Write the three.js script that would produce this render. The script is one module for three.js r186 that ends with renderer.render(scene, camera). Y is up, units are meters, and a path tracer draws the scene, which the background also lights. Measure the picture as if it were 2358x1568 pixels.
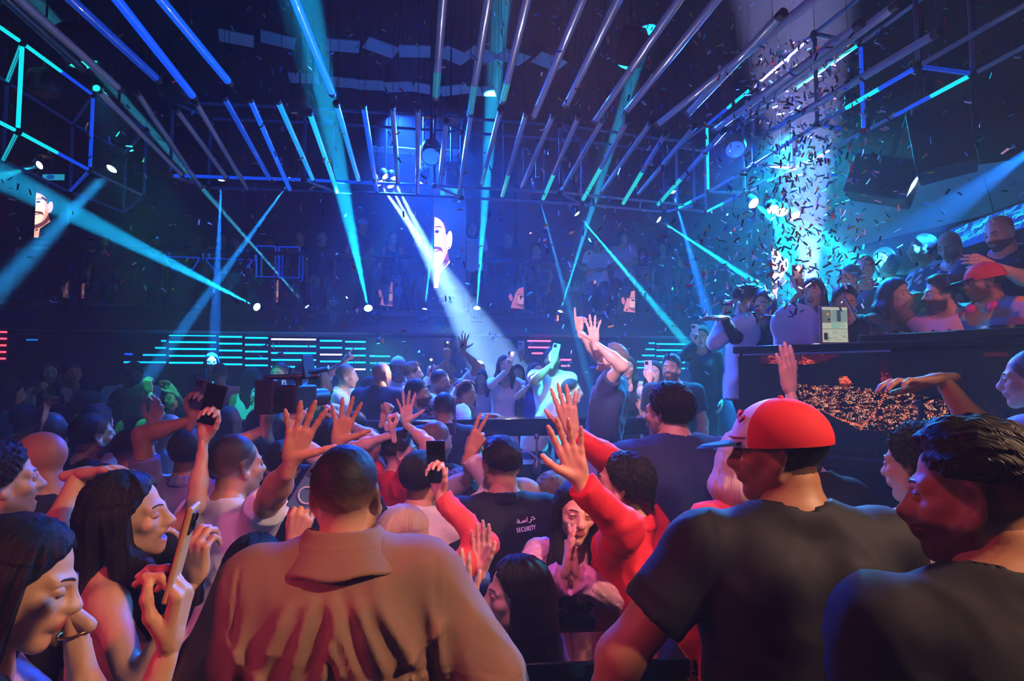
import * as THREE from 'three';
import { mergeGeometries } from 'three/addons/utils/BufferGeometryUtils.js';
import { RoundedBoxGeometry } from 'three/addons/geometries/RoundedBoxGeometry.js';
import { RectAreaLightUniformsLib } from 'three/addons/lights/RectAreaLightUniformsLib.js';
import { createNoise3D } from 'simplex-noise';

RectAreaLightUniformsLib.init();
const scene = new THREE.Scene();
const renderer = new THREE.WebGLRenderer({ antialias: true });
renderer.toneMapping = THREE.LinearToneMapping;
renderer.toneMappingExposure = 1.0;
renderer.shadowMap.enabled = true;
scene.background = new THREE.Color(0x000000);

// ---- camera: wide lens, photographer a little above the heads of the crowd
const FOCAL = 1400, FRAME_W = 2358, FRAME_H = 1568;
const camera = new THREE.PerspectiveCamera(2 * Math.atan(FRAME_H / 2 / FOCAL) * 180 / Math.PI, FRAME_W / FRAME_H, 0.05, 120);
camera.position.set(0, 1.95, 0);
camera.rotation.x = Math.atan(86 / FOCAL);
camera.updateMatrixWorld(true);
// ---- haze of the dance hall and the wash lights on the crowd
scene.fog = new THREE.FogExp2(0xffffff, 0.0125);
const WASHES = [
  // name, colour, intensity, cone in degrees, position, aim
  ['front wash lamp with a pink filter on the rear truss', 0xff4c80, 20, 25, [-2.6, 3.1, 1.5], [-1.1, 1.2, -1.7]],
  ['front wash lamp with an amber filter on the rear truss', 0xffc8a0, 40, 24, [2.6, 3.7, -0.4], [-0.2, 1.15, -1.6]],
  ['front wash lamp with a rose filter on the rear truss', 0xff90c8, 36, 26, [0.2, 4.7, -0.1], [0.1, 1.8, -3.1]],
  ['front wash lamp with a violet filter on the rear truss', 0x8a6cff, 26, 26, [0.5, 4.0, 2.4], [0.9, 3.6, -5.5]],
  ['red wash lamp high on the left above the bald man', 0xff4866, 8, 20, [-2.5, 3.0, -0.7], [1.3, 1.55, -1.6]],
  ['blue wash lamp hanging from the middle of the truss', 0x1450ff, 210, 50, [-0.9, 4.4, -6.6], [-0.6, 0.7, -3.0]],
  ['blue wash lamp hanging from the truss above the booth', 0x2048ff, 140, 48, [2.4, 4.4, -6.4], [1.3, 0.7, -2.8]],
  ['teal wash lamp hanging over the left crowd', 0x10c8a8, 90, 22, [-3.2, 4.3, -4.4], [-2.4, 1.2, -5.6]],
  ['cyan wash lamp on the truss aimed at the teal lit man', 0x30e8ff, 520, 5, [0.9, 4.4, -4.6], [0.42, 1.75, -6.4]],
  ['small teal wash lamp fixed under the balcony ledge over the bar wall end', 0x18e0c8, 9, 48, [-2.05, 2.52, -9.35], [-2.25, 1.9, -10.4]],
  ['front wash lamp with a salmon filter aimed at the booth crew', 0xff9c94, 46, 13, [2.9, 4.2, 0.6], [2.6, 2.55, -4.0]],
  ['lavender follow spotlight aimed at the performer', 0xf0c8ff, 300, 6, [-0.6, 4.3, 1.2], [0.75, 2.15, -4.75]],
];
// ---------------------------------------------------------------- helpers
let seedState = 1234567;
function rnd() { seedState = (Math.imul(seedState, 1664525) + 1013904223) >>> 0; return seedState / 4294967296; }
function reseed(n) { seedState = (n * 2654435761) >>> 0; rnd(); rnd(); }
const noise3 = createNoise3D(rnd);
const V = (x, y, z) => new THREE.Vector3(x, y, z);
const DEG = Math.PI / 180;
const clamp = (x, a, b) => x < a ? a : x > b ? b : x;
// a place in the hall: from a direction of sight and a distance
function at(px, py, d) { return V((px - FRAME_W / 2) / FOCAL * d, (FRAME_H / 2 - py) / FOCAL * d, -d).applyQuaternion(camera.quaternion).add(camera.position); }
function onHeight(px, py, y) { const p = at(px, py, 1).sub(camera.position); return p.multiplyScalar((y - 1.95) / p.y).add(camera.position); }
const nameCount = {};
function numbered(n) { const k = nameCount[n] = (nameCount[n] ?? -1) + 1; return k ? n + '_' + String(k).padStart(3, '0') : n; }
function tag(o, label, category, group, kind) {
  if (label) o.userData.label = label;
  if (category) o.userData.category = category;
  if (group) o.userData.group = group;
  if (kind) o.userData.kind = kind;
  return o;
}
function mesh(name, geometry, material, parent) {
  const m = new THREE.Mesh(geometry, material);
  m.castShadow = m.receiveShadow = true;
  m.name = parent ? name : numbered(name);
  (parent || scene).add(m);
  return m;
}
function thing(name, label, category, pos, turn = 0, group) {
  const g = new THREE.Group(); g.name = numbered(name); scene.add(g);
  if (pos) g.position.copy(pos);
  g.rotation.y = turn;
  return tag(g, label, category, group);
}
const mats = {};
function mat(color, rough = 0.7, extra = {}) {
  const key = color + '|' + rough + '|' + JSON.stringify(extra);
  return mats[key] ??= new THREE.MeshPhysicalMaterial({ color, roughness: rough, ...extra });
}
function box(w, h, d, x = 0, y = 0, z = 0, r = 0) {
  const g = r ? new RoundedBoxGeometry(w, h, d, 2, r) : new THREE.BoxGeometry(w, h, d);
  return g.translate(x, y, z);
}
function rod(a, b, r, seg = 10, r2 = r) {  // a straight round bar from a to b
  const d = b.clone().sub(a), L = d.length();
  const g = new THREE.CylinderGeometry(r2, r, L, seg, 1);
  g.translate(0, L / 2, 0).applyQuaternion(new THREE.Quaternion().setFromUnitVectors(V(0, 1, 0), d.normalize()));
  return g.translate(a.x, a.y, a.z);
}
function tube(pts, r, seg = 24, radial = 8) { return new THREE.TubeGeometry(new THREE.CatmullRomCurve3(pts), seg, r, radial, false); }
function merge(list) {
  const l = list.map(g => { const h = g.index ? g.toNonIndexed() : g; for (const k of Object.keys(h.attributes)) if (!['position', 'normal', 'uv'].includes(k)) h.deleteAttribute(k); return h; });
  return mergeGeometries(l);
}

// ---------------------------------------------------------------- smooth solids: distance fields meshed with surface nets
function cap(a, ra, b, rb, o = {}) {
  const dx = b.x - a.x, dy = b.y - a.y, dz = b.z - a.z, l2 = dx * dx + dy * dy + dz * dz;
  return { e: 0, ax: a.x, ay: a.y, az: a.z, dx, dy, dz, il2: l2 > 1e-12 ? 1 / l2 : 0, len: Math.sqrt(l2), ra, dr: rb - ra, s: o.s ?? 1, is: 1 / (o.s ?? 1) - 1, ls: Math.sqrt(o.s ?? 1), nx: o.n?.x ?? 0, ny: o.n?.y ?? 0, nz: o.n?.z ?? 1, cut: !!o.cut, cut0: !!o.cut0, rx: 0, ry: 0, rz: 0, ux: 0, uy: 0, uz: 0, vx: 0, vy: 0, vz: 0 };
}
function ell(c, r, q) {  // ellipsoid, turned by quaternion q
  const u = V(1, 0, 0), v = V(0, 1, 0), n = V(0, 0, 1);
  if (q) { u.applyQuaternion(q); v.applyQuaternion(q); n.applyQuaternion(q); }
  return { e: 1, ax: c.x, ay: c.y, az: c.z, dx: 0, dy: 0, dz: 0, il2: 0, len: 0, ra: Math.max(r.x, r.y, r.z), dr: 0, s: 1, is: 0, ls: 1, nx: n.x, ny: n.y, nz: n.z, cut: false, cut0: false, rx: r.x, ry: r.y, rz: r.z, ux: u.x, uy: u.y, uz: u.z, vx: v.x, vy: v.y, vz: v.z };
}
function pd(q, x, y, z) {
  let px = x - q.ax, py = y - q.ay, pz = z - q.az;
  if (q.e === 1) {
    const a = px * q.ux + py * q.uy + pz * q.uz, b = px * q.vx + py * q.vy + pz * q.vz, c = px * q.nx + py * q.ny + pz * q.nz;
    const A = a / q.rx, B = b / q.ry, C = c / q.rz, k0 = Math.sqrt(A * A + B * B + C * C);
    const A2 = A / q.rx, B2 = B / q.ry, C2 = C / q.rz, k1 = Math.sqrt(A2 * A2 + B2 * B2 + C2 * C2);
    return k1 < 1e-9 ? -Math.min(q.rx, q.ry, q.rz) : k0 * (k0 - 1) / k1;
  }
  const t = (px * q.dx + py * q.dy + pz * q.dz) * q.il2, tc = t < 0 ? 0 : t > 1 ? 1 : t;
  px -= q.dx * tc; py -= q.dy * tc; pz -= q.dz * tc;
  if (q.s !== 1) { const c = (px * q.nx + py * q.ny + pz * q.nz) * q.is; px += q.nx * c; py += q.ny * c; pz += q.nz * c; }
  let d = (Math.sqrt(px * px + py * py + pz * pz) - (q.ra + q.dr * tc)) * q.ls;
  if (q.cut) { const e = (t - 1) * q.len; if (e > d) d = e; }
  if (q.cut0) { const e = -t * q.len; if (e > d) d = e; }
  return d;
}
function smin(a, b, k) { const h = k - Math.abs(a - b); return h > 0 ? (a < b ? a : b) - h * h / (4 * k) : a < b ? a : b; }
function meshField({ add, sub = [], k = 0.03, ks = 0.01, mod, cell, color, margin = 0.02 }) {
  let x0 = 1e9, y0 = 1e9, z0 = 1e9, x1 = -1e9, y1 = -1e9, z1 = -1e9;
  for (const q of add) {
    const r = Math.max(q.ra, q.ra + q.dr) + margin;
    x0 = Math.min(x0, q.ax - r, q.ax + q.dx - r); x1 = Math.max(x1, q.ax + r, q.ax + q.dx + r);
    y0 = Math.min(y0, q.ay - r, q.ay + q.dy - r); y1 = Math.max(y1, q.ay + r, q.ay + q.dy + r);
    z0 = Math.min(z0, q.az - r, q.az + q.dz - r); z1 = Math.max(z1, q.az + r, q.az + q.dz + r);
  }
  const B = 5, bs = B * cell, bx = Math.ceil((x1 - x0) / bs), by = Math.ceil((y1 - y0) / bs), bz = Math.ceil((z1 - z0) / bs);
  const nx = bx * B + 1, ny = by * B + 1, nz = bz * B + 1, sx = 1, sy = nx, sz = nx * ny;
  const val = new Float32Array(nx * ny * nz).fill(1e9), vid = new Int32Array(nx * ny * nz).fill(-1);
  const R = bs * 0.9, blocks = [], ds = new Float64Array(add.length);
  for (let k3 = 0; k3 < bz; k3++) for (let j = 0; j < by; j++) for (let i = 0; i < bx; i++) {
    const cx = x0 + (i + 0.5) * bs, cy = y0 + (j + 0.5) * bs, cz = z0 + (k3 + 0.5) * bs;
    let dm = 1e9;
    for (let n = 0; n < add.length; n++) { const d = ds[n] = pd(add[n], cx, cy, cz); if (d < dm) dm = d; }
    if (dm > R * 1.5 + margin) continue;
    if (dm < -R * 1.7 - margin && !sub.length) continue;
    const act = [];
    for (let n = 0; n < add.length; n++) if (ds[n] < dm + R * 2.6 + k) act.push(add[n]);
    const subs = sub.filter(q => pd(q, cx, cy, cz) < R * 1.7 + ks + margin);
    if (dm < -R * 1.7 - margin && !subs.length) continue;
    blocks.push(i * B, j * B, k3 * B);
    for (let c = 0; c <= B; c++) for (let b = 0; b <= B; b++) {
      let at3 = (k3 * B + c) * sz + (j * B + b) * sy + i * B;
      const y = y0 + (j * B + b) * cell, z = z0 + (k3 * B + c) * cell;
      for (let a = 0; a <= B; a++, at3++) {
        if (val[at3] !== 1e9) continue;
        const x = x0 + (i * B + a) * cell;
        let d = pd(act[0], x, y, z);
        for (let n = 1; n < act.length; n++) d = smin(d, pd(act[n], x, y, z), k);
        for (let n = 0; n < subs.length; n++) d = -smin(-d, pd(subs[n], x, y, z), ks);
        if (mod && d < 0.05 && d > -0.05) d = mod(d, x, y, z);
        val[at3] = d;
      }
    }
  }
  const pos = [], idx = [];
  const off = [0, sx, sy, sx + sy, sz, sx + sz, sy + sz, sx + sy + sz];
  const E = [0, 1, 2, 3, 4, 5, 6, 7, 0, 2, 1, 3, 4, 6, 5, 7, 0, 4, 1, 5, 2, 6, 3, 7];
  const v8 = new Float64Array(8);
  for (let n = 0; n < blocks.length; n += 3) for (let c = 0; c < B; c++) for (let b = 0; b < B; b++) for (let a = 0; a < B; a++) {
    const i = blocks[n] + a, j = blocks[n + 1] + b, l = blocks[n + 2] + c, o = l * sz + j * sy + i;
    let neg = 0;
    for (let m = 0; m < 8; m++) { const d = v8[m] = val[o + off[m]]; if (d < 0) neg++; }
    if (neg === 0 || neg === 8) continue;
    let px = 0, py = 0, pz = 0, cnt = 0;
    for (let m = 0; m < 24; m += 2) {
      const p = E[m], q = E[m + 1], dp = v8[p], dq = v8[q];
      if ((dp < 0) === (dq < 0)) continue;
      const t = dp / (dp - dq), ip = p & 1, jp = (p >> 1) & 1, kp = p >> 2;
      px += ip + ((q & 1) - ip) * t; py += jp + (((q >> 1) & 1) - jp) * t; pz += kp + ((q >> 2) - kp) * t; cnt++;
    }
    vid[o] = pos.length / 3;
    pos.push(x0 + (i + px / cnt) * cell, y0 + (j + py / cnt) * cell, z0 + (l + pz / cnt) * cell);
  }
  const quad = (a, b, c, d, flip) => { if (a < 0 || b < 0 || c < 0 || d < 0) return; if (flip) idx.push(a, b, c, a, c, d); else idx.push(a, c, b, a, d, c); };
  for (let n = 0; n < blocks.length; n += 3) for (let c = 0; c < B; c++) for (let b = 0; b < B; b++) for (let a = 0; a < B; a++) {
    const i = blocks[n] + a, j = blocks[n + 1] + b, l = blocks[n + 2] + c, o = l * sz + j * sy + i;
    if (vid[o] < 0) continue;
    const s0 = val[o] < 0;
    if (j && l && s0 !== (val[o + sx] < 0)) quad(vid[o], vid[o - sy], vid[o - sy - sz], vid[o - sz], s0);
    if (i && l && s0 !== (val[o + sy] < 0)) quad(vid[o], vid[o - sz], vid[o - sz - sx], vid[o - sx], s0);
    if (i && j && s0 !== (val[o + sz] < 0)) quad(vid[o], vid[o - sx], vid[o - sx - sy], vid[o - sy], s0);
  }
  const g = new THREE.BufferGeometry();
  g.setAttribute('position', new THREE.BufferAttribute(new Float32Array(pos), 3));
  g.setIndex(idx);
  g.computeVertexNormals();
  if (color) paint(g, color);
  return g;
}
function paint(g, color) {
  const p = g.attributes.position, c = new Float32Array(p.count * 3), f = typeof color === 'function' ? color : null;
  for (let i = 0; i < p.count; i++) { const v = f ? f(p.getX(i), p.getY(i), p.getZ(i)) : color; c[i * 3] = v[0]; c[i * 3 + 1] = v[1]; c[i * 3 + 2] = v[2]; }
  g.setAttribute('color', new THREE.BufferAttribute(c, 3));
  return g;
}
// ---------------------------------------------------------------- people: head, hands, hair and clothes
const LODS = [
  { body: 0.03, bare: 0.014, arm: 0.0115, cloth: 0.0105, head: 0.0045, hair: 0.006, hand: 0.0044 },
  { body: 0.034, bare: 0.02, arm: 0.016, cloth: 0.017, head: 0.0074, hair: 0.01, hand: 0.0056 },
  { body: 0.04, bare: 0.026, arm: 0.022, cloth: 0.026, head: 0.0115, hair: 0.014, hand: 0.0076 },
  { body: 0.045, bare: 0.034, arm: 0.028, cloth: 0.034, head: 0.015, hair: 0.018, hand: 0.011 },
];
const sstep = (a, b, x) => { const t = clamp((x - a) / (b - a), 0, 1); return t * t * (3 - 2 * t); };
const HAIRLINE = [[-0.2, -0.2], [-0.075, -0.06], [-0.05, -0.035], [-0.02, -0.012], [0.0, 0.016], [0.03, 0.042], [0.055, 0.058], [0.07, 0.07], [0.2, 0.075]];
function lineAt(tab, y) { for (let i = 1; i < tab.length; i++) if (y < tab[i][0]) { const [a, b] = [tab[i - 1], tab[i]]; return a[1] + (b[1] - a[1]) * (y - a[0]) / (b[0] - a[0]); } return tab[tab.length - 1][1]; }
const headCache = {};
function headGeometry(o) {  // o: sex, mouth ('shut','open','smile'), eyes ('open','shut'), beard 0..1, stubble ('none','fade','buzz'), brow, lip, lod
  const key = JSON.stringify(o);
  if (headCache[key]) return headCache[key];
  const f = o.sex === 'f', add = [], sub = [], m = f ? 0.94 : 1;
  add.push(ell(V(0, 0.032, -0.018), V(0.075 * (f ? 0.97 : 1), 0.086, 0.095)), ell(V(0, -0.033, 0.02), V(0.06 * m, 0.08, 0.063)));
  for (const s of [-1, 1]) {
    add.push(cap(V(s * 0.05 * m, -0.06, 0.0), f ? 0.017 : 0.021, V(0, -0.1, 0.056), f ? 0.014 : 0.018));
    add.push(ell(V(s * 0.043, -0.024, 0.053), V(0.022, 0.018, 0.022)));
    add.push(cap(V(s * 0.012, 0.017, 0.078), f ? 0.008 : 0.0105, V(s * 0.046, 0.017, 0.062), f ? 0.008 : 0.011));
    add.push(ell(V(s * 0.0115, -0.034, 0.093), V(0.0085, 0.007, 0.01)));
    const q = new THREE.Quaternion().setFromEuler(new THREE.Euler(-0.2, s * -0.4, 0));
    add.push(ell(V(s * 0.0785, -0.008, -0.014), V(0.0075, 0.031, 0.019), q), ell(V(s * 0.077, -0.032, -0.006), V(0.007, 0.009, 0.009), q));
    sub.push(ell(V(s * 0.0855, -0.004, -0.008), V(0.007, 0.019, 0.011), q), ell(V(s * 0.032, -0.001, 0.093), V(0.0175, 0.0105, 0.0145)));
  }
  add.push(ell(V(0, -0.1, 0.06), V(f ? 0.017 : 0.022, 0.016, 0.018)));
  add.push(cap(V(0, 0.012, 0.08), 0.0075, V(0, -0.03, 0.104), f ? 0.0105 : 0.0125));
  const lw = f ? 1 : 0.75; add.push(ell(V(0, -0.0575, 0.0825), V(0.023, 0.0062 * lw, 0.01)), ell(V(0, o.mouth === 'open' ? -0.08 : -0.068, o.mouth === 'open' ? 0.076 : 0.081), V(0.02, 0.0072 * lw, 0.01)));
  add.push(cap(V(0, -0.06, -0.03), f ? 0.046 : 0.056, V(0, -0.2, -0.05), f ? 0.05 : 0.062));
  const open = o.mouth === 'open';
  if (open) sub.push(ell(V(0, -0.068, 0.092), V(0.023, 0.013, 0.022))); else sub.push(cap(V(-0.019, -0.063, 0.097), 0.0022, V(0.019, -0.063, 0.097), 0.0022));
  const beard = o.beard ?? 0;
  const jawMask = (x, y, z) => sstep(-0.028, -0.048, y + Math.abs(x) * 0.12 - Math.max(0, z - 0.03) * 0.12) * sstep(-0.018, 0.0, z) * (1 - sstep(-0.012, 0.004, -Math.abs(x) + 0.012 - Math.abs(y + 0.064) * 1.2) * sstep(0.07, 0.078, z)) * sstep(-0.135, -0.112, y) * sstep(-0.035, 0.0, z + (y + 0.1) * 0.9);
  const stub = o.stubble ?? 'none';
  const scalp = (x, y, z) => sstep(0.006, -0.006, z - lineAt(HAIRLINE, y)) * sstep(-0.085, -0.06, y - z * 0.15);
  const g = meshField({
    add, sub, k: 0.02, ks: 0.006, cell: LODS[o.lod].head,
    mod: (d, x, y, z) => beard > 0.5 ? d - (beard - 0.35) * 0.009 * jawMask(x, y, z) : d,
    color: (x, y, z) => {
      let c = [1, 1, 1];
      const mixc = (b, t) => { c = [c[0] + (b[0] - c[0]) * t, c[1] + (b[1] - c[1]) * t, c[2] + (b[2] - c[2]) * t]; };
      const lip = sstep(1.25, 0.9, Math.hypot(x / 0.025, (y + (open ? 0.068 : 0.0635)) / (open ? 0.02 : 0.0125))) * sstep(0.074, 0.08, z);
      if (o.lod < 3) mixc(o.lip ?? (f ? [0.82, 0.5, 0.5] : [0.9, 0.7, 0.68]), lip);
      if (open && z > 0.055 && z < 0.083 && Math.hypot(x / 0.023, (y + 0.068) / 0.0135) < 0.95) mixc([0.12, 0.05, 0.05], 1);
      const hc = o.hairTint ?? [0.16, 0.12, 0.1];
      if (beard) mixc(hc, Math.min(1, beard * 1.15) * jawMask(x, y, z) * (1 - lip));
      if (stub === 'buzz') mixc(hc, 0.85 * scalp(x, y, z) * sstep(-0.06, 0.03, y + z * -0.1));
      if (stub === 'fade') mixc([hc[0] * 0.5, hc[1] * 0.5, hc[2] * 0.5], 0.95 * scalp(x, y, z) * sstep(-0.085, 0.03, y));
      if (stub === 'shadow') mixc(hc, 0.16 * scalp(x, y, z));
      if (stub === 'full') mixc(hc, 0.95 * scalp(x, y, z));
      return c;
    },
  });
  const parts = [g];
  const bit = (geo, c) => { const h = geo.index ? geo : geo; h.deleteAttribute('uv'); parts.push(paint(h, c)); };
  const sg = o.lod === 0 ? [14, 10] : o.lod === 1 ? [8, 6] : [6, 5];
  if (o.lod < 3) for (const s of [-1, 1]) {
    const shut = o.eyes === 'shut';
    bit(new THREE.SphereGeometry(shut ? 0.011 : 0.0125, ...sg).translate(s * 0.032, -0.001, shut ? 0.07 : 0.073), (x, y, z) => { const r = Math.hypot(x - s * 0.032, y + 0.001); return z > 0.073 && r < 0.0058 ? (r < 0.0028 ? [0.02, 0.02, 0.02] : [0.13, 0.08, 0.05]) : [1.1, 1.05, 1.0]; });
    bit((shut ? new THREE.SphereGeometry(0.0175, sg[0], sg[1]).scale(1, 0.8, 1).translate(s * 0.032, -0.001, 0.0645) : new THREE.SphereGeometry(0.0133, sg[0], sg[1], 0, 7, 0, 1.18).rotateX(0.3).translate(s * 0.032, -0.001, 0.073)), [0.93, 0.88, 0.88]);
    if (!shut && o.lod < 2) bit(new THREE.SphereGeometry(0.0135, sg[0], 6, 0, 7, 2.1, 1.0).rotateX(-0.2).translate(s * 0.032, -0.001, 0.073), [0.97, 0.93, 0.92]);
    const brow = new THREE.TubeGeometry(new THREE.CatmullRomCurve3([V(s * 0.012, 0.019, 0.0885), V(s * 0.027, 0.0245, 0.084), V(s * 0.043, 0.022, 0.0725), V(s * 0.05, 0.016, 0.064)]), o.lod ? 4 : 8, f ? 0.0026 : 0.0036, 5, false);
    bit(brow, o.hairTint ?? [0.12, 0.09, 0.08]);
    const ly = shut ? -0.006 : 0.0045;
    const lash = new THREE.TubeGeometry(new THREE.CatmullRomCurve3([V(s * 0.02, ly - 0.003, shut ? 0.0765 : 0.0805), V(s * 0.027, ly + 0.0005, shut ? 0.0802 : 0.0862), V(s * 0.034, ly, shut ? 0.0805 : 0.0868), V(s * 0.044, ly - 0.002, shut ? 0.0762 : 0.0795), V(s * 0.05, ly - 0.0005, 0.073)]), 8, f ? 0.0016 : 0.0011, 4, false);
    if (o.lod < 2) bit(lash, [0.06, 0.05, 0.05]);
    if (open && s > 0) bit(new RoundedBoxGeometry(0.036, 0.009, 0.014, 2, 0.004).translate(0, -0.0605, 0.077), [1.5, 1.45, 1.4]);
  }
  return headCache[key] = mergeGeometries(parts.map(h => { const t = h.index ? h.toNonIndexed() : h; return t; }));
}

const HAND_POSES = {
  open: { c: [6, 8, 6], s: [9, 2, -5, -15], t: [0.72, 0.66, 0.2, 12] },
  spread: { c: [3, 6, 5], s: [15, 4, -8, -24], t: [0.86, 0.48, 0.12, 4] },
  flat: { c: [4, 6, 5], s: [3, 0, -2, -5], t: [0.5, 0.82, 0.25, 10] },
  relax: { c: [22, 28, 18], s: [5, 1, -3, -8], t: [0.5, 0.75, 0.42, 18] },
  grip: { c: [48, 52, 34], s: [3, 0, -2, -4], t: [0.42, 0.72, 0.55, 22] },
  fist: { c: [82, 95, 55], s: [2, 0, -2, -4], t: [0.3, 0.7, 0.65, 60] },
  point: { c: [82, 95, 55], s: [2, 0, -2, -4], t: [0.3, 0.7, 0.65, 60], i: [4, 5, 4] },
  two: { c: [82, 95, 55], s: [6, -3, -2, -4], t: [0.3, 0.7, 0.65, 60], i: [6, 8, 6], m: [6, 8, 6] },
  droop: { c: [-8, 30, 22], s: [10, 2, -5, -12], t: [0.6, 0.75, 0.3, 14] },
};
const handCache = {};
function handGeometry(pose, lod, nails) {
  const key = pose + lod + nails;
  if (handCache[key]) return handCache[key];
  const P = HAND_POSES[pose], add = [], tips = [];
  const base = [V(0.03, 0.09, 0), V(0.0095, 0.096, 0.0), V(-0.0115, 0.091, 0), V(-0.031, 0.08, 0.001)], len = [[0.044, 0.027, 0.021], [0.048, 0.03, 0.022], [0.044, 0.028, 0.021], [0.035, 0.021, 0.018]];
  for (let i = 0; i < 4; i++) {
    const r = i === 3 ? 0.0078 : 0.009, curl = i === 0 && P.i || i === 1 && P.m || P.c;
    add.push(cap(V(base[i].x * 0.55, 0.006, 0), 0.0155, base[i], r * 1.35));
    let p = base[i].clone(), a = 0;
    for (let j = 0; j < 3; j++) {
      a += curl[j] * (i === 3 ? 1.12 : 1);
      const dir = V(Math.sin(P.s[i] * DEG) * Math.cos(a * DEG), Math.cos(a * DEG) * Math.cos(P.s[i] * DEG), Math.sin(a * DEG));
      const n = p.clone().addScaledVector(dir, len[i][j]);
      add.push(cap(p, r * (1.08 - 0.08 * j), n, r * (1.0 - 0.09 * j - (j === 2 ? 0.06 : 0))));
      if (j === 2) tips.push([n, V(0, Math.sin(a * DEG), -Math.cos(a * DEG))]);
      p = n;
    }
  }
  const d = V(...P.t.slice(0, 3)).normalize();
  let p = V(0.02, 0.02, 0.006), n = p.clone().addScaledVector(d, 0.045);
  add.push(cap(p, 0.017, n, 0.0125)); p = n;
  for (const [L, r1, r2] of [[0.034, 0.0115, 0.0102], [0.027, 0.0102, 0.0082]]) {
    d.applyAxisAngle(V(-0.45, 0.2, 0.85).normalize(), P.t[3] * DEG); if (P.t[3] > 30) d.z += 0.15; d.normalize();
    n = p.clone().addScaledVector(d, L); add.push(cap(p, r1, n, r2)); p = n;
  }
  tips.push([p, V(0.3, 0, -1).normalize()]);
  add.push(ell(V(-0.022, 0.036, 0.006), V(0.013, 0.03, 0.013)));
  add.push(cap(V(0, -0.05, 0), 0.0195, V(0, 0.012, 0), 0.0245, { s: 0.84 }));
  const g = meshField({
    add, k: 0.0075, cell: LODS[lod].hand, margin: 0.012,
    color: (x, y, z) => {
      for (const [t, out] of tips) { const a = x - t.x, b = y - t.y, c = z - t.z; if (nails && Math.hypot(a, b, c) < 0.0105 && a * out.x + b * out.y + c * out.z > 0.0035) return nails === 2 ? [1.5, 0.3, 0.35] : [1.35, 1.3, 1.35]; }
      return z > 0.008 ? [1.08, 1.0, 0.98] : [1, 1, 1];
    },
  });
  return handCache[key] = g.toNonIndexed();
}

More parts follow.
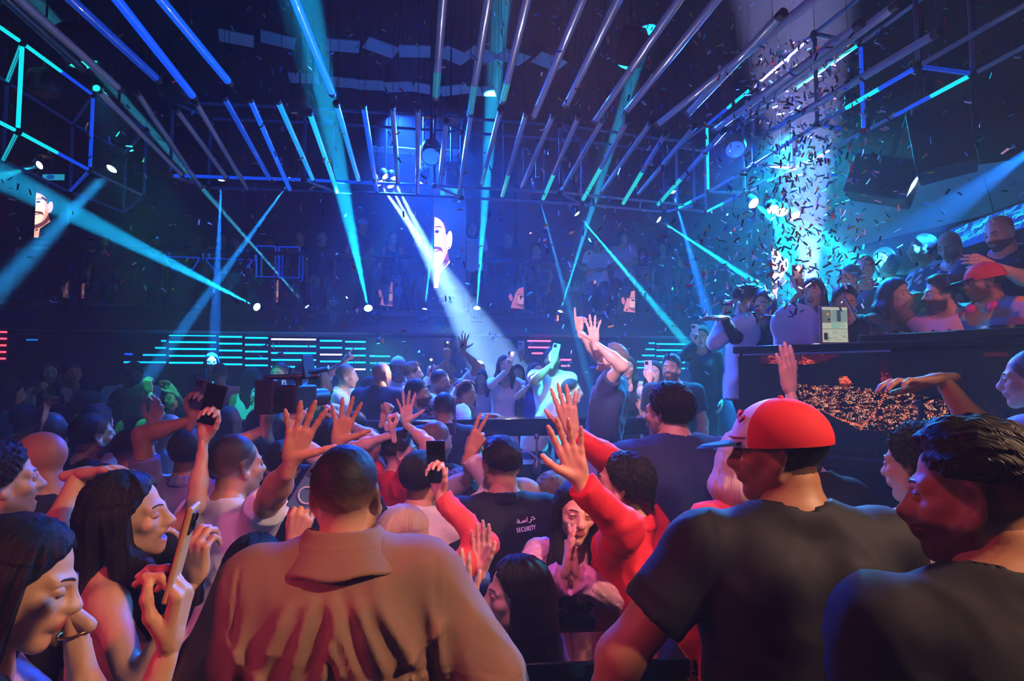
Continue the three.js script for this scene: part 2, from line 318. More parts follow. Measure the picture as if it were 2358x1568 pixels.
const hairCache = {};
function hairGeometry(style, lod, o = {}) {
  const key = o.live ? null : style + lod + JSON.stringify(o);
  if (key && hairCache[key]) return hairCache[key];
  const c = LODS[lod].hair * (lod < 2 && (style === 'curly' || style === 'quiff' || style === 'slick') ? 0.66 : 1), add = [];
  const thick = { fade: 0.0065, buzz: 0.0015, short: 0.009, quiff: 0.012, curly: 0.016, bigcurl: 0.03, long: 0.011, bob: 0.013, slick: 0.011, bald: 0, under: 0.006 }[style] ?? 0.01;
  const low = { fade: -0.05, buzz: 0.0, short: -0.058, quiff: 0.02, curly: -0.05, bigcurl: -0.09, slick: -0.01, under: -0.058 }[style] ?? -0.2;
  add.push(ell(V(0, 0.034, -0.019), V(0.075 + thick, 0.087 + thick, 0.096 + thick)));
  if (style === 'quiff' || style === 'slick') add.push(ell(V(0, 0.1, 0.01), V(0.058, 0.034, 0.085)));
  if (style === 'bigcurl') add.push(ell(V(0, 0.0, -0.04), V(0.11, 0.11, 0.095)));
  const dn = o.down ?? V(0, -1, 0), L = o.length ?? 0.35, tufts = style === 'long' || style === 'bob';
  const cut = []; // curtain strands are not cut at the hairline
  if (tufts) {
    const LL = style === 'bob' ? 0.14 : L, n = 9;
    for (let i = 0; i < n; i++) {
      const ph = (i / (n - 1) - 0.5) * 2 * 112 * DEG, out = V(Math.sin(ph), 0, -Math.cos(ph));
      const a = V(Math.sin(ph) * 0.066, 0.005, -0.02 - Math.cos(ph) * 0.085);
      const fr = o.front && Math.abs(ph) > 1.35 && (o.front === 2 || Math.sign(ph) === (o.side ?? 1)) ? 0.075 : 0;
      const b = a.clone().addScaledVector(dn, LL * 0.45).addScaledVector(out, style === 'bob' ? 0.012 : 0.022).add(V(0, 0, fr * 0.7));
      const e = a.clone().addScaledVector(dn, LL * (0.94 + 0.08 * Math.sin(i * 2.3))).addScaledVector(out, style === 'bob' ? -0.005 : 0.012).add(V(0, 0, fr + (o.sway ?? 0) * 0.1));
      add.push(cap(a, 0.026, b, 0.031), cap(b, 0.031, e, style === 'bob' ? 0.016 : 0.015));
    }
  }
  for (const q of o.extra ?? []) add.push(q);
  const g = meshField({
    add, k: tufts ? 0.035 : 0.02, cell: c, margin: 0.03,
    mod: (d, x, y, z) => {
      const ang = Math.atan2(x, -z);
      if (style === 'curly' || style === 'bigcurl') d += 0.006 - 0.011 * Math.abs(noise3(x * 38, y * 38, z * 38)) - 0.006 * Math.abs(noise3(x * 80, y * 80, z * 80));
      else if (style === 'slick' || style === 'quiff') d += 0.004 * noise3(x * 90 + 3, y * 40, z * 14) + 0.002 * noise3(x * 160, y * 60, z * 20);
      else if (tufts) d += 0.0045 * noise3(ang * 5 + 7, y * 3, 1) + 0.002 * noise3(ang * 24, y * 5, 9);
      else if (style === 'short') d += 0.005 * noise3(x * 60, y * 60, z * 34) + 0.002 * noise3(x * 130, y * 130, z * 70);
      else d += 0.002 * noise3(x * 110, y * 110, z * 60);
      const zf = lineAt(HAIRLINE, y) + (style === 'bob' || style === 'long' ? -0.004 + 0.006 * noise3(x * 30, y * 30, 2) : style === 'fade' || style === 'buzz' ? 0.0 : 0.007 * noise3(x * 45, y * 45, 5));
      let e = (z - (tufts && y < 0.02 ? Math.max(zf, 0.022 + (o.front ? 0.09 * sstep(-0.06, -0.16, y) : 0)) : zf)) * 0.85;
      if (!tufts) e = Math.max(e, low + (style === 'fade' || style === 'quiff' || style === 'slick' ? Math.max(0, -z) * -0.15 : 0) - y);
      if (style === 'under') e = Math.max(e, y - 0.05 - z * 0.1);
      if (o.uncut) { let m = 1; for (const q of o.extra) m = Math.min(m, pd(q, x, y, z)); e = Math.min(e, m); }
      if (!tufts && thick) d += (thick + 0.003) * (1 - sstep(0, style === 'curly' ? 0.016 : style === 'fade' ? 0.085 : 0.034, -e));
      return Math.max(d, e);
    },
  });
  const hp = g.attributes.position, uv = new Float32Array(hp.count * 2), round = style === 'slick' || style === 'quiff';
  for (let i = 0; i < hp.count; i++) { const x = hp.getX(i), y = hp.getY(i), z = hp.getZ(i); uv[i * 2] = round ? x * 9 : Math.atan2(x, -z + (y > 0.05 ? 0.02 : 0)) * 1.1; uv[i * 2 + 1] = round ? z * 3 : y * 2.2; }
  g.setAttribute('uv', new THREE.BufferAttribute(uv, 2));
  if (key) hairCache[key] = g;
  return g;
}

function folds(amp, seed, fx = 5, fy = 2.2) {  // cloth folds: soft ridges that run mostly down the cloth, in two sizes
  return (d, x, y, z) => {
    const w = noise3(x * 3 + seed, y * 3, z * 3) * 0.6;
    const a = 1 - Math.abs(noise3(x * fx + seed, y * fy + w, z * fx)), b = 1 - Math.abs(noise3(x * fx * 2.3 + 9, y * fy * 2 + seed + w, z * fx * 2.3));
    return d - amp * (a * a * a - 0.3) - amp * 0.45 * (b * b - 0.4);
  };
}
// two-bone arm: returns elbow
function bend(a, c, l1, l2, hint) {
  const d = c.clone().sub(a), L = d.length();
  if (L > (l1 + l2) * 0.995) { const k = L / (l1 + l2); l1 *= k * 1.001; l2 *= k * 1.001; }
  d.normalize();
  const x = (l1 * l1 - l2 * l2 + L * L) / (2 * L), h = Math.sqrt(Math.max(0, l1 * l1 - x * x));
  const n = hint.clone().addScaledVector(d, -hint.dot(d)); if (n.length() < 1e-4) n.set(0, -1, 0.01); n.normalize();
  return a.clone().addScaledVector(d, x).addScaledVector(n, h);
}
function xform(g, origin, X, Y, Z, sc, flip) {
  const m = new THREE.Matrix4().makeBasis(X.clone().multiplyScalar(flip ? -sc : sc), Y.clone().multiplyScalar(sc), Z.clone().multiplyScalar(sc)).setPosition(origin);
  const h = g.clone().applyMatrix4(m);
  if (flip) {
    const turnOver = at => { const a = at.array, n = at.itemSize; for (let i = 0; i + 3 * n <= a.length; i += 3 * n) for (let k = 0; k < n; k++) { const t = a[i + n + k]; a[i + n + k] = a[i + 2 * n + k]; a[i + 2 * n + k] = t; } };
    for (const k in h.attributes) turnOver(h.attributes[k]);
  }
  return h;
}
const skinMats = {};
function skinMat(c) { return skinMats[c] ??= new THREE.MeshPhysicalMaterial({ color: c, roughness: 0.48, vertexColors: true, sheen: 0.15, sheenColor: new THREE.Color(0xffd8c8), sheenRoughness: 0.6 }); }
const hairMats = {};
let strandTexture;
function strands() {  // fine hair strands, drawn as streaks
  if (strandTexture) return strandTexture;
  const n = 256, d = new Uint8Array(n * n * 4);
  for (let i = 0; i < n; i++) for (let j = 0; j < n; j++) {
    const a = i / n * 6.2832, v = 0.5 + 0.3 * noise3(Math.cos(a) * 14, Math.sin(a) * 14, j / n * 2.0) + 0.28 * noise3(Math.cos(a) * 40, Math.sin(a) * 40, j / n * 3.0), q = clamp(v, 0, 1) * 255;
    d.set([q, q, q, 255], (j * n + i) * 4);
  }
  strandTexture = new THREE.DataTexture(d, n, n); strandTexture.wrapS = strandTexture.wrapT = THREE.RepeatWrapping; strandTexture.magFilter = THREE.LinearFilter; strandTexture.needsUpdate = true;
  return strandTexture;
}
function hairMat(c) { return hairMats[c] ??= new THREE.MeshPhysicalMaterial({ color: c, roughness: 0.55, specularIntensity: 0.7, bumpMap: strands(), bumpScale: 0.004 }); }
function clothMat(c, rough = 0.85) { return mat(c, rough, { sheen: 0.1, sheenRoughness: 0.5, sheenColor: 0x8890a0 }); }

const anchors = [];
let clippedMat;
function person(o) {
  const lod = o.lod ?? (o.at[2] < 1.97 ? 0 : o.at[2] < 3.6 ? 1 : o.at[2] < 7.2 ? 2 : 3), Q = LODS[lod], f = o.sex === 'f';
  const floor = o.floor ?? 0, hw = at(...o.at), sight = Math.atan((o.at[0] - FRAME_W / 2) / FOCAL) / DEG;  // turns are given against the line of sight
  o = { ...o, yaw: o.yaw + sight, look: o.look ? [o.look[0] + sight, o.look[1], o.look[2]] : undefined };
  const lf = (o.lean?.[0] ?? 3) * DEG, lsd = (o.lean?.[1] ?? 0) * DEG;
  const u = V(Math.sin(lsd), Math.cos(lf) * Math.cos(lsd), Math.sin(lf)).normalize();
  const headUp = V(0, 1, 0).lerp(u, 0.55).normalize();
  let H = o.H ?? clamp((hw.y - floor) / (0.54 + 0.314 * u.y + 0.0771 * headUp.y), f ? 1.54 : 1.62, 1.93);
  const s = H / 1.75, w = o.w ?? (f ? 0.88 : 1), hs = (0.72 + 0.28 * s) * (f ? 0.96 : 1) * (o.hs ?? 1);
  const phi = Math.PI - o.yaw * DEG, cosP = Math.cos(phi), sinP = Math.sin(phi);
  const toLocalDir = v => V(v.x * cosP - v.z * sinP, v.y, v.x * sinP + v.z * cosP);
  // head frame (local)
  const hy = (o.look?.[0] ?? o.yaw) * DEG, hp = (o.look?.[1] ?? 0) * DEG, hr = (o.look?.[2] ?? 0) * DEG;
  const hq = new THREE.Quaternion().setFromEuler(new THREE.Euler(-hp, (Math.PI - hy) - phi, -hr, 'YXZ'));
  const HX = V(1, 0, 0).applyQuaternion(hq), HY = V(0, 1, 0).applyQuaternion(hq), HZ = V(0, 0, 1).applyQuaternion(hq);
  const tw = (o.twist ?? 0) * DEG;
  let Rc = V(Math.cos(tw), 0, -Math.sin(tw)); Rc.addScaledVector(u, -Rc.dot(u)).normalize();
  const Fc = V(0, 0, 0).crossVectors(Rc, u);
  const offHead = u.clone().multiplyScalar(0.55 * s).addScaledVector(headUp, 0.135 * s).addScaledVector(HZ, 0.02).addScaledVector(Fc, 0.012);
  const pelvisY = hw.y - floor - offHead.y, pv = V(0, pelvisY, 0);
  const base = V(hw.x, floor, hw.z).sub(V(offHead.x * cosP + offHead.z * sinP, 0, -offHead.x * sinP + offHead.z * cosP));
  const toLocal = v => toLocalDir(v.clone().sub(base));
  const g = thing('person', o.n, 'person', base, phi, o.group);
  const P = (a, r = 0, fw = 0) => pv.clone().addScaledVector(u, a * s).addScaledVector(Rc, r * s).addScaledVector(Fc, fw * s);
  const head = pv.clone().add(offHead), neckB = P(0.54, 0, -0.012), shW = (f ? 0.158 : 0.182) * w ** 0.6;
  // legs
  const legL = 0.945 * s, feet = [], hips = [], knees = [];
  for (const sd of [1, -1]) {
    const hip = pv.clone().add(V(sd * 0.09 * s * w ** 0.5, -0.03 * s, 0)), st = o.step?.[sd > 0 ? 0 : 1] ?? [0.1, 0.02];
    const ft = V(sd * (o.wide ?? st[0]) * s, pelvisY > legL * 1.12 ? pelvisY - legL * 1.02 : 0.075 * s, st[1] * s);
    hips.push(hip); feet.push(ft); knees.push(bend(hip, ft, 0.44 * s, 0.42 * s, V(sd * 0.1, 0, 1)));
  }
  // arms
  const arms = [], handGeos = [];
  for (const sd of [1, -1]) {
    const A = (sd > 0 ? o.L : o.R) ?? {}, raised = A.to || A.off;
    const sh = P(0.472, sd * shW, -0.005), l1 = 0.29 * s, l2 = 0.255 * s;
    let wr;
    if (A.to) wr = toLocal(at(...A.to)); else if (A.off) wr = sh.clone().addScaledVector(Rc, A.off[0] * s * sd).add(V(0, A.off[1] * s, 0)).addScaledVector(Fc, A.off[2] * s);
    else wr = sh.clone().add(V(sd * 0.06 * s, -0.5 * s, 0.07 * s));
    const mx = (l1 + l2) * 1.06, dd = wr.clone().sub(sh);
    if (dd.length() > mx) wr = sh.clone().addScaledVector(dd.normalize(), mx);
    if (raised && wr.y > sh.y) sh.add(V(0, 0.03 * s, 0));
    const hint = A.elbow ? toLocalDir(V(...A.elbow)) : raised ? V(sd * 0.7, -0.7, -0.1) : V(sd * 0.3, 0, -1);
    const el = bend(sh, wr, l1, l2, hint);
    arms.push({ sh, el, wr, A, sd });
    const Y = A.fd ? toLocalDir(V(...A.fd)).normalize() : wr.clone().sub(el).normalize();
    let Z = A.pn ? toLocalDir(V(...A.pn)) : raised ? V(0, 0, 1) : V(-sd, 0, 0.1);
    Z.addScaledVector(Y, -Z.dot(Y)); if (Z.length() < 0.05) Z.set(-sd, 0.1, 0.2).addScaledVector(Y, -Z.dot(Y)); Z.normalize();
    const X = V(0, 0, 0).crossVectors(Y, Z), hsz = (f ? 0.9 : 1.0) * (0.5 + 0.5 * s) * (A.size ?? 1);
    handGeos.push(xform(handGeometry(A.hand ?? 'relax', A.lod ?? (A.to ? lod : Math.min(3, lod + 1)), A.nails ?? 0), wr.clone().addScaledVector(Y, 0.012), X, Y, Z, hsz, sd > 0));
    if (A.key) {
      const wd = v => V(v.x * cosP + v.z * sinP, v.y, -v.x * sinP + v.z * cosP);
      anchors[A.key] = { wrist: wd(wr).add(base), Y: wd(Y), Z: wd(Z), X: wd(X), size: hsz, F: wd(wr.clone().sub(el).normalize()) };
    }
  }
  // body
  const cw = w ** 0.8, th = o.thin ?? w;
  const trunk = i => {
    const L = [];
    for (const sd of [1, -1]) {
      L.push(cap(P(0.2, sd * 0.045 * cw), (f ? 0.092 : 0.108) * th * s + i, P(0.4, sd * 0.066 * cw), (f ? 0.1 : 0.118) * th * s + i));
      L.push(cap(P(0.47, sd * 0.11 * cw, -0.012), 0.058 * th * s + i, P(0.475, sd * shW * 0.96, -0.008), 0.06 * th * s + i));
      L.push(cap(P(0.53, sd * 0.03, -0.02), 0.05 * th * s + i, P(0.487, sd * shW * 0.72, -0.018), 0.042 * th * s + i));
      L.push(cap(pv.clone().add(V(sd * 0.055 * s * cw, 0, 0)), (f ? 0.118 : 0.112) * th * s + i, P(0.2, sd * 0.04 * cw), (f ? 0.088 : 0.106) * th * s + i));
      if (f) L.push(ell(P(0.335, sd * 0.072, 0.082), V(0.062, 0.06, 0.058).multiplyScalar(s * (o.bust ?? 1)).addScalar(i)));
    }
    if (w > 1.08) L.push(ell(P(0.16, 0, 0.05), V(0.15, 0.15, 0.12).multiplyScalar(s * w).addScalar(i)));
    return L;
  };
  const armPrims = (i, upTo = 2) => {
    const L = [];
    for (const { sh, el, wr } of arms) {
      const aw = (f ? 0.82 : 1) * (o.aw ?? w ** 0.7);
      L.push(cap(sh, 0.056 * aw * s + i, el, 0.041 * aw * s + i), cap(el, 0.043 * aw * s + i, el.clone().lerp(wr, 0.35), 0.041 * aw * s + i), cap(el.clone().lerp(wr, 0.35), 0.041 * aw * s + i, wr, 0.0232 * (0.6 + 0.4 * aw) * s + i));
    }
    return L;
  };
  const legPrims = i => {
    const L = [];
    for (let k = 0; k < 2; k++) {
      L.push(cap(hips[k], (f ? 0.088 : 0.085) * th * s + i, knees[k], 0.056 * th ** 0.5 * s + i), cap(knees[k], 0.056 * th ** 0.5 * s + i, feet[k], 0.04 * s + i));
    }
    return L;
  };
  const neckLow = head.clone().addScaledVector(HY, -0.075 * hs).addScaledVector(HZ, -0.03 * hs);
  const neckPrim = cap(neckB.clone().addScaledVector(u, -0.03 * s), (f ? 0.05 : 0.06) * th ** 0.5 * s, neckLow, (f ? 0.044 : 0.054) * th ** 0.4 * s);
  const bareTop = ['strapless', 'tank', 'dress'].includes(o.top?.[0]) || o.top?.[2]?.vee, bodyAdd = bareTop ? [...legPrims(0), ...trunk(-0.004)] : [...trunk(0), ...legPrims(0)];
  for (let k = 0; k < 2; k++) bodyAdd.push(cap(feet[k], 0.037 * s, feet[k].clone().add(V(0, -0.04 * s, 0.13 * s)), 0.03 * s));
  const skinParts = [meshField({ add: bodyAdd, k: 0.035, cell: Q.body, color: [1, 1, 1] }).toNonIndexed()];
  skinParts.push(meshField({ add: [...armPrims(0), neckPrim, ...(bareTop ? trunk(0) : trunk(0).filter((q, n) => n % (f ? 5 : 4) === 1 || n % (f ? 5 : 4) === 2))], k: 0.035, cell: bareTop ? Q.bare : Q.arm, color: [1, 1, 1] }).toNonIndexed());
  const headSpec = { sex: o.sex ?? 'm', mouth: o.mouth ?? 'shut', eyes: o.eyes ?? 'open', beard: o.beard ?? 0, stubble: o.stubble ?? ({ fade: 'fade', buzz: 'buzz', quiff: 'fade', slick: 'fade', short: 'full', under: 'full', curly: 'full' }[o.hair?.[0]] ?? 'none'), lod: o.hlod ?? lod, ...(o.lip ? { lip: o.lip } : {}), ...(o.tint ? { hairTint: o.tint } : {}) };
  skinParts.push(xform(headGeometry(headSpec), head, HX, HY, HZ, hs, false), ...handGeos);
  const skin = o.skin ?? 0xc08a68;
  mesh('body', mergeGeometries(skinParts), skinMat(skin), g);
  // hair
  const hair = o.hair ?? ['short', 0x14100e];
  if (hair[0] !== 'bald') {
    const ho = { ...(hair[2] ?? {}) };
    if (hair[0] === 'long') { ho.live = true; ho.down = V(0, -1, 0).applyQuaternion(hq.clone().invert()).lerp(V(0, -1, 0), 0.25).normalize(); }
    let hg = hairGeometry(hair[0], o.hlod ?? lod, ho), hmat = hairMat(hair[1]);
    if (hair[0] === 'fade') { // clipped sides: the skin shows between the short hairs, less and less towards the crown
      const sk = new THREE.Color(skin), hc2 = new THREE.Color(hair[1]), ti = o.tint ?? [0.16, 0.12, 0.1];
      hg = paint(hg.clone(), (x, y, z) => { const t = 0.95 * sstep(-0.085, 0.03, y), k = sstep(-0.01, 0.065, y + 0.01 * noise3(x * 60, y * 60, z * 60)), f = (c, h, i) => { const st = c * (1 - t + t * ti[i] * 0.5); return st + (h - st) * k; }; return [f(sk.r, hc2.r, 0), f(sk.g, hc2.g, 1), f(sk.b, hc2.b, 2)]; });
      hmat = clippedMat ??= new THREE.MeshPhysicalMaterial({ color: 0xffffff, vertexColors: true, roughness: 0.6, specularIntensity: 0.6 });
    }
    const hm = mesh('hair', xform(hg, head, HX, HY, HZ, hs, false), hmat, g);
    if (hair[3]) tag(hm, hair[3]);
  }
  // clothes
  const seed = (o.at[0] * 0.37 + o.at[1] * 0.11) % 50;
  const top = o.top ?? ['tee', 0x222226], kind = top[0], t = top[2] ?? {};
  const inf = (t.loose ?? { tee: 0.013, polo: 0.013, shirt: 0.016, jacket: 0.03, suit: 0.026, tank: 0.007, dress: 0.01, strapless: 0.008 }[kind] ?? 0.013);
  const sleeve = t.sleeve ?? { tee: 0.62, polo: 0.6, shirt: 2, jacket: 2, suit: 2, tank: 0, dress: 0, strapless: 0 }[kind] ?? 0.6;
  const hem = t.hem ?? { dress: -0.38, strapless: -0.38, tank: -0.05, jacket: -0.16, suit: -0.2, shirt: -0.12 }[kind] ?? -0.1;
  const add = trunk(inf);
  const skirt = kind === 'dress' || kind === 'strapless';
  if (skirt) {
    for (let k = 0; k < 2; k++) { const e = hips[k].clone().lerp(knees[k], Math.min(1.3, -hem / 0.44)); add.push(cap(hips[k], 0.1 * th * s, e, 0.085 * s + (t.flare ?? 0), { cut: true })); }
    const a0 = pv.clone(), e0 = hips[0].clone().add(hips[1]).multiplyScalar(0.5).lerp(knees[0].clone().add(knees[1]).multiplyScalar(0.5), Math.min(1.3, -hem / 0.44)); add.push(cap(a0, 0.11 * s, e0, 0.08 * s + (t.flare ?? 0), { cut: true }));
  } else {
    const hw2 = P(0.02), lw = pv.clone().add(V(0, hem * s, 0));
    for (const sd of [1, -1]) add.push(cap(hw2.clone().addScaledVector(Rc, sd * 0.06 * s * cw), 0.118 * th * s + inf * 1.2, lw.clone().addScaledVector(Rc, sd * 0.065 * s * cw), 0.122 * th * s + inf * 1.4, { cut: true }));
  }
  if (sleeve > 0) for (const { sh, el, wr } of arms) {
    const aw = (f ? 0.82 : 1) * (o.aw ?? w ** 0.7), fl = t.flareSleeve ?? 0;
    if (sleeve <= 1) add.push(cap(sh, 0.06 * aw * s + inf * 1.1, sh.clone().lerp(el, sleeve), 0.05 * aw * s + inf * 1.5, { cut: true }));
    else {
      const end = el.clone().lerp(wr, Math.min(sleeve - 1, 0.96));
      add.push(cap(sh, 0.06 * aw * s + inf, el, 0.046 * aw * s + inf), cap(el, 0.046 * aw * s + inf, end, 0.032 * aw * s + inf * 0.9 + fl, { cut: true }));
    }
  }
  const nk = neckB.clone().addScaledVector(u, 0.02 * s).addScaledVector(Fc, 0.02 * s), sub = [];
  if (kind === 'strapless') sub.push(cap(P(0.56), 0.25 * s, P(0.5), 0.25 * s, { n: V(0, 1, 0) }), ell(P(0.49), V(0.3, 0.1, 0.3)), ell(P(0.47, shW), V(0.1, 0.1, 0.12)), ell(P(0.47, -shW), V(0.1, 0.1, 0.12)));
  else {
    sub.push(cap(nk.clone().addScaledVector(u, -0.02 * s), (t.neck ?? (f ? 0.075 : 0.074)) * th ** 0.5 * s, nk.clone().addScaledVector(u, 0.15 * s), 0.085 * s));
    if (t.vee || kind === 'tank' || kind === 'dress') sub.push(ell(P(0.5, 0, 0.09), V(0.075 + (t.vee ?? 0) * 0.02, 0.085 + (t.vee ?? 0) * 0.05, 0.08).multiplyScalar(s)));
    if (kind === 'tank' || (kind === 'dress' && !sleeve)) for (const sd of [1, -1]) sub.push(ell(P(0.47, sd * (shW + 0.055)), V(0.088, 0.13, 0.14).multiplyScalar(s)));
  }
  const fold = folds(t.fold ?? (lod > 2 ? 0.006 : 0.007), seed, t.fx ?? 5, t.fy ?? 2.2);
  const smooth = (d, x, y, z) => { const e = fold(d, x, y, z); return d + (e - d) * sstep(0.085, 0.15, Math.hypot(x - nk.x, (y - nk.y) * 0.8, z - nk.z)); };
  const detailed = t.detail ? (d, x, y, z) => { const a = x - pv.x, b = y - pv.y, c = z - pv.z; return t.detail(smooth(d, x, y, z), (a * u.x + b * u.y + c * u.z) / s, (a * Rc.x + b * Rc.y + c * Rc.z) / s, (a * Fc.x + b * Fc.y + c * Fc.z) / s); } : smooth;
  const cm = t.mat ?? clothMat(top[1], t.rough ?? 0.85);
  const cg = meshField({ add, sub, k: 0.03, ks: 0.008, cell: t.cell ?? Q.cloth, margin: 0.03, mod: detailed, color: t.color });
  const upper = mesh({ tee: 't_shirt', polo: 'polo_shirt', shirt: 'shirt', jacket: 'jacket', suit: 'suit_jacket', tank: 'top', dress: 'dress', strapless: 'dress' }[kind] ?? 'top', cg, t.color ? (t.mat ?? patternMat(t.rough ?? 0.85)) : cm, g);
  if (t.collar) {
    const ring = [], n = 14, cr = (f ? 0.058 : 0.066) * th ** 0.4 * s;
    for (let i = 0; i < n; i++) {
      const pt = j => { const a = j / n * 2 * Math.PI, c = Math.cos(a); return neckB.clone().addScaledVector(u, (0.012 - 0.034 * Math.max(0, c) ** 2 + 0.018 * Math.max(0, -c)) * s).addScaledVector(Rc, Math.sin(a) * cr * 1.12).addScaledVector(Fc, c * cr * 1.1 + 0.004); };
      if (i === 0 || i === n - 1) continue;
      ring.push(cap(pt(i), 0.009, pt(i + 1), 0.009), cap(pt(i).addScaledVector(u, -0.026 * t.collar), 0.011 + 0.006 * t.collar, pt(i + 1).addScaledVector(u, -0.026 * t.collar), 0.011 + 0.006 * t.collar));
    }
    mesh('collar', meshField({ add: ring, k: 0.014, cell: Math.min(Q.cloth, 0.008), margin: 0.01 }), cm, g);
  }
  if (o.legs !== 'bare') {
    const lg = o.legs ?? ['trousers', 0x16161c], ladd = [...legPrims(0.012), cap(pv.clone().add(V(-0.05 * s * cw, 0, 0)), 0.117 * th * s + 0.006, pv.clone().add(V(0.05 * s * cw, 0, 0)), 0.117 * th * s + 0.006), cap(pv.clone(), 0.12 * th * s, pv.clone().add(V(0, 0.09 * s, 0)), 0.112 * th * s, { cut: true })];
    if (lg[0] === 'shorts') { ladd.length = 0; for (let k = 0; k < 2; k++) ladd.push(cap(hips[k], 0.1 * th * s, hips[k].clone().lerp(knees[k], 0.85), 0.085 * s, { cut: true })); ladd.push(cap(pv.clone().add(V(-0.05 * s * cw, 0, 0)), 0.123 * th * s, pv.clone().add(V(0.05 * s * cw, 0, 0)), 0.123 * th * s)); }
    mesh(lg[0], meshField({ add: ladd, k: 0.03, cell: Math.max(0.028, Q.cloth * 1.3), mod: folds(lod > 1 ? 0.004 : 0.006, seed + 5, 7, 3) }), clothMat(lg[1], lg[2] ?? 0.8), g);
    for (let k = 0; k < 2; k++) mesh('shoe', meshField({ add: [cap(feet[k].clone().add(V(0, -0.012, -0.02)), 0.046 * s, feet[k].clone().add(V(0, -0.036 * s, 0.13 * s)), 0.036 * s)], k: 0.01, cell: Math.max(0.026, Q.cloth), margin: 0.01 }), mat(o.shoes ?? 0x101014, 0.5), g);
  } else for (let k = 0; k < 2; k++) mesh('shoe', meshField({ add: [cap(feet[k].clone().add(V(0, -0.02, -0.02)), 0.042 * s, feet[k].clone().add(V(0, -0.04 * s, 0.12 * s)), 0.032 * s)], k: 0.01, cell: Math.max(0.026, Q.cloth), margin: 0.01 }), mat(o.shoes ?? 0x101014, 0.5), g);
  return { g, head, HX, HY, HZ, hs, arms, P, u, Rc, Fc, s, base, phi, upper, neckB, shW, hips, knees, feet, pv, lod };
}
// a raised fold in cloth along a line from (r0, a0) to (r1, a1): r across the body, a up the spine
function ridge(r, a, r0, a0, r1, a1, w) { const dr = r1 - r0, da = a1 - a0, t = clamp(((r - r0) * dr + (a - a0) * da) / (dr * dr + da * da), 0, 1), e = ((r - r0 - dr * t) ** 2 + (a - a0 - da * t) ** 2) / (w * w); return e < 6 ? Math.exp(-e) * Math.min(1, 4 * t + 0.15) * Math.min(1, 4 * (1 - t) + 0.15) : 0; }
let pmats = {};
function patternMat(r) { return pmats[r] ??= new THREE.MeshPhysicalMaterial({ color: 0xffffff, roughness: r, vertexColors: true }); }
// ---------------------------------------------------------------- the hall
// the hall runs 8.9 degrees to the left of the line of sight
const TURN = 8.9 * DEG, HF = V(-Math.sin(TURN), 0, -Math.cos(TURN)), HR = V(Math.cos(TURN), 0, -Math.sin(TURN));
const hall = (r, y, f) => V(0, y, 0).addScaledVector(HR, r).addScaledVector(HF, f);
function onWall(px, py, f) { const d = at(px, py, 1).sub(camera.position); return camera.position.clone().addScaledVector(d, f / d.dot(HF)); }
function hallBox(name, r0, r1, y0, y1, f0, f1, m, kind, label) {  // a box along the hall
  const b = mesh(name, box(r1 - r0, y1 - y0, f1 - f0), m);
  b.position.copy(hall((r0 + r1) / 2, (y0 + y1) / 2, (f0 + f1) / 2)); b.rotation.y = TURN;
  if (kind) tag(b, label, null, null, kind);
  return b;
}
function grain(color, amount, scale, rough, extra = {}) {  // paint or carpet with grain
  const n = 256, d = new Uint8Array(n * n * 4), c = new THREE.Color(color);
  const col = new THREE.Color();
  for (let j = 0; j < n; j++) for (let i = 0; i < n; i++) {
    const a = i / n * 6.2832, b = j / n * 6.2832, v = noise3(Math.cos(a) * scale, Math.sin(a) * scale + Math.cos(b) * scale, Math.sin(b) * scale) * 0.6 + (rnd() - 0.5) * 0.8;
    col.copy(c).multiplyScalar(1 + v * amount).convertLinearToSRGB();
    d.set([clamp(col.r, 0, 1) * 255, clamp(col.g, 0, 1) * 255, clamp(col.b, 0, 1) * 255, 255], (j * n + i) * 4);
  }
  const t = new THREE.DataTexture(d, n, n); t.colorSpace = THREE.SRGBColorSpace; t.wrapS = t.wrapT = THREE.RepeatWrapping; t.repeat.set(6, 6); t.magFilter = THREE.LinearFilter; t.needsUpdate = true;
  return new THREE.MeshPhysicalMaterial({ map: t, roughness: rough, ...extra });
}
const M = {
  black: mat(0x0a0a0d, 0.45), matte: mat(0x0d0d12, 0.8), gloss: mat(0x060608, 0.16, { clearcoat: 0.6 }), steel: mat(0x6c6f78, 0.35, { metalness: 0.8 }), darkSteel: mat(0x24262c, 0.45, { metalness: 0.6 }),
  wall: grain(0x23232c, 0.3, 3, 0.8), floor: grain(0x1a1a20, 0.35, 4, 0.35), ceiling: grain(0x0b0b10, 0.3, 3, 0.9), plaster: grain(0xb9b9c4, 0.08, 3, 0.8), brick: grain(0x2e2026, 0.3, 4, 0.85),
  glass: mat(0xdfeaf5, 0.03, { transmission: 1, thickness: 0, ior: 1.45 }), wood: grain(0x1e1416, 0.3, 3, 0.4),
};
hallBox('floor', -9, 13, -0.2, 0, -4.5, 15, M.floor, 'structure', 'dark polished floor of the dance hall');
hallBox('ceiling', -9, 13, 6.4, 6.6, -4.5, 15, M.ceiling, 'structure', 'black ceiling high above the tubes');
hallBox('wall_back', -9, 13, 0, 6.4, 14.6, 14.9, M.wall, 'structure', 'dark back wall of the balcony');
hallBox('wall_rear', -9, 13, 0, 6.4, -4.5, -4.2, M.wall, 'structure', 'dark wall behind the crowd');
hallBox('wall_left', -9, -8.7, 0, 6.4, -4.5, 15, M.wall, 'structure', 'dark side wall with a red light panel');
hallBox('wall_right', 12.7, 13, 0, 6.4, -4.5, 15, M.wall, 'structure', 'dark side wall beyond the booth');
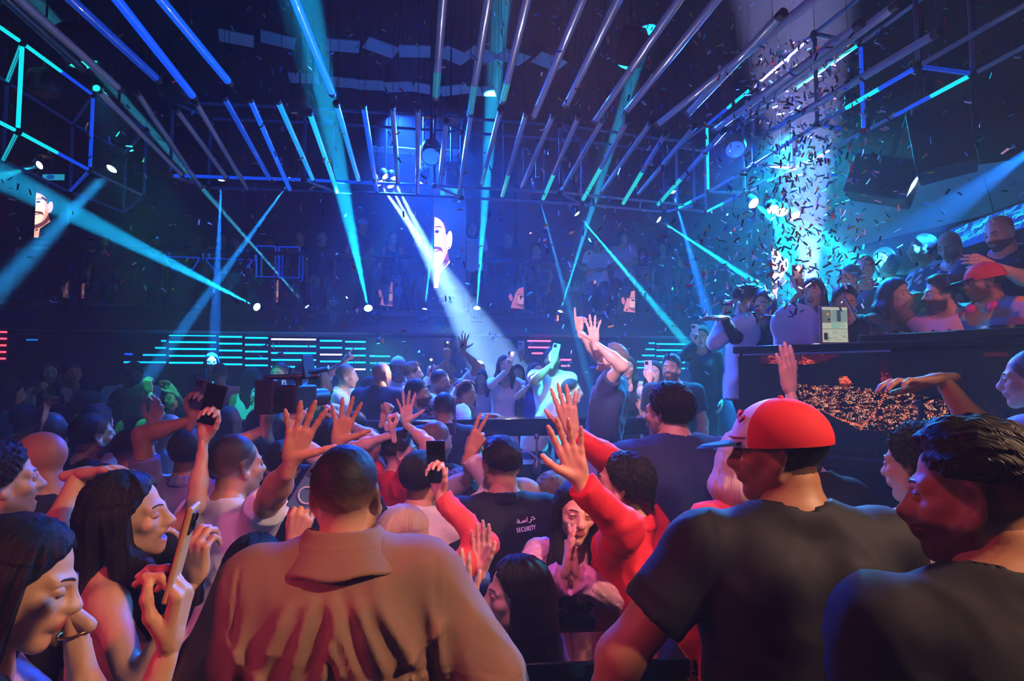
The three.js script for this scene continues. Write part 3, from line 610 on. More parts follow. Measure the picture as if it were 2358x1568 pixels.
// wall under the balcony with long panels; light strips run across it
hallBox('wall_bar', -8.7, 12.7, 0, 2.75, 10.9, 11.1, M.wall, 'structure', 'dark panelled wall under the balcony');
{
  const panels = thing('wall_panel', null, null, null); panels.userData.kind = 'structure'; panels.userData.label = 'row of brown wall panels under the balcony';
  for (let i = 0; i < 12; i++) { const p = mesh('panel', box(1.14, 0.115, 0.03, 0, 0, 0, 0.006), M.brick, panels); p.position.copy(hall(-6.3 + (i % 6) * 1.17, 2.0 + (i / 6 | 0) * 0.13, 10.87)); p.rotation.y = TURN; }
}
// balcony
hallBox('balcony_floor', -8.7, 12.7, 2.66, 3.0, 9.98, 14.6, M.matte, 'structure', 'black balcony slab with a thick edge');
hallBox('trim_1', -8.7, 5.6, 2.64, 2.76, 9.5, 9.98, M.black, 'structure', 'thin ledge under the balcony edge');
hallBox('trim_2', -8.7, 5.6, 2.95, 3.02, 9.93, 9.98, M.darkSteel, 'structure', 'metal edge along the balcony floor');
{
  const rail = thing('balcony_railing', 'glass balcony railing with a dark flat handrail', 'railing', hall(0, 3.0, 10.05), TURN);
  mesh('handrail', box(14.2, 0.05, 0.14, -1.55, 0.93, 0, 0.01), M.darkSteel, rail);
  for (let i = 0; i < 12; i++) {
    const x = -8.6 + i * 1.18;
    mesh('post', box(0.045, 0.92, 0.045, x, 0.46, 0), M.darkSteel, rail);
    mesh('pane', box(1.06, 0.78, 0.012, x + 0.59, 0.48, 0), M.glass, rail);
  }
}
for (const [i, r] of [-3.1, 1.9, 4.9].entries()) {
  const c = thing('balcony_column', ['teal lit column behind the balcony rail above the bar strips', 'dark column between the hanging screens', 'dark column by the bottles on the balcony'][i], 'column', hall(r, 3.0, 10.9), TURN);
  mesh('shaft', box(0.26, 3.4, 0.26, 0, 1.7, 0, 0.01), M.wall, c); mesh('base', box(0.34, 0.12, 0.34, 0, 0.06, 0, 0.01), M.matte, c);
}
// crowd platform, its counter, and the confetti table
hallBox('platform', -2.3, 5.2, 0, 0.5, 5.25, 10.9, M.matte, 'structure', 'raised platform behind the counter');
{
  const c = thing('counter', 'long black bar counter in front of the platform', 'counter', hall(0.35, 0, 5.15), TURN);
  mesh('counter_top', box(3.8, 0.14, 0.34, 0, 1.54, 0, 0.015), M.gloss, c);
  mesh('shelf', box(3.8, 0.17, 0.3, 0, 1.15, 0, 0.01), M.gloss, c);
  for (const x of [-1.86, -0.9, 0.1, 1.0, 1.86]) mesh('upright', box(0.07, 1.47, 0.26, x, 0.735, 0), M.black, c);
  mesh('base_panel', box(3.8, 0.55, 0.2, 0, 0.275, 0), M.black, c);
}
{
  const p = at(1330, 1150, 3.85), c = thing('low_stage', 'black glossy deck strewn with confetti below the performer', 'stage', V(p.x, 0, p.z), TURN);
  mesh('deck', box(1.5, 0.06, 1.15, 0, 1.17, 0, 0.01), M.gloss, c);
  mesh('skirt', box(1.44, 1.14, 1.09, 0, 0.57, 0), M.matte, c);
}
// low black counter beside the camera
{
  const a = at(1320, 1500, 1.75), c = thing('drinks_ledge', 'black lacquered ledge at the bottom edge of the crowd', 'ledge', V(a.x, 0, a.z), 0.06);
  mesh('ledge_top', box(0.62, 0.05, 0.2, 0, a.y - 0.01, 0, 0.008), M.gloss, c);
  mesh('ledge_front', box(0.6, a.y - 0.04, 0.12, 0, (a.y - 0.04) / 2, -0.01), M.black, c);
  mesh('edge_strip', box(0.6, 0.02, 0.012, 0, a.y - 0.055, 0.1), M.darkSteel, c);
}
// ---------------------------------------------------------------- glowing strips on the wall under the balcony
const glow = (c, k) => mat(0x0c0c10, 0.5, { emissive: c, emissiveIntensity: k });
const stripLabel = {};
function strip(x0, x1, y, c, k, f, label, group, h = 0.028) {
  const a = onWall(x0, y, f), b = onWall(x1, y + (x1 - x0) * 0.04, f), L = a.distanceTo(b);
  const g = thing('light_strip', label, 'light strip', a.clone().add(b).multiplyScalar(0.5), TURN, group);
  mesh('channel', box(L + 0.03, h * 1.7, 0.02, 0, 0, 0, 0.004), M.black, g);
  const t = mesh('glow_tube', box(L, h, 0.02, 0, 0, 0.014, 0.006), glow(c, k), g);
  return g;
}
{
  const cols = [[390, 498], [505, 558], [565, 617], [625, 728], [737, 788], [795, 842]], ord = ['first', 'second', 'third', 'fourth', 'fifth', 'sixth', 'seventh', 'eighth'], rows = ['top', 'second', 'third', 'fourth', 'lowest'];
  for (let r = 0; r < 5; r++) {
    const y = 770 + r * 15.8;
    cols.forEach(([a, b], i) => strip(a, b, y + (a - 390) * 0.04, (i * 5 + r * 3) % 11 === 4 ? 0xb8a8ff : 0x00a8ff, 3.2, 10.84, `cyan light strip, ${ord[i]} piece of the ${rows[r]} row on the bar wall`, 'cyan strips on the bar wall'));
    if (r > 0) strip([0, 372, 358, 330, 286][r], 383, y - 1, 0x0098ff, 2.6, 10.84, `cyan light strip ending the ${rows[r]} row beside the brown panels`, 'cyan strips on the bar wall');
    if (r > 1) strip(852, 898, y + 18, 0x00b8c8, 1.6, 10.84, `dim teal light strip, right end of the ${rows[r]} row on the bar wall`, 'cyan strips on the bar wall');
  }
  strip(288, 306, 815, 0x1040ff, 2.0, 10.84, 'short deep blue light strip left of the bar wall rows', 'cyan strips on the bar wall');
  for (let r = 0; r < 5; r++) {
    strip([1214, 1216, 1224, 1290, 1292][r], [1268, 1266, 1250, 1315, 1312][r], [784, 799, 813, 828, 842][r], 0xff5a70, 3.0, 10.84, `pink light strip, ${rows[r]} of the pink rows behind the phone raisers`, 'pink strips behind the platform');
    strip([1493, 1486, 1478, 1466, 1466][r], 1507, [790, 804, 818, 832, 846][r], 0x00a8ff, 2.6, 10.84, `short cyan light strip, ${rows[r]} row beside the bearded man in black`, 'cyan strips behind the platform');
    strip(1511, 1577, [791, 805, 819, 833, 847][r], 0x00a8ff, 2.8, 10.84, `long cyan light strip, ${rows[r]} row above the bearded man in black`, 'cyan strips behind the platform');
    strip(1582, 1614, [792, 806, 820, 834, 848][r], 0x0090e8, 1.8, 10.84, `dim cyan light strip, ${rows[r]} row right of the bearded man in black`, 'cyan strips behind the platform');
  }
  // red panel at the left edge of the hall
  const p = at(2, 795, 7.6), g = thing('wall_light', 'red glowing panel of five bars at the left edge', 'wall light', p, 0.2);
  mesh('backing', box(0.26, 0.44, 0.03, -0.05, 0, 0, 0.01), mat(0x2a070b, 0.7), g);
  for (let r = 0; r < 5; r++) mesh('glow_tube', box(0.24, 0.022, 0.02, -0.05, 0.165 - r * 0.083, 0.02, 0.005), glow(0xff4050, 3), g);
  for (let r = 0; r < 2; r++) strip(62, 88, 766 + r * 16, 0x0870c8, 1.0, 10.84, `faint blue light strip, ${['upper', 'lower'][r]} of two near the red panel`, 'faint blue strips');
}
// ---------------------------------------------------------------- light tubes under the ceiling
const TUBE_Y = 4.12;
const tubePlastic = mat(0xb8b4cc, 0.22, { clearcoat: 1, clearcoatRoughness: 0.08 });
function tubeLight(x0, y0, x1, y1, lit, label, r = 0.028) {
  const a = onHeight(x0, y0, TUBE_Y), b = onHeight(x1, y1, TUBE_Y), d = b.clone().sub(a), L = d.length();
  const g = thing('light_tube', label, 'light tube', a, 0, 'light tubes under the ceiling');
  g.quaternion.setFromUnitVectors(V(0, 0, -1), d.normalize());
  const seg = (z0, z1, m, n, rr = r) => mesh(n, new THREE.CylinderGeometry(rr, rr, z1 - z0, 14, 1).rotateX(Math.PI / 2).translate(0, 0, -(z0 + z1) / 2), m, g);
  seg(0, 0.05, M.black, 'end_cap', r * 1.06); seg(L - 0.05, L, M.black, 'end_cap', r * 1.06);
  if (lit && lit.c) seg(0.05, L - 0.05, mat(0x202028, 0.25, { emissive: lit.c, emissiveIntensity: lit.k, clearcoat: 1 }), 'glowing_tube');
  else if (lit && lit.end) { const k = L * lit.end; seg(0.05, L - k, tubePlastic, 'clear_tube'); seg(L - k, L - 0.05, mat(0x202028, 0.25, { emissive: lit.ec, emissiveIntensity: lit.k, clearcoat: 1 }), 'glowing_tube'); }
  else seg(0.05, L - 0.05, tubePlastic, 'clear_tube');
  // hanging wires up to the ceiling
  for (const z of [0.12, L - 0.12]) { const p = V(0, 0, -z).applyQuaternion(g.quaternion).add(a); const w = mesh('wire', new THREE.CylinderGeometry(0.002, 0.002, 6.38 - p.y, 5).translate(0, (6.38 - p.y) / 2, 0), M.black, g); w.position.set(0, 0, -z); w.quaternion.copy(g.quaternion.clone().invert()); }
}
{
  const B = (c, k) => ({ c, k }), E = (end, ec, k) => ({ end, ec, k });
  const near = [[-60, -70, 190, 158, B(0x0c2440, 0.35)], [-10, -50, 278, 207], [110, -50, 366, 186, B(0x0a3cc0, 0.8)], [215, -70, 448, 226, B(0x0848ff, 1.5)], [330, -50, 530, 193, B(0x0a58e8, 1.2)], [655, -60, 766, 217, B(0x0a78ff, 1.9)],
    [1024, -60, 1003, 225, E(0.3, 0x0a90a0, 0.5)], [1134, -60, 1082, 263, E(0.3, 0x10a0b0, 0.5)], [1226, -50, 1157, 233, E(0.22, 0x10b0b0, 0.6)], [1362, -50, 1228, 270], [1448, -50, 1303, 242], [1605, -60, 1370, 280], [1690, -50, 1441, 258], [1805, 28, 1583, 262], [1945, -60, 1513, 288], [1985, 52, 1644, 300], [2070, 8, 1708, 272], [2165, 72, 1765, 308]];
  const nl = ['faintly lit', 'grey', 'dim blue', 'bright blue', 'mid blue', 'sky blue'];
  near.forEach(([a, b, c, d, l], i) => tubeLight(a, b, c, d, l, `${i < 6 ? nl[i] : 'clear plastic'} light tube, number ${['one', 'two', 'three', 'four', 'five', 'six', 'seven', 'eight', 'nine', 'ten', 'eleven', 'twelve', 'thirteen', 'fourteen', 'fifteen', 'sixteen', 'seventeen', 'eighteen'][i]} from the left in the near row`));
  const far = [[222, 203, 420, 404], [312, 208, 462, 432], [403, 248, 522, 410], [448, 232, 570, 436], [514, 220, 622, 414, B(0x0848d8, 0.9)], [574, 224, 668, 438, B(0x0a5cf0, 1.3)], [638, 228, 721, 415, B(0x0a98e8, 1.3)], [712, 256, 776, 440, B(0x08b0e0, 1.7)], [774, 236, 826, 417, B(0x0a90ff, 1.3)], [837, 240, 868, 440, B(0x0850ff, 1.2)], [904, 243, 916, 420], [963, 246, 962, 444], [1028, 278, 1013, 424], [1085, 258, 1057, 449], [1152, 252, 1109, 424, E(0.3, 0x1090c0, 0.5)], [1212, 258, 1156, 453, E(0.35, 0x10b8b8, 0.9)], [1275, 262, 1202, 431], [1333, 266, 1250, 460, E(0.4, 0x10c8c0, 1.2)], [1390, 272, 1294, 438], [1446, 276, 1342, 461, E(0.5, 0x10c8c0, 1.3)], [1500, 280, 1386, 441], [1533, 306, 1434, 470, E(0.55, 0x10c8c0, 1.3)], [1600, 290, 1470, 447], [1668, 300, 1514, 473, E(0.45, 0x10c8c0, 1.2)]];
  const num = 'one two three four five six seven eight nine ten eleven twelve thirteen fourteen fifteen sixteen seventeen eighteen nineteen twenty twenty-one twenty-two twenty-three twenty-four'.split(' ');
  far.forEach(([a, b, c, d, l], i) => tubeLight(a, b, c, d, l, `${l?.c ? 'blue glowing' : l ? 'teal ended' : 'clear plastic'} light tube, number ${num[i]} from the left in the far row`, 0.024));
}
// ---------------------------------------------------------------- cube frames of light bars
const TR0 = 4.15, TR1 = 4.97;
const barMats = { grey: mat(0x8a88a4, 0.3, { clearcoat: 0.6 }), blue: mat(0x10142a, 0.3, { emissive: 0x0a4cf0, emissiveIntensity: 0.9 }), dim: mat(0x2a2e48, 0.35, { emissive: 0x06206a, emissiveIntensity: 0.35 }), cyan: mat(0x102028, 0.3, { emissive: 0x08c0c8, emissiveIntensity: 1.6 }), dark: M.black };
function cubeFrame(label, nodes, bars) {  // nodes: positions; bars: [a, b, finish]
  const c = nodes[0].clone(); c.y = TR0;
  const g = thing('light_cube', label, 'light cube', c);
  for (const [a, b, m = 'grey'] of bars) {
    const p = nodes[a].clone().sub(c), q = nodes[b].clone().sub(c), d = q.clone().sub(p).normalize();
    const fin = m.split('+');
    fin.forEach((n, i) => mesh('light_bar', rod(p.clone().lerp(q, i / fin.length).addScaledVector(d, i ? 0 : 0.04), p.clone().lerp(q, (i + 1) / fin.length).addScaledVector(d, i === fin.length - 1 ? -0.04 : 0), 0.017, 8), barMats[n], g));
  }
  for (const n of nodes) mesh('corner_joint', new THREE.IcosahedronGeometry(0.034, 1).translate(n.x - c.x, n.y - c.y, n.z - c.z), M.black, g);
  for (const n of nodes) if (n.y > TR1 - 0.1) mesh('wire', rod(n.clone().sub(c), V(n.x, 6.4, n.z).sub(c), 0.003, 5), M.black, g);
  return g;
}
function bay(label, pts, fin = {}) {  // pts: four floor-plan corners on the lower level, in order; builds a box frame
  const n = [...pts, ...pts.map(p => V(p.x, TR1, p.z))], f = k => fin[k] ?? 'grey';
  cubeFrame(label, n, [[0, 1, f('b0')], [1, 2, f('b1')], [2, 3, f('b2')], [3, 0, f('b3')], [4, 5, f('t0')], [5, 6, f('t1')], [6, 7, f('t2')], [7, 4, f('t3')], [0, 4, f('p0')], [1, 5, f('p1')], [2, 6, f('p2')], [3, 7, f('p3')]]);
}
{
  const lo = (x, y) => onHeight(x, y, TR0);
  const LO = [[41, 303], [207, 392], [331, 451]].map(p => lo(...p)), LI = [[7, 370], [161, 441]].map(p => lo(...p));
  LI.unshift(LI[0].clone().add(V(0.05, 0, 1.0)));
  bay('cyan glowing light frame cut by the left edge of the picture', [LO[0].clone().add(V(0.02, 0, 1.1)), LO[0], LI[1], LI[0]], { b0: 'cyan', b1: 'cyan', t0: 'cyan', t1: 'cyan', p1: 'cyan', t2: 'dim', b2: 'dim', p0: 'cyan', p2: 'dim', p3: 'dim' });
  bay('blue light frame with a cyan lower bar at the left', [LO[0], LO[1], LI[2], LI[1]], { b0: 'cyan+blue', t0: 'cyan+blue', b1: 'blue', p1: 'blue', p0: 'cyan', t1: 'dim', b2: 'dim', t2: 'dim', p2: 'dim', b3: 'dim', t3: 'dim', p3: 'dim' });
  bay('dim grey light frame beside the left spotlight', [LO[1], LO[2], LI[2].clone().add(V(0.06, 0, -0.9)), LI[2]], { b0: 'grey', b1: 'dim', p1: 'dim', p0: 'blue', t0: 'dim', t1: 'dim', b2: 'dim', t2: 'dim', p2: 'dim', b3: 'grey', t3: 'dim', p3: 'dim' });
  const RO = [[2241, 170], [1989, 304], [1829, 385], [1714, 443], [1626, 488]].map(p => lo(...p)), RI = [[2114, 153], [1882, 287], [1736, 380], [1631, 443], [1560, 480]].map(p => lo(...p));
  RO.unshift(RO[0].clone().add(RO[0]).sub(RO[1])); RI.unshift(RI[0].clone().add(RI[0]).sub(RI[1]));
  const names = ['grey light frame at the top right corner of the picture', 'light frame with a cyan lit bar above the hung speaker', 'light frame with blue posts in the confetti burst', 'light frame with bright blue post above the confetti', 'smallest light frame at the far end of the right row'];
  const fins = [{ b1: 'blue' }, { b0: 'cyan+blue+grey', b2: 'grey+cyan+blue', p1: 'blue', b1: 'grey+blue' }, { p1: 'blue', p0: 'blue', b0: 'grey+cyan', b2: 'grey', t0: 'cyan', p2: 'dark' }, { p2: 'cyan', b0: 'cyan+grey', t2: 'blue+cyan', p1: 'grey' }, { b2: 'cyan+grey', b0: 'grey+cyan', p3: 'cyan' }];
  for (let i = 0; i < 5; i++) bay(names[i], [RO[i], RO[i + 1], RI[i + 1], RI[i]], fins[i]);
  const BF = [[480, 432], [770, 441], [1062, 455], [1340, 470], [1530, 488]].map(p => lo(...p)), BB = [[392, 404], [700, 414], [1000, 428], [1290, 443], [1600, 474]].map(p => lo(...p));
  const bn = ['dim blue light frame over the left balcony', 'light frame beside the white blinder lamps', 'light frame above the middle hanging screen', 'light frame above the two leaning men on the balcony'];
  const bf = [{ b2: 'blue', b0: 'dim', b1: 'dim' }, { b2: 'blue', b0: 'dim', p1: 'dim' }, { b2: 'grey', b0: 'grey' }, { b2: 'grey', b0: 'grey' }];
  for (let i = 0; i < 4; i++) bay(bn[i], [BF[i], BF[i + 1], BB[i + 1], BB[i]], { ...Object.fromEntries('t0 t1 t2 t3 p0 p1 p2 p3'.split(' ').map(k => [k, 'dim'])), ...bf[i] });
}
// ---------------------------------------------------------------- ceiling panels (acoustic flags) between the tubes
{
  const flags = [[545, 88, 14], [640, 92, 14], [790, 105, 8], [878, 110, 22], [955, 118, 0], [1045, 128, 30], [1108, 127, 28], [1180, 132, 26], [1265, 142, 20], [700, 180, 4], [790, 190, -4], [852, 196, -2], [920, 200, -10], [985, 205, 4], [1046, 207, -14], [1108, 210, -16], [880, 344, 8], [930, 347, 6], [985, 350, 4], [1030, 351, 8]];
  const ord = 'first second third fourth fifth sixth seventh eighth ninth'.split(' ');
  flags.forEach(([x, y, a], i) => {
    const p = onHeight(x, y, i < 16 ? 5.5 : 5.3), row = i < 9 ? ['front', i] : i < 16 ? ['middle', i - 9] : ['back', i - 16];
    const g = thing('ceiling_panel', `pale hanging ceiling panel, ${ord[row[1]]} from the left in the ${row[0]} row`, 'ceiling panel', p, a * DEG + TURN, 'pale ceiling panels');
    g.rotation.z = 0.08 * Math.sin(i * 3.7);
    mesh('board', box(0.34, 0.015, 0.24, 0, 0, 0, 0.004), mat(0xc4c8d2, 0.7), g);
    for (const sx of [-0.12, 0.12]) { mesh('wire', box(0.004, 6.4 - p.y, 0.004, sx, (6.4 - p.y) / 2, 0), M.black, g); mesh('clip', box(0.02, 0.03, 0.02, sx, 0.02, 0), M.darkSteel, g); }
  });
}
// ---------------------------------------------------------------- lamps
function lampHead(g, dir, R, len, lensMat) {  // a moving lamp head pointing along dir, its lens at the origin of g
  const q = new THREE.Quaternion().setFromUnitVectors(V(0, 0, 1), dir), turned = h => h.applyQuaternion(q);
  mesh('housing', turned(new THREE.LatheGeometry([[0, -len], [R * 0.8, -len], [R * 1.15, -len * 0.8], [R * 1.2, -len * 0.3], [R * 1.08, -0.005], [R * 1.12, 0.015], [R * 1.0, 0.015]].map(p => new THREE.Vector2(...p)), 18).rotateX(Math.PI / 2)), M.black, g);
  mesh('lens', turned(new THREE.SphereGeometry(R * 1.3, 18, 6, 0, 7, 0, 0.85).rotateX(Math.PI / 2).translate(0, 0, -R * 0.86)), lensMat, g);
}
function spotLamp(label, px, py, d, aim, deg, power, color, R = 0.06, o = {}) {
  const p = o.edge ? onWall(px, py, 9.74) : at(px, py, d), t = at(...aim), dir = t.clone().sub(p).normalize();
  const g = thing('stage_spotlight', label, 'spotlight', p);
  lampHead(g, dir, R, R * 3.2, mat(0xffffff, 0.4, { emissive: o.glow ?? 0xc8f0ff, emissiveIntensity: o.k ?? 5 }));
  // yoke and base: stands on the floor below it, or hangs from the truss above it
  const up = o.hang ? 1 : -1, side = V(-dir.z, 0, dir.x).normalize(), back = dir.clone().multiplyScalar(-R * 1.5);
  const yo = [];
  for (const s of [-1, 1]) yo.push(rod(back.clone().addScaledVector(side, s * R * 1.4), back.clone().addScaledVector(side, s * R * 1.4).add(V(0, up * R * 2.6, 0)), R * 0.16, 6));
  mesh('yoke', merge(yo.concat(rod(back.clone().addScaledVector(side, R * 1.4).add(V(0, up * R * 2.6, 0)), back.clone().addScaledVector(side, -R * 1.4).add(V(0, up * R * 2.6, 0)), R * 0.16, 6))), M.black, g);
  mesh('base', box(R * 3, R * 1.2, R * 2.6, back.x, up * R * 3.2, back.z, 0.01), M.black, g);
  if (o.hang) mesh('pipe', rod(V(back.x, R * 3.6, back.z), V(back.x, (o.top ?? 6.4) - p.y, back.z), 0.015, 6), M.black, g);
  if (o.stand) mesh('stand', rod(V(back.x, -R * 3.6, back.z), V(back.x, o.stand - p.y, back.z), 0.018, 6), M.black, g);
  const L = new THREE.SpotLight(color, power, 0, deg * DEG, o.soft ?? 0.35, 2);
  L.position.copy(dir).multiplyScalar(0.03 + R * 0.5); L.castShadow = true; L.shadow.radius = R / 0.02 * (o.size ?? 0.15);
  L.target.position.copy(dir).multiplyScalar(3); g.add(L, L.target);
  return g;
}
const CY = 0x0ab4ff, BL = 0x1478ff;
spotLamp('spotlight on the balcony edge sending a bright beam up to the left', 592, 707, 9.6, [-40, 385, 5.2], 2.0, 30000, CY, 0.062, { edge: true });
spotLamp('small tilted spotlight on the balcony edge beside the half face screen', 708, 707, 9.7, [560, 540, 8.6], 1.0, 25000, 0x40d0ff, 0.042, { edge: true });
spotLamp('spotlight on the balcony edge with twin beams rising past the blinder', 848, 710, 9.75, [705, 60, 5.2], 2.2, 44000, CY, 0.066, { edge: true });
spotLamp('spotlight on the balcony edge shining straight up under the middle screen', 978, 713, 9.8, [1012, 430, 9.2], 1.5, 40000, CY, 0.05, { edge: true });
spotLamp('spotlight on the balcony edge with a tall vertical beam', 1098, 710, 9.85, [1140, 150, 7.4], 1.9, 46000, CY, 0.058, { edge: true });
spotLamp('spotlight on the balcony edge behind the pointing hand of the performer', 1290, 718, 9.9, [1345, 540, 9.3], 1.5, 30000, CY, 0.045, { edge: true });
spotLamp('ceiling spotlight right of the cube frames shining down to the leaning men', 1328, 491, 9.2, [1420, 600, 9.0], 1.7, 42000, 0x10c8e8, 0.055, { hang: true });
spotLamp('ceiling spotlight with a long slanting beam into the confetti', 1516, 505, 9.0, [1800, 690, 8.2], 1.7, 52000, 0x10c8e8, 0.058, { hang: true });
spotLamp('ceiling spotlight with a soft steep blue beam by the confetti', 1549, 441, 8.4, [1640, 760, 7.6], 2.4, 20000, BL, 0.045, { hang: true });
spotLamp('oval ceiling spotlight at the left with a beam down to the corner', 258, 388, 7.2, [40, 620, 6.2], 3.2, 9000, 0x189cf0, 0.062, { hang: true, size: 0.8 });
spotLamp('ceiling spotlight with a vertical blue beam over the left balcony', 510, 413, 8.0, [500, 640, 8.0], 2.4, 14000, BL, 0.05, { hang: true });
spotLamp('ceiling spotlight with a slanting blue beam over the left balcony', 672, 411, 8.2, [470, 690, 7.8], 2.0, 18000, 0x1890ff, 0.05, { hang: true });
spotLamp('small ceiling spotlight behind the clear tubes with a narrow beam', 1238, 440, 8.4, [1292, 640, 8.6], 1.4, 15000, 0x20a8ff, 0.045, { hang: true });
spotLamp('small ceiling lamp tucked behind the clear tubes left of the middle screen', 968, 418, 8.3, [900, 520, 8.2], 5, 240, 0x20c8e0, 0.05, { hang: true });
spotLamp('round teal ceiling lamp above the middle hanging screen', 1038, 424, 8.3, [1030, 640, 9], 6, 120, 0x20c8e0, 0.07, { hang: true });
spotLamp('ceiling lamp over the left screen shining left', 92, 380, 7.2, [-80, 430, 6.4], 6, 1200, 0x20c0e0, 0.05, { hang: true });
spotLamp('small lamp under the white soffit by the hung speaker', 2237, 341, 5.6, [2120, 420, 5.4], 5, 500, 0x80c8ff, 0.03, { hang: true });
spotLamp('lamp at the soffit tip with a pale cone falling to the booth crew', 2142, 398, 6.0, [2220, 620, 5.4], 13, 2600, 0x90c0ff, 0.04, { hang: true, k: 3 });
spotLamp('lamp at the soffit tip with a pale cone towards the confetti', 2118, 402, 6.1, [1920, 560, 6.2], 7, 4200, 0x90c0ff, 0.04, { hang: true, k: 3 });
spotLamp('floor lamp behind the booth throwing a violet grey cone up through the confetti', 1872, 740, 6.6, [1835, 120, 5.9], 11, 3600, 0xa8a8ff, 0.06, { stand: 0.95 });
spotLamp('blue lamp beyond the right edge hazing over the booth crew', 2440, 300, 4.6, [2200, 470, 5.2], 10, 1500, 0x1478ff, 0.05, { hang: true });
// blinders: clusters of bright lamps
function blinder(label, pts, d, aims, R, power, color, deg, halo, haloColor) {
  const c = at(...pts[0], d), g = thing('blinder_lamp', label, 'blinder lamp', c);
  const bar = pts.map(p => at(...p, d).sub(c));
  pts.forEach((p, i) => {
    const q = bar[i], dir = at(...aims[i % aims.length]).sub(c).normalize();
    const sub = new THREE.Group(); sub.name = 'lamp_head'; sub.position.copy(q); g.add(sub);
    lampHead(sub, dir, R, R * 1.8, mat(0xffffff, 0.4, { emissive: 0xe8f6ff, emissiveIntensity: 14 }));
    const L = new THREE.SpotLight(color, power, 0, deg * DEG, 0.5, 2);
    L.position.copy(q).addScaledVector(dir, R); L.castShadow = true; L.shadow.radius = 0.5; L.target.position.copy(q).addScaledVector(dir, 3); g.add(L, L.target);
  });
  const dir = at(...aims[0]).sub(c).normalize(), H = new THREE.SpotLight(haloColor, halo, 0, 52 * DEG, 0.9, 2);
  H.position.addScaledVector(dir, 0.12); H.castShadow = true; H.shadow.radius = 2; H.target.position.copy(dir).multiplyScalar(3); g.add(H, H.target);
  mesh('pipe', rod(V(0, R, 0), V(0, 6.4 - c.y, 0), 0.018, 6), M.black, g);
}
blinder('cluster of four blinding white lamps between the tubes', [[888, 405], [905, 410], [873, 421], [900, 427]], 8.6, [[1030, 600, 8.2], [985, 600, 8.4]], 0.06, 17000, 0x88c4ff, 4.0, 850, 0x1a5cff);
blinder('blinding cyan lamp cluster behind the confetti burst', [[1800, 488], [1830, 498], [1780, 482], [1735, 468]], 7.4, [[1850, 640, 6.6], [1900, 560, 6.8]], 0.07, 2600, 0x10c8f0, 12, 520, 0x08b8e8);
// wash lamps, most of them out of the picture
for (const [label, color, power, deg, pos, aim] of WASHES) {
  const p = V(...pos), dir = V(...aim).sub(p).normalize(), small = label.startsWith('small'), g = thing('wash_light', label, 'wash light', p);
  lampHead(g, dir, small ? 0.03 : 0.1, small ? 0.06 : 0.26, mat(0x181818, 0.4, { emissive: color, emissiveIntensity: 2 }));
  mesh('pipe', rod(dir.clone().multiplyScalar(-0.13), V(-dir.x * 0.13, (small ? 2.64 : 6.38) - p.y, -dir.z * 0.13), small ? 0.008 : 0.02, 6), M.black, g);
  const L = new THREE.SpotLight(color, power, 0, deg * DEG, 0.6, 2);
  L.position.copy(dir).multiplyScalar(small ? 0.05 : 0.1); L.castShadow = true; L.shadow.radius = small ? 1 : 6; L.target.position.copy(dir).multiplyScalar(3); g.add(L, L.target);
}
// ---------------------------------------------------------------- screens
function canvasTexture(w, h, draw) {
  const c = document.createElement('canvas'); c.width = w; c.height = h;
  draw(c.getContext('2d'), w, h);
  const t = new THREE.CanvasTexture(c); t.colorSpace = THREE.SRGBColorSpace; t.magFilter = THREE.LinearFilter;
  return t;
}
const faceRight = canvasTexture(160, 360, (c, w, h) => {  // half a face, the ear on the right
  c.fillStyle = '#02040c'; c.fillRect(0, 0, w, h);
  c.fillStyle = '#1c7f9a'; c.fillRect(30, 4, 120, 34); c.fillStyle = '#0a3f8a'; c.beginPath(); c.ellipse(74, 20, 22, 13, 0, 0, 7); c.fill();
  c.fillStyle = '#f0a890'; c.beginPath(); c.moveTo(0, 70); c.bezierCurveTo(40, 80, 62, 120, 66, 170); c.lineTo(76, 250); c.lineTo(84, 270); c.lineTo(30, 310); c.lineTo(24, 360); c.lineTo(0, 360); c.fill();
  c.fillStyle = '#ffd9c4'; c.beginPath(); c.moveTo(0, 120); c.bezierCurveTo(30, 110, 52, 150, 54, 190); c.bezierCurveTo(56, 240, 40, 280, 0, 290); c.fill();
  c.fillStyle = '#160a12'; c.beginPath(); c.moveTo(0, 62); c.bezierCurveTo(52, 64, 74, 108, 72, 176); c.lineTo(60, 168); c.bezierCurveTo(58, 132, 34, 112, 0, 108); c.fill();
  c.fillStyle = '#f6b8a4'; c.beginPath(); c.ellipse(80, 190, 15, 33, 0.1, 0, 7); c.fill();
  c.fillStyle = 'rgba(50,16,36,0.8)'; c.beginPath(); c.moveTo(0, 214); c.quadraticCurveTo(30, 210, 44, 224); c.lineTo(40, 232); c.quadraticCurveTo(20, 220, 0, 224); c.fill();
  c.strokeStyle = '#6a2030'; c.lineWidth = 5; c.beginPath(); c.moveTo(4, 146); c.quadraticCurveTo(22, 138, 38, 146); c.stroke();
  c.fillStyle = '#30101c'; c.beginPath(); c.ellipse(14, 160, 12, 6, 0, 0, 7); c.fill();
  c.lineWidth = 4; c.beginPath(); c.moveTo(0, 232); c.lineTo(42, 224); c.moveTo(34, 216); c.lineTo(46, 236); c.stroke();
  c.fillStyle = 'rgba(60,20,50,0.75)'; c.beginPath(); c.moveTo(0, 288); c.bezierCurveTo(40, 284, 66, 250, 72, 222); c.lineTo(80, 262); c.bezierCurveTo(60, 290, 30, 306, 0, 312); c.fill();
  c.strokeStyle = 'rgba(200,60,90,0.5)'; c.lineWidth = 2; for (let i = 0; i < 14; i++) { c.beginPath(); c.moveTo(50 + i % 4, 130 + i * 9); c.lineTo(64 + i % 3 * 3, 132 + i * 9); c.stroke(); }
});
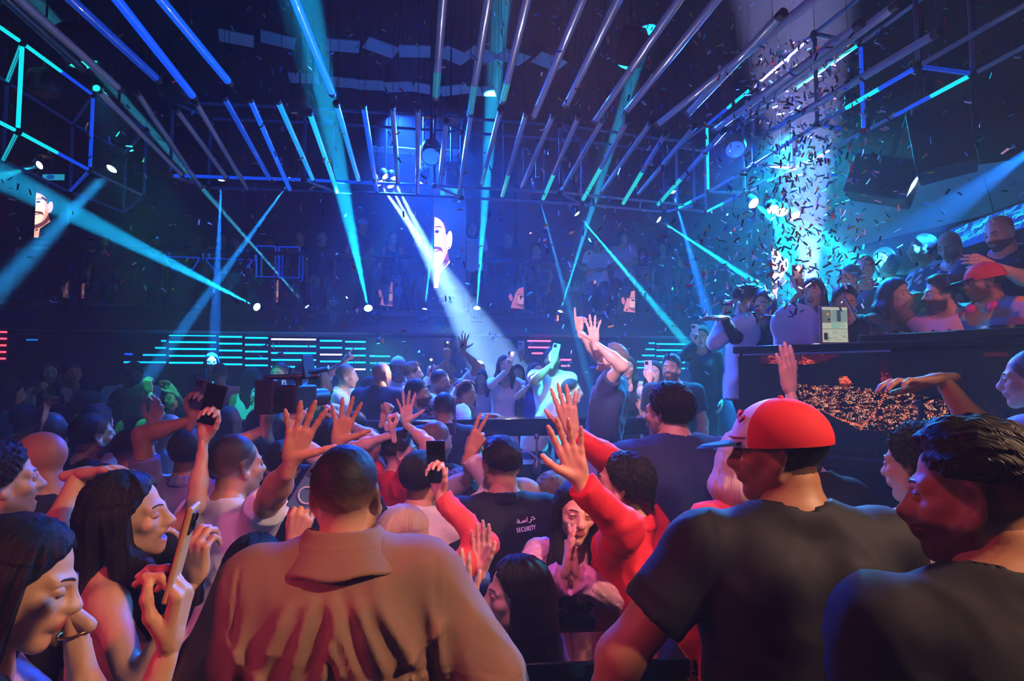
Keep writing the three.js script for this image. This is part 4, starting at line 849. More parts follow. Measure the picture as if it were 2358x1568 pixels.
const faceLeft = canvasTexture(120, 160, (c, w, h) => {  // half a face, the ear on the left
  c.fillStyle = '#060a16'; c.fillRect(0, 0, w, h);
  c.fillStyle = '#e88a78'; c.beginPath(); c.moveTo(w, 0); c.lineTo(90, 10); c.bezierCurveTo(60, 30, 52, 90, 40, 110); c.lineTo(30, 150); c.lineTo(w, 160); c.fill();
  c.fillStyle = '#f8b8a0'; c.beginPath(); c.ellipse(104, 92, 26, 44, 0, 0, 7); c.fill();
  c.fillStyle = '#e07a70'; c.beginPath(); c.ellipse(30, 76, 13, 27, -0.15, 0, 7); c.fill();
  c.strokeStyle = '#401020'; c.lineWidth = 5; c.beginPath(); c.moveTo(78, 60); c.quadraticCurveTo(98, 50, 118, 58); c.stroke();
  c.fillStyle = '#301018'; c.beginPath(); c.ellipse(104, 72, 13, 6, 0, 0, 7); c.fill();
  c.fillStyle = 'rgba(60,24,40,0.6)'; c.beginPath(); c.moveTo(64, 118); c.quadraticCurveTo(90, 150, w, 150); c.lineTo(w, 122); c.quadraticCurveTo(90, 128, 64, 118); c.fill();
});
function screen(label, x0, y0, x1, y1, d, tex, k, o = {}) {
  const a = at(x0, y0, d), b = at(x1, y1, d), w = Math.abs(b.x - a.x), h = Math.abs(a.y - b.y);
  const g = thing('video_screen', label, 'screen', a.clone().add(b).multiplyScalar(0.5), o.turn ?? 0);
  mesh('frame', box(w + 0.05, h + 0.05, 0.06, 0, 0, -0.032, 0.008), M.black, g);
  mesh('display', new THREE.PlaneGeometry(w, h).translate(0, 0, 0.001), mat(0x050505, 0.4, { emissive: 0xffffff, emissiveIntensity: k, emissiveMap: tex }), g);
  if (o.hang) for (const s of [-1, 1]) mesh('wire', rod(V(s * w * 0.3, h / 2, -0.03), V(s * w * 0.3, 6.4 - g.position.y, -0.03), 0.004, 5), M.black, g);
  if (o.stand) mesh('stand', box(0.06, g.position.y - h / 2 - 3.0, 0.06, 0, -h / 2 - (g.position.y - h / 2 - 3.0) / 2, -0.04), M.black, g);
  return g;
}
screen('tall hanging screen with half a face at the far left', 82, 398, 150, 548, 8.2, faceRight, 1.5, { hang: true });
screen('tall hanging screen with half a face under the white blinder', 1000, 428, 1070, 664, 9.3, faceRight, 2.4, { hang: true });
screen('tall hanging screen with half a face inside the confetti burst', 1777, 520, 1842, 690, 7.7, faceRight, 1.6, { hang: true });
screen('small balcony screen with half a face beside the left spotlight', 602, 644, 641, 696, 9.95, faceLeft, 0.9, { stand: true });
screen('small balcony screen with half a face beside the twin beam lamp', 866, 648, 904, 706, 10.0, faceLeft, 0.8, { stand: true });
screen('small balcony screen with half a face under the man in the pale shirt', 1166, 660, 1206, 712, 10.1, faceLeft, 0.6, { stand: true });
screen('small balcony screen with half a face among the bottles', 1426, 668, 1462, 720, 10.1, faceLeft, 1.0, { stand: true });
for (const [i, [x, y]] of [[148, 668], [186, 670]].entries()) screen(`dim red balcony screen, ${['left', 'right'][i]} one of the pair on the dark balcony`, x - 7, y - 20, x + 9, y + 18, 9.4, faceLeft, 0.25, { stand: true });
// ---------------------------------------------------------------- DJ booth
const BA = V(1.6, 0, -4.3), BD = V(1.09, 0, 1.1).normalize(), BL_ = 3.0, BN = V(BD.z, 0, -BD.x).negate(), BROT = Math.atan2(-BD.z, BD.x);
const booth = (s, y, n) => BA.clone().addScaledVector(BD, s).addScaledVector(BN, n).setY(y);  // s along the front, n towards the hall
function onBooth(px, py) { const d = at(px, py, 1).sub(camera.position), k = BA.clone().sub(camera.position).dot(BN) / d.dot(BN), p = camera.position.clone().addScaledVector(d, k); return [p.clone().sub(BA).dot(BD), p.y]; }
{
  const mid = booth(BL_ / 2, 0, 0);
  const st = mesh('stage_floor', box(BL_ + 2.2, 0.95, 2.9, 0, 0.475, 0), M.matte); st.position.copy(booth(BL_ / 2 + 0.5, 0, -1.95)); st.rotation.y = BROT; tag(st, 'black raised floor behind the booth', null, null, 'structure');
  const ri = mesh('stage_riser', box(BL_ + 1, 0.28, 2.0, 0, 1.09, 0), M.matte); ri.position.copy(booth(BL_ / 2 + 1.0, 0, -1.95)); ri.rotation.y = BROT; tag(ri, 'black step at the back of the booth floor', null, null, 'structure');
  const g = thing('music_booth', 'long black booth with a burning city on its screen front', 'booth', mid, BROT);
  mesh('top', box(BL_ + 0.06, 0.05, 0.46, 0, 2.145, -0.2, 0.012), M.gloss, g);
  mesh('carcass', box(BL_, 1.18, 0.4, 0, 1.53, -0.22), M.black, g);
  mesh('edge_light', box(0.9, 0.012, 0.012, -1.0, 2.11, 0.033), mat(0x9098a8, 0.3), g);
  mesh('lower_cabinet', box(BL_ + 0.2, 0.94, 0.5, 0, 0.47, -0.18, 0.01), M.gloss, g);
  mesh('ledge', box(BL_ + 0.2, 0.07, 0.2, 0, 1.44, 0.1, 0.01), M.black, g);
  const Y0 = 1.47, Y1 = 2.1;
  const tex = canvasTexture(2048, 400, (c, w, h) => {
    const X = p => p[0] / BL_ * w, Y = p => (Y1 - p[1]) / (Y1 - Y0) * h, P = (x, y) => { const q = onBooth(x, y); return [X(q), Y(q)]; };
    c.fillStyle = '#01060c'; c.fillRect(0, 0, w, h);
    const flame = (pts, n, col) => { // flickering patch: many short bars inside a polygon
      const q = pts.map(p => P(...p)); c.save(); c.beginPath(); q.forEach((p, i) => i ? c.lineTo(...p) : c.moveTo(...p)); c.closePath(); c.clip();
      const xs = q.map(p => p[0]), ys = q.map(p => p[1]), x0 = Math.min(...xs), x1 = Math.max(...xs), y0 = Math.min(...ys), y1 = Math.max(...ys);
      c.fillStyle = col[0]; c.fillRect(x0, y0, x1 - x0, y1 - y0);
      for (let i = 0; i < n; i++) { const x = x0 + rnd() * (x1 - x0), y = y0 + rnd() * (y1 - y0); if (noise3(x * 0.012, y * 0.02, 3) < -0.1 + rnd() * 0.3) continue; c.fillStyle = col[1 + (rnd() * (col.length - 1) | 0)]; c.fillRect(x, y, 3 + rnd() * 10, 2.4); }
      c.restore();
    };
    flame([[1752, 815], [1790, 808], [1830, 806], [1850, 806], [1860, 812], [1885, 806], [1930, 806], [1935, 818], [1900, 832], [1860, 840], [1752, 836]], 900, ['#3a0508', '#ff5a40', '#e02a28', '#ff9a60', '#a01418']);
    flame([[1930, 868], [1950, 865], [1965, 885], [1955, 892], [1935, 890]], 160, ['#50100c', '#ff8050', '#e84830']);
    flame([[2025, 830], [2040, 830], [2052, 865], [2060, 880], [2080, 905], [2020, 905], [2030, 870]], 300, ['#200406', '#a01c18', '#d83020', '#60100c']);
    // city lights: streets and dark blocks
    c.save(); c.beginPath();
    [[1836, 884], [1930, 888], [2080, 900], [2125, 912], [2180, 925], [2190, 1000], [2000, 1000], [1900, 950], [1845, 930]].map(p => P(...p)).forEach((p, i) => i ? c.lineTo(...p) : c.moveTo(...p)); c.closePath(); c.clip();
    c.fillStyle = '#0c0406'; c.fillRect(0, 0, w, h);
    const [ax, ay] = P(1836, 884), [bx, by] = P(2190, 1000);
    for (let i = 0; i < 9000; i++) {
      const x = ax + rnd() * (bx - ax), y = ay + rnd() * (by - ay), block = noise3(x * 0.022, y * 0.05, 8) + 0.6 * noise3(x * 0.06, y * 0.1, 2);
      if (block > -0.25 + rnd() * 0.55) continue;
      c.fillStyle = ['#ff9a5a', '#ffb880', '#e86038', '#a83020', '#ffe0c0', '#601810'][rnd() * 6 | 0]; c.fillRect(x, y, 1.5 + rnd() * 3, 1.5 + rnd() * 2);
    }
    c.strokeStyle = '#ff7a50'; c.lineWidth = 9; c.setLineDash([4, 4]); c.beginPath(); [[1890, 950], [1925, 962], [1985, 982], [2015, 950], [2040, 905]].map(p => P(...p)).forEach((p, i) => i ? c.lineTo(...p) : c.moveTo(...p)); c.stroke();
    c.restore();
    for (let i = 0; i < 60; i++) { c.fillStyle = '#7a2a20'; const p = P(2190 + rnd() * 120, 930 + rnd() * 40); c.fillRect(p[0], p[1], 3, 3); }
    c.fillStyle = 'rgba(120,20,16,0.5)'; const q = P(2265, 812); c.fillRect(q[0], q[1], 70, 14);
  });
  mesh('screen_front', new THREE.PlaneGeometry(BL_, Y1 - Y0).translate(0, (Y0 + Y1) / 2, 0.002), mat(0x06080c, 0.3, { emissive: 0xffffff, emissiveIntensity: 1.15, emissiveMap: tex }), g);
  for (let i = 1; i < 7; i++) mesh('panel_seam', box(0.006, Y1 - Y0, 0.004, -BL_ / 2 + i * 0.43, (Y0 + Y1) / 2, 0.004), M.black, g);
}
function onBoothTop(px, py, n = -0.25) { return onHeight(px, py, 2.2); }
{ // two computers and a laptop on a stand
  const p = at(1835, 742, 5.05); let y = 2.17;
  const b = onBooth(1838, 770)[0];
  const g = thing('monitor', 'white rounded desktop monitor turned away at the booth end', 'monitor', booth(b - 0.12, y, -0.28), BROT + 0.6);
  mesh('shell', meshField({ add: [ell(V(0, 0.15, 0), V(0.17, 0.16, 0.06)), cap(V(-0.1, 0.02, 0), 0.05, V(0.1, 0.02, 0), 0.05)], k: 0.04, cell: 0.012 }), mat(0xd8d4e8, 0.4), g);
  const g2 = thing('monitor', 'booth monitor showing a music editing program', 'monitor', booth(b + 0.16, y, -0.22), 0.1);
  const tex = canvasTexture(256, 300, (c, w, h) => {
    c.fillStyle = '#c8ccb4'; c.fillRect(0, 0, w, h); c.fillStyle = '#707468'; c.fillRect(0, 24, 90, 110); c.fillStyle = '#90a098'; c.fillRect(94, 24, 160, 100); c.fillStyle = '#3c5058'; c.fillRect(150, 24, 40, 100);
    c.fillStyle = '#e8b060'; c.fillRect(50, 50, 20, 20); c.fillStyle = '#50b8a0'; for (let i = 0; i < 8; i++) c.fillRect(94, 134 + i * 6, 60 + rnd() * 90, 3);
    c.fillStyle = '#303430'; for (let i = 0; i < 30; i++) c.fillRect(10 + rnd() * 220, 200 + rnd() * 90, 8 + rnd() * 40, 2); c.fillRect(14, 220, 40, 60); c.fillStyle = '#181818'; c.fillRect(0, 186, w, 3); c.fillRect(0, 128, w, 2);
  });
  mesh('case', box(0.2, 0.26, 0.03, 0, 0.13, -0.02, 0.008), mat(0xb83848, 0.4), g2);
  mesh('display', new THREE.PlaneGeometry(0.18, 0.235).translate(0, 0.135, -0.003), mat(0x050505, 0.3, { emissive: 0xffffff, emissiveIntensity: 0.75, emissiveMap: tex }), g2);
  const b3 = onBooth(1975, 770)[0], g3 = thing('laptop', 'thin open laptop on a stand seen from the side', 'laptop', booth(b3, y, -0.2), -0.51);
  mesh('keyboard_half', rod(V(-0.06, 0.16, 0), V(0.12, 0.09, 0), 0.006, 6).scale(1, 1, 22), M.steel, g3);
  mesh('lid', rod(V(-0.06, 0.16, 0), V(-0.13, 0.33, 0), 0.005, 6).scale(1, 1, 26), M.steel, g3);
  mesh('stand', merge([rod(V(0.03, 0, 0), V(0.03, 0.12, 0), 0.01, 8), box(0.12, 0.01, 0.12, 0.03, 0.005, 0)]), M.steel, g3);
  const b4 = onBooth(2080, 770)[0], g4 = thing('mixer', 'black mixing desk with a raised rear edge on the booth', 'mixer', booth(b4, y, -0.2), BROT);
  mesh('deck', box(0.5, 0.045, 0.34, 0, 0.023, 0, 0.01), M.black, g4);
  for (let i = 0; i < 12; i++) mesh('knob', new THREE.CylinderGeometry(0.011, 0.013, 0.02, 8).translate(-0.2 + (i % 6) * 0.08, 0.055, -0.06 + (i / 6 | 0) * 0.12), M.steel, g4);
  const b5 = onBooth(2300, 758)[0], g5 = thing('music_player', 'large black player deck on the right end of the booth', 'player', booth(b5, y, -0.2), BROT);
  mesh('deck', box(0.42, 0.05, 0.34, 0, 0.026, 0, 0.012), M.black, g5); mesh('jog_wheel', new THREE.CylinderGeometry(0.1, 0.105, 0.02, 28).translate(0, 0.06, 0.04), M.darkSteel, g5); mesh('display', box(0.24, 0.008, 0.07, 0, 0.054, -0.12), mat(0x101418, 0.2, { emissive: 0x406080, emissiveIntensity: 0.6 }), g5);
  const b6 = onBooth(1772, 775)[0], g6 = thing('lamp_stand', 'thin white upright post on the booth beside the couple', 'stand', booth(b6, y, -0.3), 0);
  mesh('post', rod(V(0, 0, 0), V(0, 0.27, 0), 0.007, 8), mat(0xd8d8e8, 0.4), g6); mesh('foot', new THREE.CylinderGeometry(0.04, 0.04, 0.01, 14).translate(0, 0.005, 0), mat(0xd8d8e8, 0.4), g6);
}
// white curved soffit and LED banner behind the booth, hung speakers
{
  const sh = new THREE.BufferGeometry(), P = [], I = [], n = 24;
  for (let i = 0; i <= n; i++) { const t = i / n, x = 1930 + t * 560; for (const k of [0, 1]) { const yy = k ? 575 - t * 130 : 470 - Math.sin(t * 1.9) * 95 - t * 10; const q = at(x, yy, 7.0 - t * 1.6 - (k ? 0.0 : 0.9)); P.push(q.x, q.y, q.z, q.x + 0.03, q.y + 0.03, q.z - 0.12); } }
  for (let i = 0; i < n; i++) { const a = i * 4; I.push(a, a + 2, a + 4, a + 2, a + 6, a + 4, a + 1, a + 5, a + 3, a + 3, a + 5, a + 7, a + 2, a + 3, a + 6, a + 3, a + 7, a + 6, a, a + 4, a + 1, a + 1, a + 4, a + 5); }
  sh.setAttribute('position', new THREE.Float32BufferAttribute(P, 3)); sh.setIndex(I); sh.computeVertexNormals();
  sh.setAttribute('uv', new THREE.Float32BufferAttribute(new Float32Array(P.length / 3 * 2).map((_, i) => P[(i >> 1) * 3 + (i & 1)]), 2));
  const s = mesh('soffit', sh, M.plaster); tag(s, 'curved white soffit above the booth crew', null, null, 'structure');
  const bw = at(2060, 560, 7.6), wl = mesh('wall_booth', box(6.4, 4.2, 0.2, 0, 0, 0), M.wall); wl.position.set(bw.x + 1.8, 2.4, bw.z + 0.1); wl.rotation.y = -0.45; tag(wl, 'dark wall behind the booth crew', null, null, 'structure');
  const tex = canvasTexture(512, 96, (c, w, h) => { c.fillStyle = '#0648c8'; c.fillRect(0, 0, w, h); for (let i = 0; i < 70; i++) { c.strokeStyle = ['#10c8f0', '#08a0f0', '#30e8ff', '#0430a0'][i % 4]; c.lineWidth = 2 + rnd() * 7; const x = rnd() * w, y = rnd() * h; c.beginPath(); c.moveTo(x, y); c.bezierCurveTo(x + 30, y - 20, x + 50, y + 10, x + 60 + rnd() * 60, y - 24); c.stroke(); } });
  const a = at(2195, 553, 5.6), b = at(2400, 480, 4.9), L = a.distanceTo(b), g = thing('video_banner', 'slanting blue water image screen behind the bald man', 'screen', a.clone().add(b).multiplyScalar(0.5));
  g.quaternion.setFromUnitVectors(V(1, 0, 0), b.clone().sub(a).normalize());
  mesh('frame', box(L + 0.05, 0.24, 0.05, 0, 0, -0.03, 0.008), M.black, g);
  mesh('display', new THREE.PlaneGeometry(L, 0.2), mat(0x050505, 0.4, { emissive: 0xffffff, emissiveIntensity: 1.0, emissiveMap: tex }), g);
  mesh('wire', rod(V(0, 0.1, -0.03), V(0, 2, -0.03), 0.004, 5), M.black, g);
  for (const [x0, y0, x1, y1, d, label] of [[2112, 255, 2224, 402, 5.0, 'large black speaker hanging over the white soffit'], [1968, 372, 2098, 462, 5.6, 'black speaker hanging at a tilt left of the soffit tip']]) {
    const p = at((x0 + x1) / 2, (y0 + y1) / 2, d), w = (x1 - x0) / FOCAL * d, h = (y1 - y0) / FOCAL * d, k = thing('speaker', label, 'speaker', p, -0.66);
    k.rotation.z = label.includes('tilt') ? -0.35 : 0.12;
    mesh('cabinet', box(w, h, 0.4, 0, 0, 0, 0.015), mat(0x040405, 0.7), k); mesh('grille', box(w * 0.92, h * 0.92, 0.01, 0, 0, 0.202), mat(0x060607, 0.8), k); mesh('bracket', box(0.05, 0.3, 0.05, 0, h / 2 + 0.15, 0), M.darkSteel, k); mesh('wire', rod(V(0, h / 2 + 0.3, 0), V(0, h / 2 + 1.6, 0), 0.008, 5), M.black, k);
  }
  for (const [i, [y0, y1]] of [[602, 640], [645, 705]].entries()) { const p = at(2352, (y0 + y1) / 2, 5.2), k = thing('light_box', `glowing pink panel, ${['upper', 'lower'][i]} of two behind the red cap man`, 'light panel', p, -0.3); mesh('case', box(0.2, (y1 - y0) / FOCAL * 5.2 + 0.02, 0.04, 0, 0, -0.025), M.black, k); mesh('glow_panel', box(0.18, (y1 - y0) / FOCAL * 5.2, 0.02, 0, 0, 0.005), mat(0x401018, 0.5, { emissive: 0xff8a90, emissiveIntensity: 0.9 }), k); mesh('stand', box(0.03, p.y - 1.23, 0.03, 0, -(p.y - 1.23) / 2, -0.05), M.black, k); }
}
// ---------------------------------------------------------------- the crowd: people close to the camera
const SK = { pale: 0xe0b090, light: 0xd0a07e, mid: 0xbb8763, tan: 0xa87450, brown: 0x885a3e, deep: 0x5e3c2a };
const HC = { black: 0x0d0a0a, brown: 0x2a1a14, dark: 0x171011, blond: 0x9a7650, ash: 0xccb08c, platinum: 0xd8c8b8, grey: 0x6a625c };
function headPart(p, name, geo, material, parent) { return mesh(name, xform(geo.index ? geo.toNonIndexed() : geo, p.head, p.HX, p.HY, p.HZ, p.hs, false), material, parent ?? p.g); }
function baseballCap(p, crown, o = {}) {
  const g = new THREE.Group(); g.name = 'cap'; p.g.add(g);
  if (o.label) tag(g, o.label);
  const R = [0.087, 0.094, 0.108], back = o.back ? -1 : 1, dome = (a, b) => new THREE.SphereGeometry(1, 20, 14, a, b, 0, 1.7).scale(R[0] * (o.s ?? 1), R[1] * (o.s ?? 1), R[2] * (o.s ?? 1)).rotateX(o.tilt ?? 0.06).translate(0, 0.024, -0.014);
  if (o.front) {
    headPart(p, 'front_panel', dome(Math.PI / 2 - 0.95, 1.9), mat(o.front, 0.8), g);
    headPart(p, 'crown', dome(Math.PI / 2 + 0.95, 2 * Math.PI - 1.9), mat(crown, 0.8), g);
  } else headPart(p, 'crown', dome(0, Math.PI * 2), mat(crown, 0.8), g);
  const v = new THREE.CylinderGeometry(0.088, 0.095, 0.006, 26, 1, false, -1.35, 2.7).scale(0.98, 1, 1.5);
  v.rotateX(o.vt ?? 0.12).translate(0, 0.024, 0.045); if (o.back) v.rotateY(Math.PI);
  if (!o.noVisor) headPart(p, 'visor', v, mat(o.visor ?? crown, 0.75), g);
  headPart(p, 'button', new THREE.SphereGeometry(0.008, 8, 6).translate(0, 0.122, -0.02), mat(crown, 0.8), g);
  return g;
}
function phone(key, label, o = {}) {
  const a = anchors[key], g = thing('phone', label, 'phone', a.wrist.clone().addScaledVector(a.Y, (o.up ?? 0.105) * a.size + 0.012).addScaledVector(a.Z, (o.off ?? 0.022) * a.size), 0, 'phones held up in the crowd');
  g.quaternion.setFromRotationMatrix(new THREE.Matrix4().makeBasis(a.X, a.Y, a.Z));
  if (o.turn) g.rotateY(o.turn);
  if (o.roll) g.rotateZ(o.roll);
  mesh('case', box(0.074, 0.152, 0.0095, 0, 0.02, 0, 0.0045), mat(o.color ?? 0x1a1c22, 0.35), g);
  mesh('display', box(0.067, 0.144, 0.001, 0, 0.02, 0.005), o.screen ? mat(0x050505, 0.2, { emissive: o.screen, emissiveIntensity: o.k ?? 0.7 }) : mat(0x08090c, 0.12), g);
  const cm = mesh('camera_module', box(0.034, 0.036, 0.004, 0.015, 0.07, -0.0062, 0.0018), mat(o.module ?? 0x2a2c34, 0.3), g);
  for (const [x, y] of [[0.007, 0.078], [0.023, 0.07], [0.007, 0.062]]) mesh('lens', new THREE.CylinderGeometry(0.0062, 0.0062, 0.003, 12).rotateX(Math.PI / 2).translate(x, y, -0.009), mat(0x05060a, 0.08), cm);
  if (o.ring) mesh('ring', new THREE.TorusGeometry(0.024, 0.003, 8, 24).translate(0, 0.0, -0.006), mat(0xc8d8e8, 0.3), g);
  if (o.torch) {
    mesh('torch_light', new THREE.SphereGeometry(0.008, 10, 8).translate(0.0, 0.07, -0.012), mat(0xffffff, 0.3, { emissive: 0xfff0d0, emissiveIntensity: 60 }), g);
    const L = new THREE.SpotLight(0xfff0d8, o.torch, 0, 70 * DEG, 0.8, 2); L.position.set(0, 0.07, -0.03); L.target.position.set(0, 0.07, -1); L.castShadow = true; g.add(L, L.target);
  }
  return g;
}
// man in the brown overshirt, in front of the camera
function overshirt(d, a, r, b) {
  if (b < 0.03) {
    const F = [[0.02, 0.5, -0.05, 0.31, 0.013], [-0.03, 0.5, -0.11, 0.31, 0.014], [-0.08, 0.49, -0.19, 0.3, 0.016], [0.05, 0.5, 0.1, 0.31, 0.013], [0.1, 0.49, 0.17, 0.31, 0.015], [0.19, 0.47, 0.235, 0.2, 0.014], [-0.2, 0.47, -0.24, 0.24, 0.015], [0.0, 0.46, 0.035, 0.31, 0.011], [0.24, 0.42, 0.13, 0.31, 0.012], [-0.24, 0.42, -0.13, 0.33, 0.013], [0.015, 0.42, -0.02, 0.32, 0.01]];
    for (const f of F) d -= 0.02 * ridge(r, a, ...f);
    const yoke = 0.312 - 0.35 * r * r + 0.006 * noise3(r * 9, 1, 2);
    d -= 0.009 * sstep(yoke - 0.004, yoke + 0.004, a);  // the yoke laps over the back panel
    d += 0.003 * Math.exp(-(((a - yoke - 0.012) / 0.003) ** 2));
    if (a < yoke) { const g = noise3(r * 30, a * 3, 4); d -= 0.018 * g * g * sstep(yoke - 0.25, yoke - 0.02, a) + 0.012 * (1 - Math.abs(noise3(r * 9 + 3, a * 2.4, 7))) ** 3; }
  }
  const sl = Math.abs(r) - 0.212 - 0.03 * (a - 0.4);  // sleeve seams
  if (a > 0.18 && a < 0.55) d += 0.005 * Math.exp(-((sl / 0.004) ** 2)) - 0.004 * Math.exp(-(((sl - 0.01) / 0.006) ** 2));
  return d;
}
function suitBack(d, a, r, b) {
  if (b < 0.05) { for (const f of [[0.17, 0.4, 0.1, 0.2, 0.02], [0.2, 0.36, 0.15, 0.12, 0.02], [-0.17, 0.4, -0.1, 0.2, 0.02], [-0.2, 0.34, -0.13, 0.1, 0.018], [0.12, 0.3, -0.02, 0.14, 0.02]]) d -= 0.012 * ridge(r, a, ...f); d += 0.003 * Math.exp(-((r / 0.0035) ** 2)); }
  return d + 0.004 * Math.exp(-(((Math.abs(r) - 0.22) / 0.005) ** 2)) * (a > 0.25 ? 1 : 0);
}
function teeBack(d, a, r, b) {
  for (const f of [[0.2, 0.44, 0.08, 0.3, 0.02], [0.21, 0.4, 0.1, 0.24, 0.018], [0.2, 0.34, 0.06, 0.12, 0.022], [-0.2, 0.42, -0.1, 0.32, 0.02], [-0.2, 0.36, -0.08, 0.2, 0.02], [-0.15, 0.16, 0.1, 0.06, 0.022], [0.16, 0.2, -0.05, 0.02, 0.02]]) d -= 0.011 * ridge(r, a, ...f);
  return d + 0.003 * Math.exp(-(((Math.abs(r) - 0.2) / 0.004) ** 2)) * (a > 0.3 ? 1 : 0);
}
{
  const p = person({ n: 'heavy man seen from behind in a brown overshirt with cropped hair', at: [800, 1138, 1.53], yaw: 4, look: [16, 2], w: 0.98, thin: 1.08, aw: 1.12, skin: SK.light, beard: 0.9, hair: ['fade', HC.black], top: ['jacket', 0x8e6c54, { collar: 0, loose: 0.032, fold: 0.006, fx: 3.4, fy: 1.1, cell: 0.0085, rough: 0.9, detail: overshirt }], legs: ['trousers', 0x20222c], L: { off: [0.1, -0.5, 0.06] }, R: { off: [0.16, -0.48, 0.05] } });
  const { P, s, Rc, u, Fc, neckB } = p, cm = clothMat(0x8e6c54, 0.9), ring = [];
  // turned-down collar with points at the front
  const n = 84, pt = (j, r, dy) => { const a = j / n * 2 * Math.PI, c = Math.cos(a); return neckB.clone().addScaledVector(u, (0.035 - 0.04 * Math.max(0, c) ** 2 + dy) * s).addScaledVector(Rc, Math.sin(a) * 0.088 * r).addScaledVector(Fc, c * 0.08 * r - 0.004); };
  for (let i = 5; i < n - 4; i++) ring.push(cap(pt(i, 0.93, 0.034), 0.0075, pt(i, 1.2, 0.006), 0.0075), cap(pt(i, 1.2, 0.006), 0.0075, pt(i, 1.72, -0.042 - 0.004 * Math.sin(i * 0.5)), 0.007));
  mesh('collar', meshField({ add: ring, k: 0.006, cell: 0.0052, margin: 0.012 }), cm, p.g);
}
// laughing woman and her neighbour at the lower left
person({ n: 'laughing woman with long black hair and bare shoulders at lower left', at: [298, 1187, 1.62], yaw: 88, look: [106, 6, -4], sex: 'f', skin: SK.light, mouth: 'open', eyes: 'shut', lip: [0.8, 0.35, 0.38], hair: ['long', HC.black, { length: 0.42, front: 2 }], top: ['strapless', 0x141418], legs: ['trousers', 0x141418], H: 1.66, R: { to: [452, 1345, 1.42], hand: 'grip', nails: 1, fd: [-0.1, 1, -0.1], pn: [0.2, 0, -1], key: 'laugh', elbow: [-0.2, -1, 0.5] }, L: { to: [440, 1300, 1.75], hand: 'relax', nails: 1, fd: [-0.5, 0.8, 0], pn: [-0.6, 0.2, 0.6] } });
person({ n: 'woman with closed eyes in a dark red dress at the lower left corner', at: [45, 1345, 1.12], yaw: 88, look: [104, -14, 6], sex: 'f', skin: SK.light, eyes: 'shut', lip: [0.85, 0.28, 0.36], hair: ['long', HC.black, { length: 0.3 }], top: ['dress', 0x6a1016, { fold: 0.005 }], legs: 'bare', H: 1.68, R: { to: [385, 1500, 0.98], hand: 'grip', nails: 1, fd: [0.2, 1, -0.1], pn: [-1, 0, 0.12], key: 'red_dress', elbow: [0, -1, 0.3] }, L: { to: [168, 1418, 1.16], hand: 'relax', fd: [-0.85, 0.5, 0], pn: [0.1, 0.5, -1], key: 'chin', elbow: [1, -0.5, 0.1] } });
phone('red_dress', 'phone with a gold rim held by the woman with closed eyes', { color: 0xc8a878, turn: 0.2, up: 0.14 });
function wristBand(key, name, label, category, make, back = 0.03) {
  const a = anchors[key], g = thing(name, label, category, a.wrist.clone().addScaledVector(a.F, -back));
  const z = a.Z.clone().addScaledVector(a.F, -a.Z.dot(a.F)).normalize(); g.quaternion.setFromRotationMatrix(new THREE.Matrix4().makeBasis(V(0, 0, 0).crossVectors(a.F, z), a.F, z)); make(g); return g;
}
wristBand('chin', 'bracelet', 'thin gold bracelet on the wrist of the woman with closed eyes', 'bracelet', g => {
  const gold = mat(0xd8b060, 0.25, { metalness: 1 });
  mesh('band', new THREE.TorusGeometry(0.029, 0.0022, 8, 28).rotateX(Math.PI / 2), gold, g);
  for (let i = 0; i < 3; i++) mesh('charm', new THREE.IcosahedronGeometry(0.005, 1).translate(0.016 * (i - 1), -0.004 * i, 0.03 - 0.003 * Math.abs(i - 1)), gold, g);
});
// man in a white T-shirt with his hand high
person({ n: 'man in a white T-shirt stretching his open hand up towards the stage', at: [548, 1072, 2.38], yaw: 52, look: [62, 4], w: 1.02, skin: SK.mid, beard: 0.25, hair: ['fade', HC.brown], top: ['tee', 0xd8d8e0, { fold: 0.008, fx: 4, cell: 0.009, detail: teeBack }], R: { to: [694, 1018, 1.75], hand: 'spread', lod: 0, fd: [0.32, 1, 0.1], pn: [0.25, -0.1, 1], elbow: [-0.2, -0.6, 0.8] } });
person({ n: 'hidden man whose dark arm rises beside the cropped head', at: [800, 1120, 2.75], yaw: 20, skin: SK.tan, hair: ['short', HC.black], top: ['tee', 0x16161c], R: { to: [742, 952, 2.3], hand: 'spread', fd: [0.22, 1, 0], pn: [0.2, 0, 1], elbow: [-0.3, -0.5, 0.4] } });
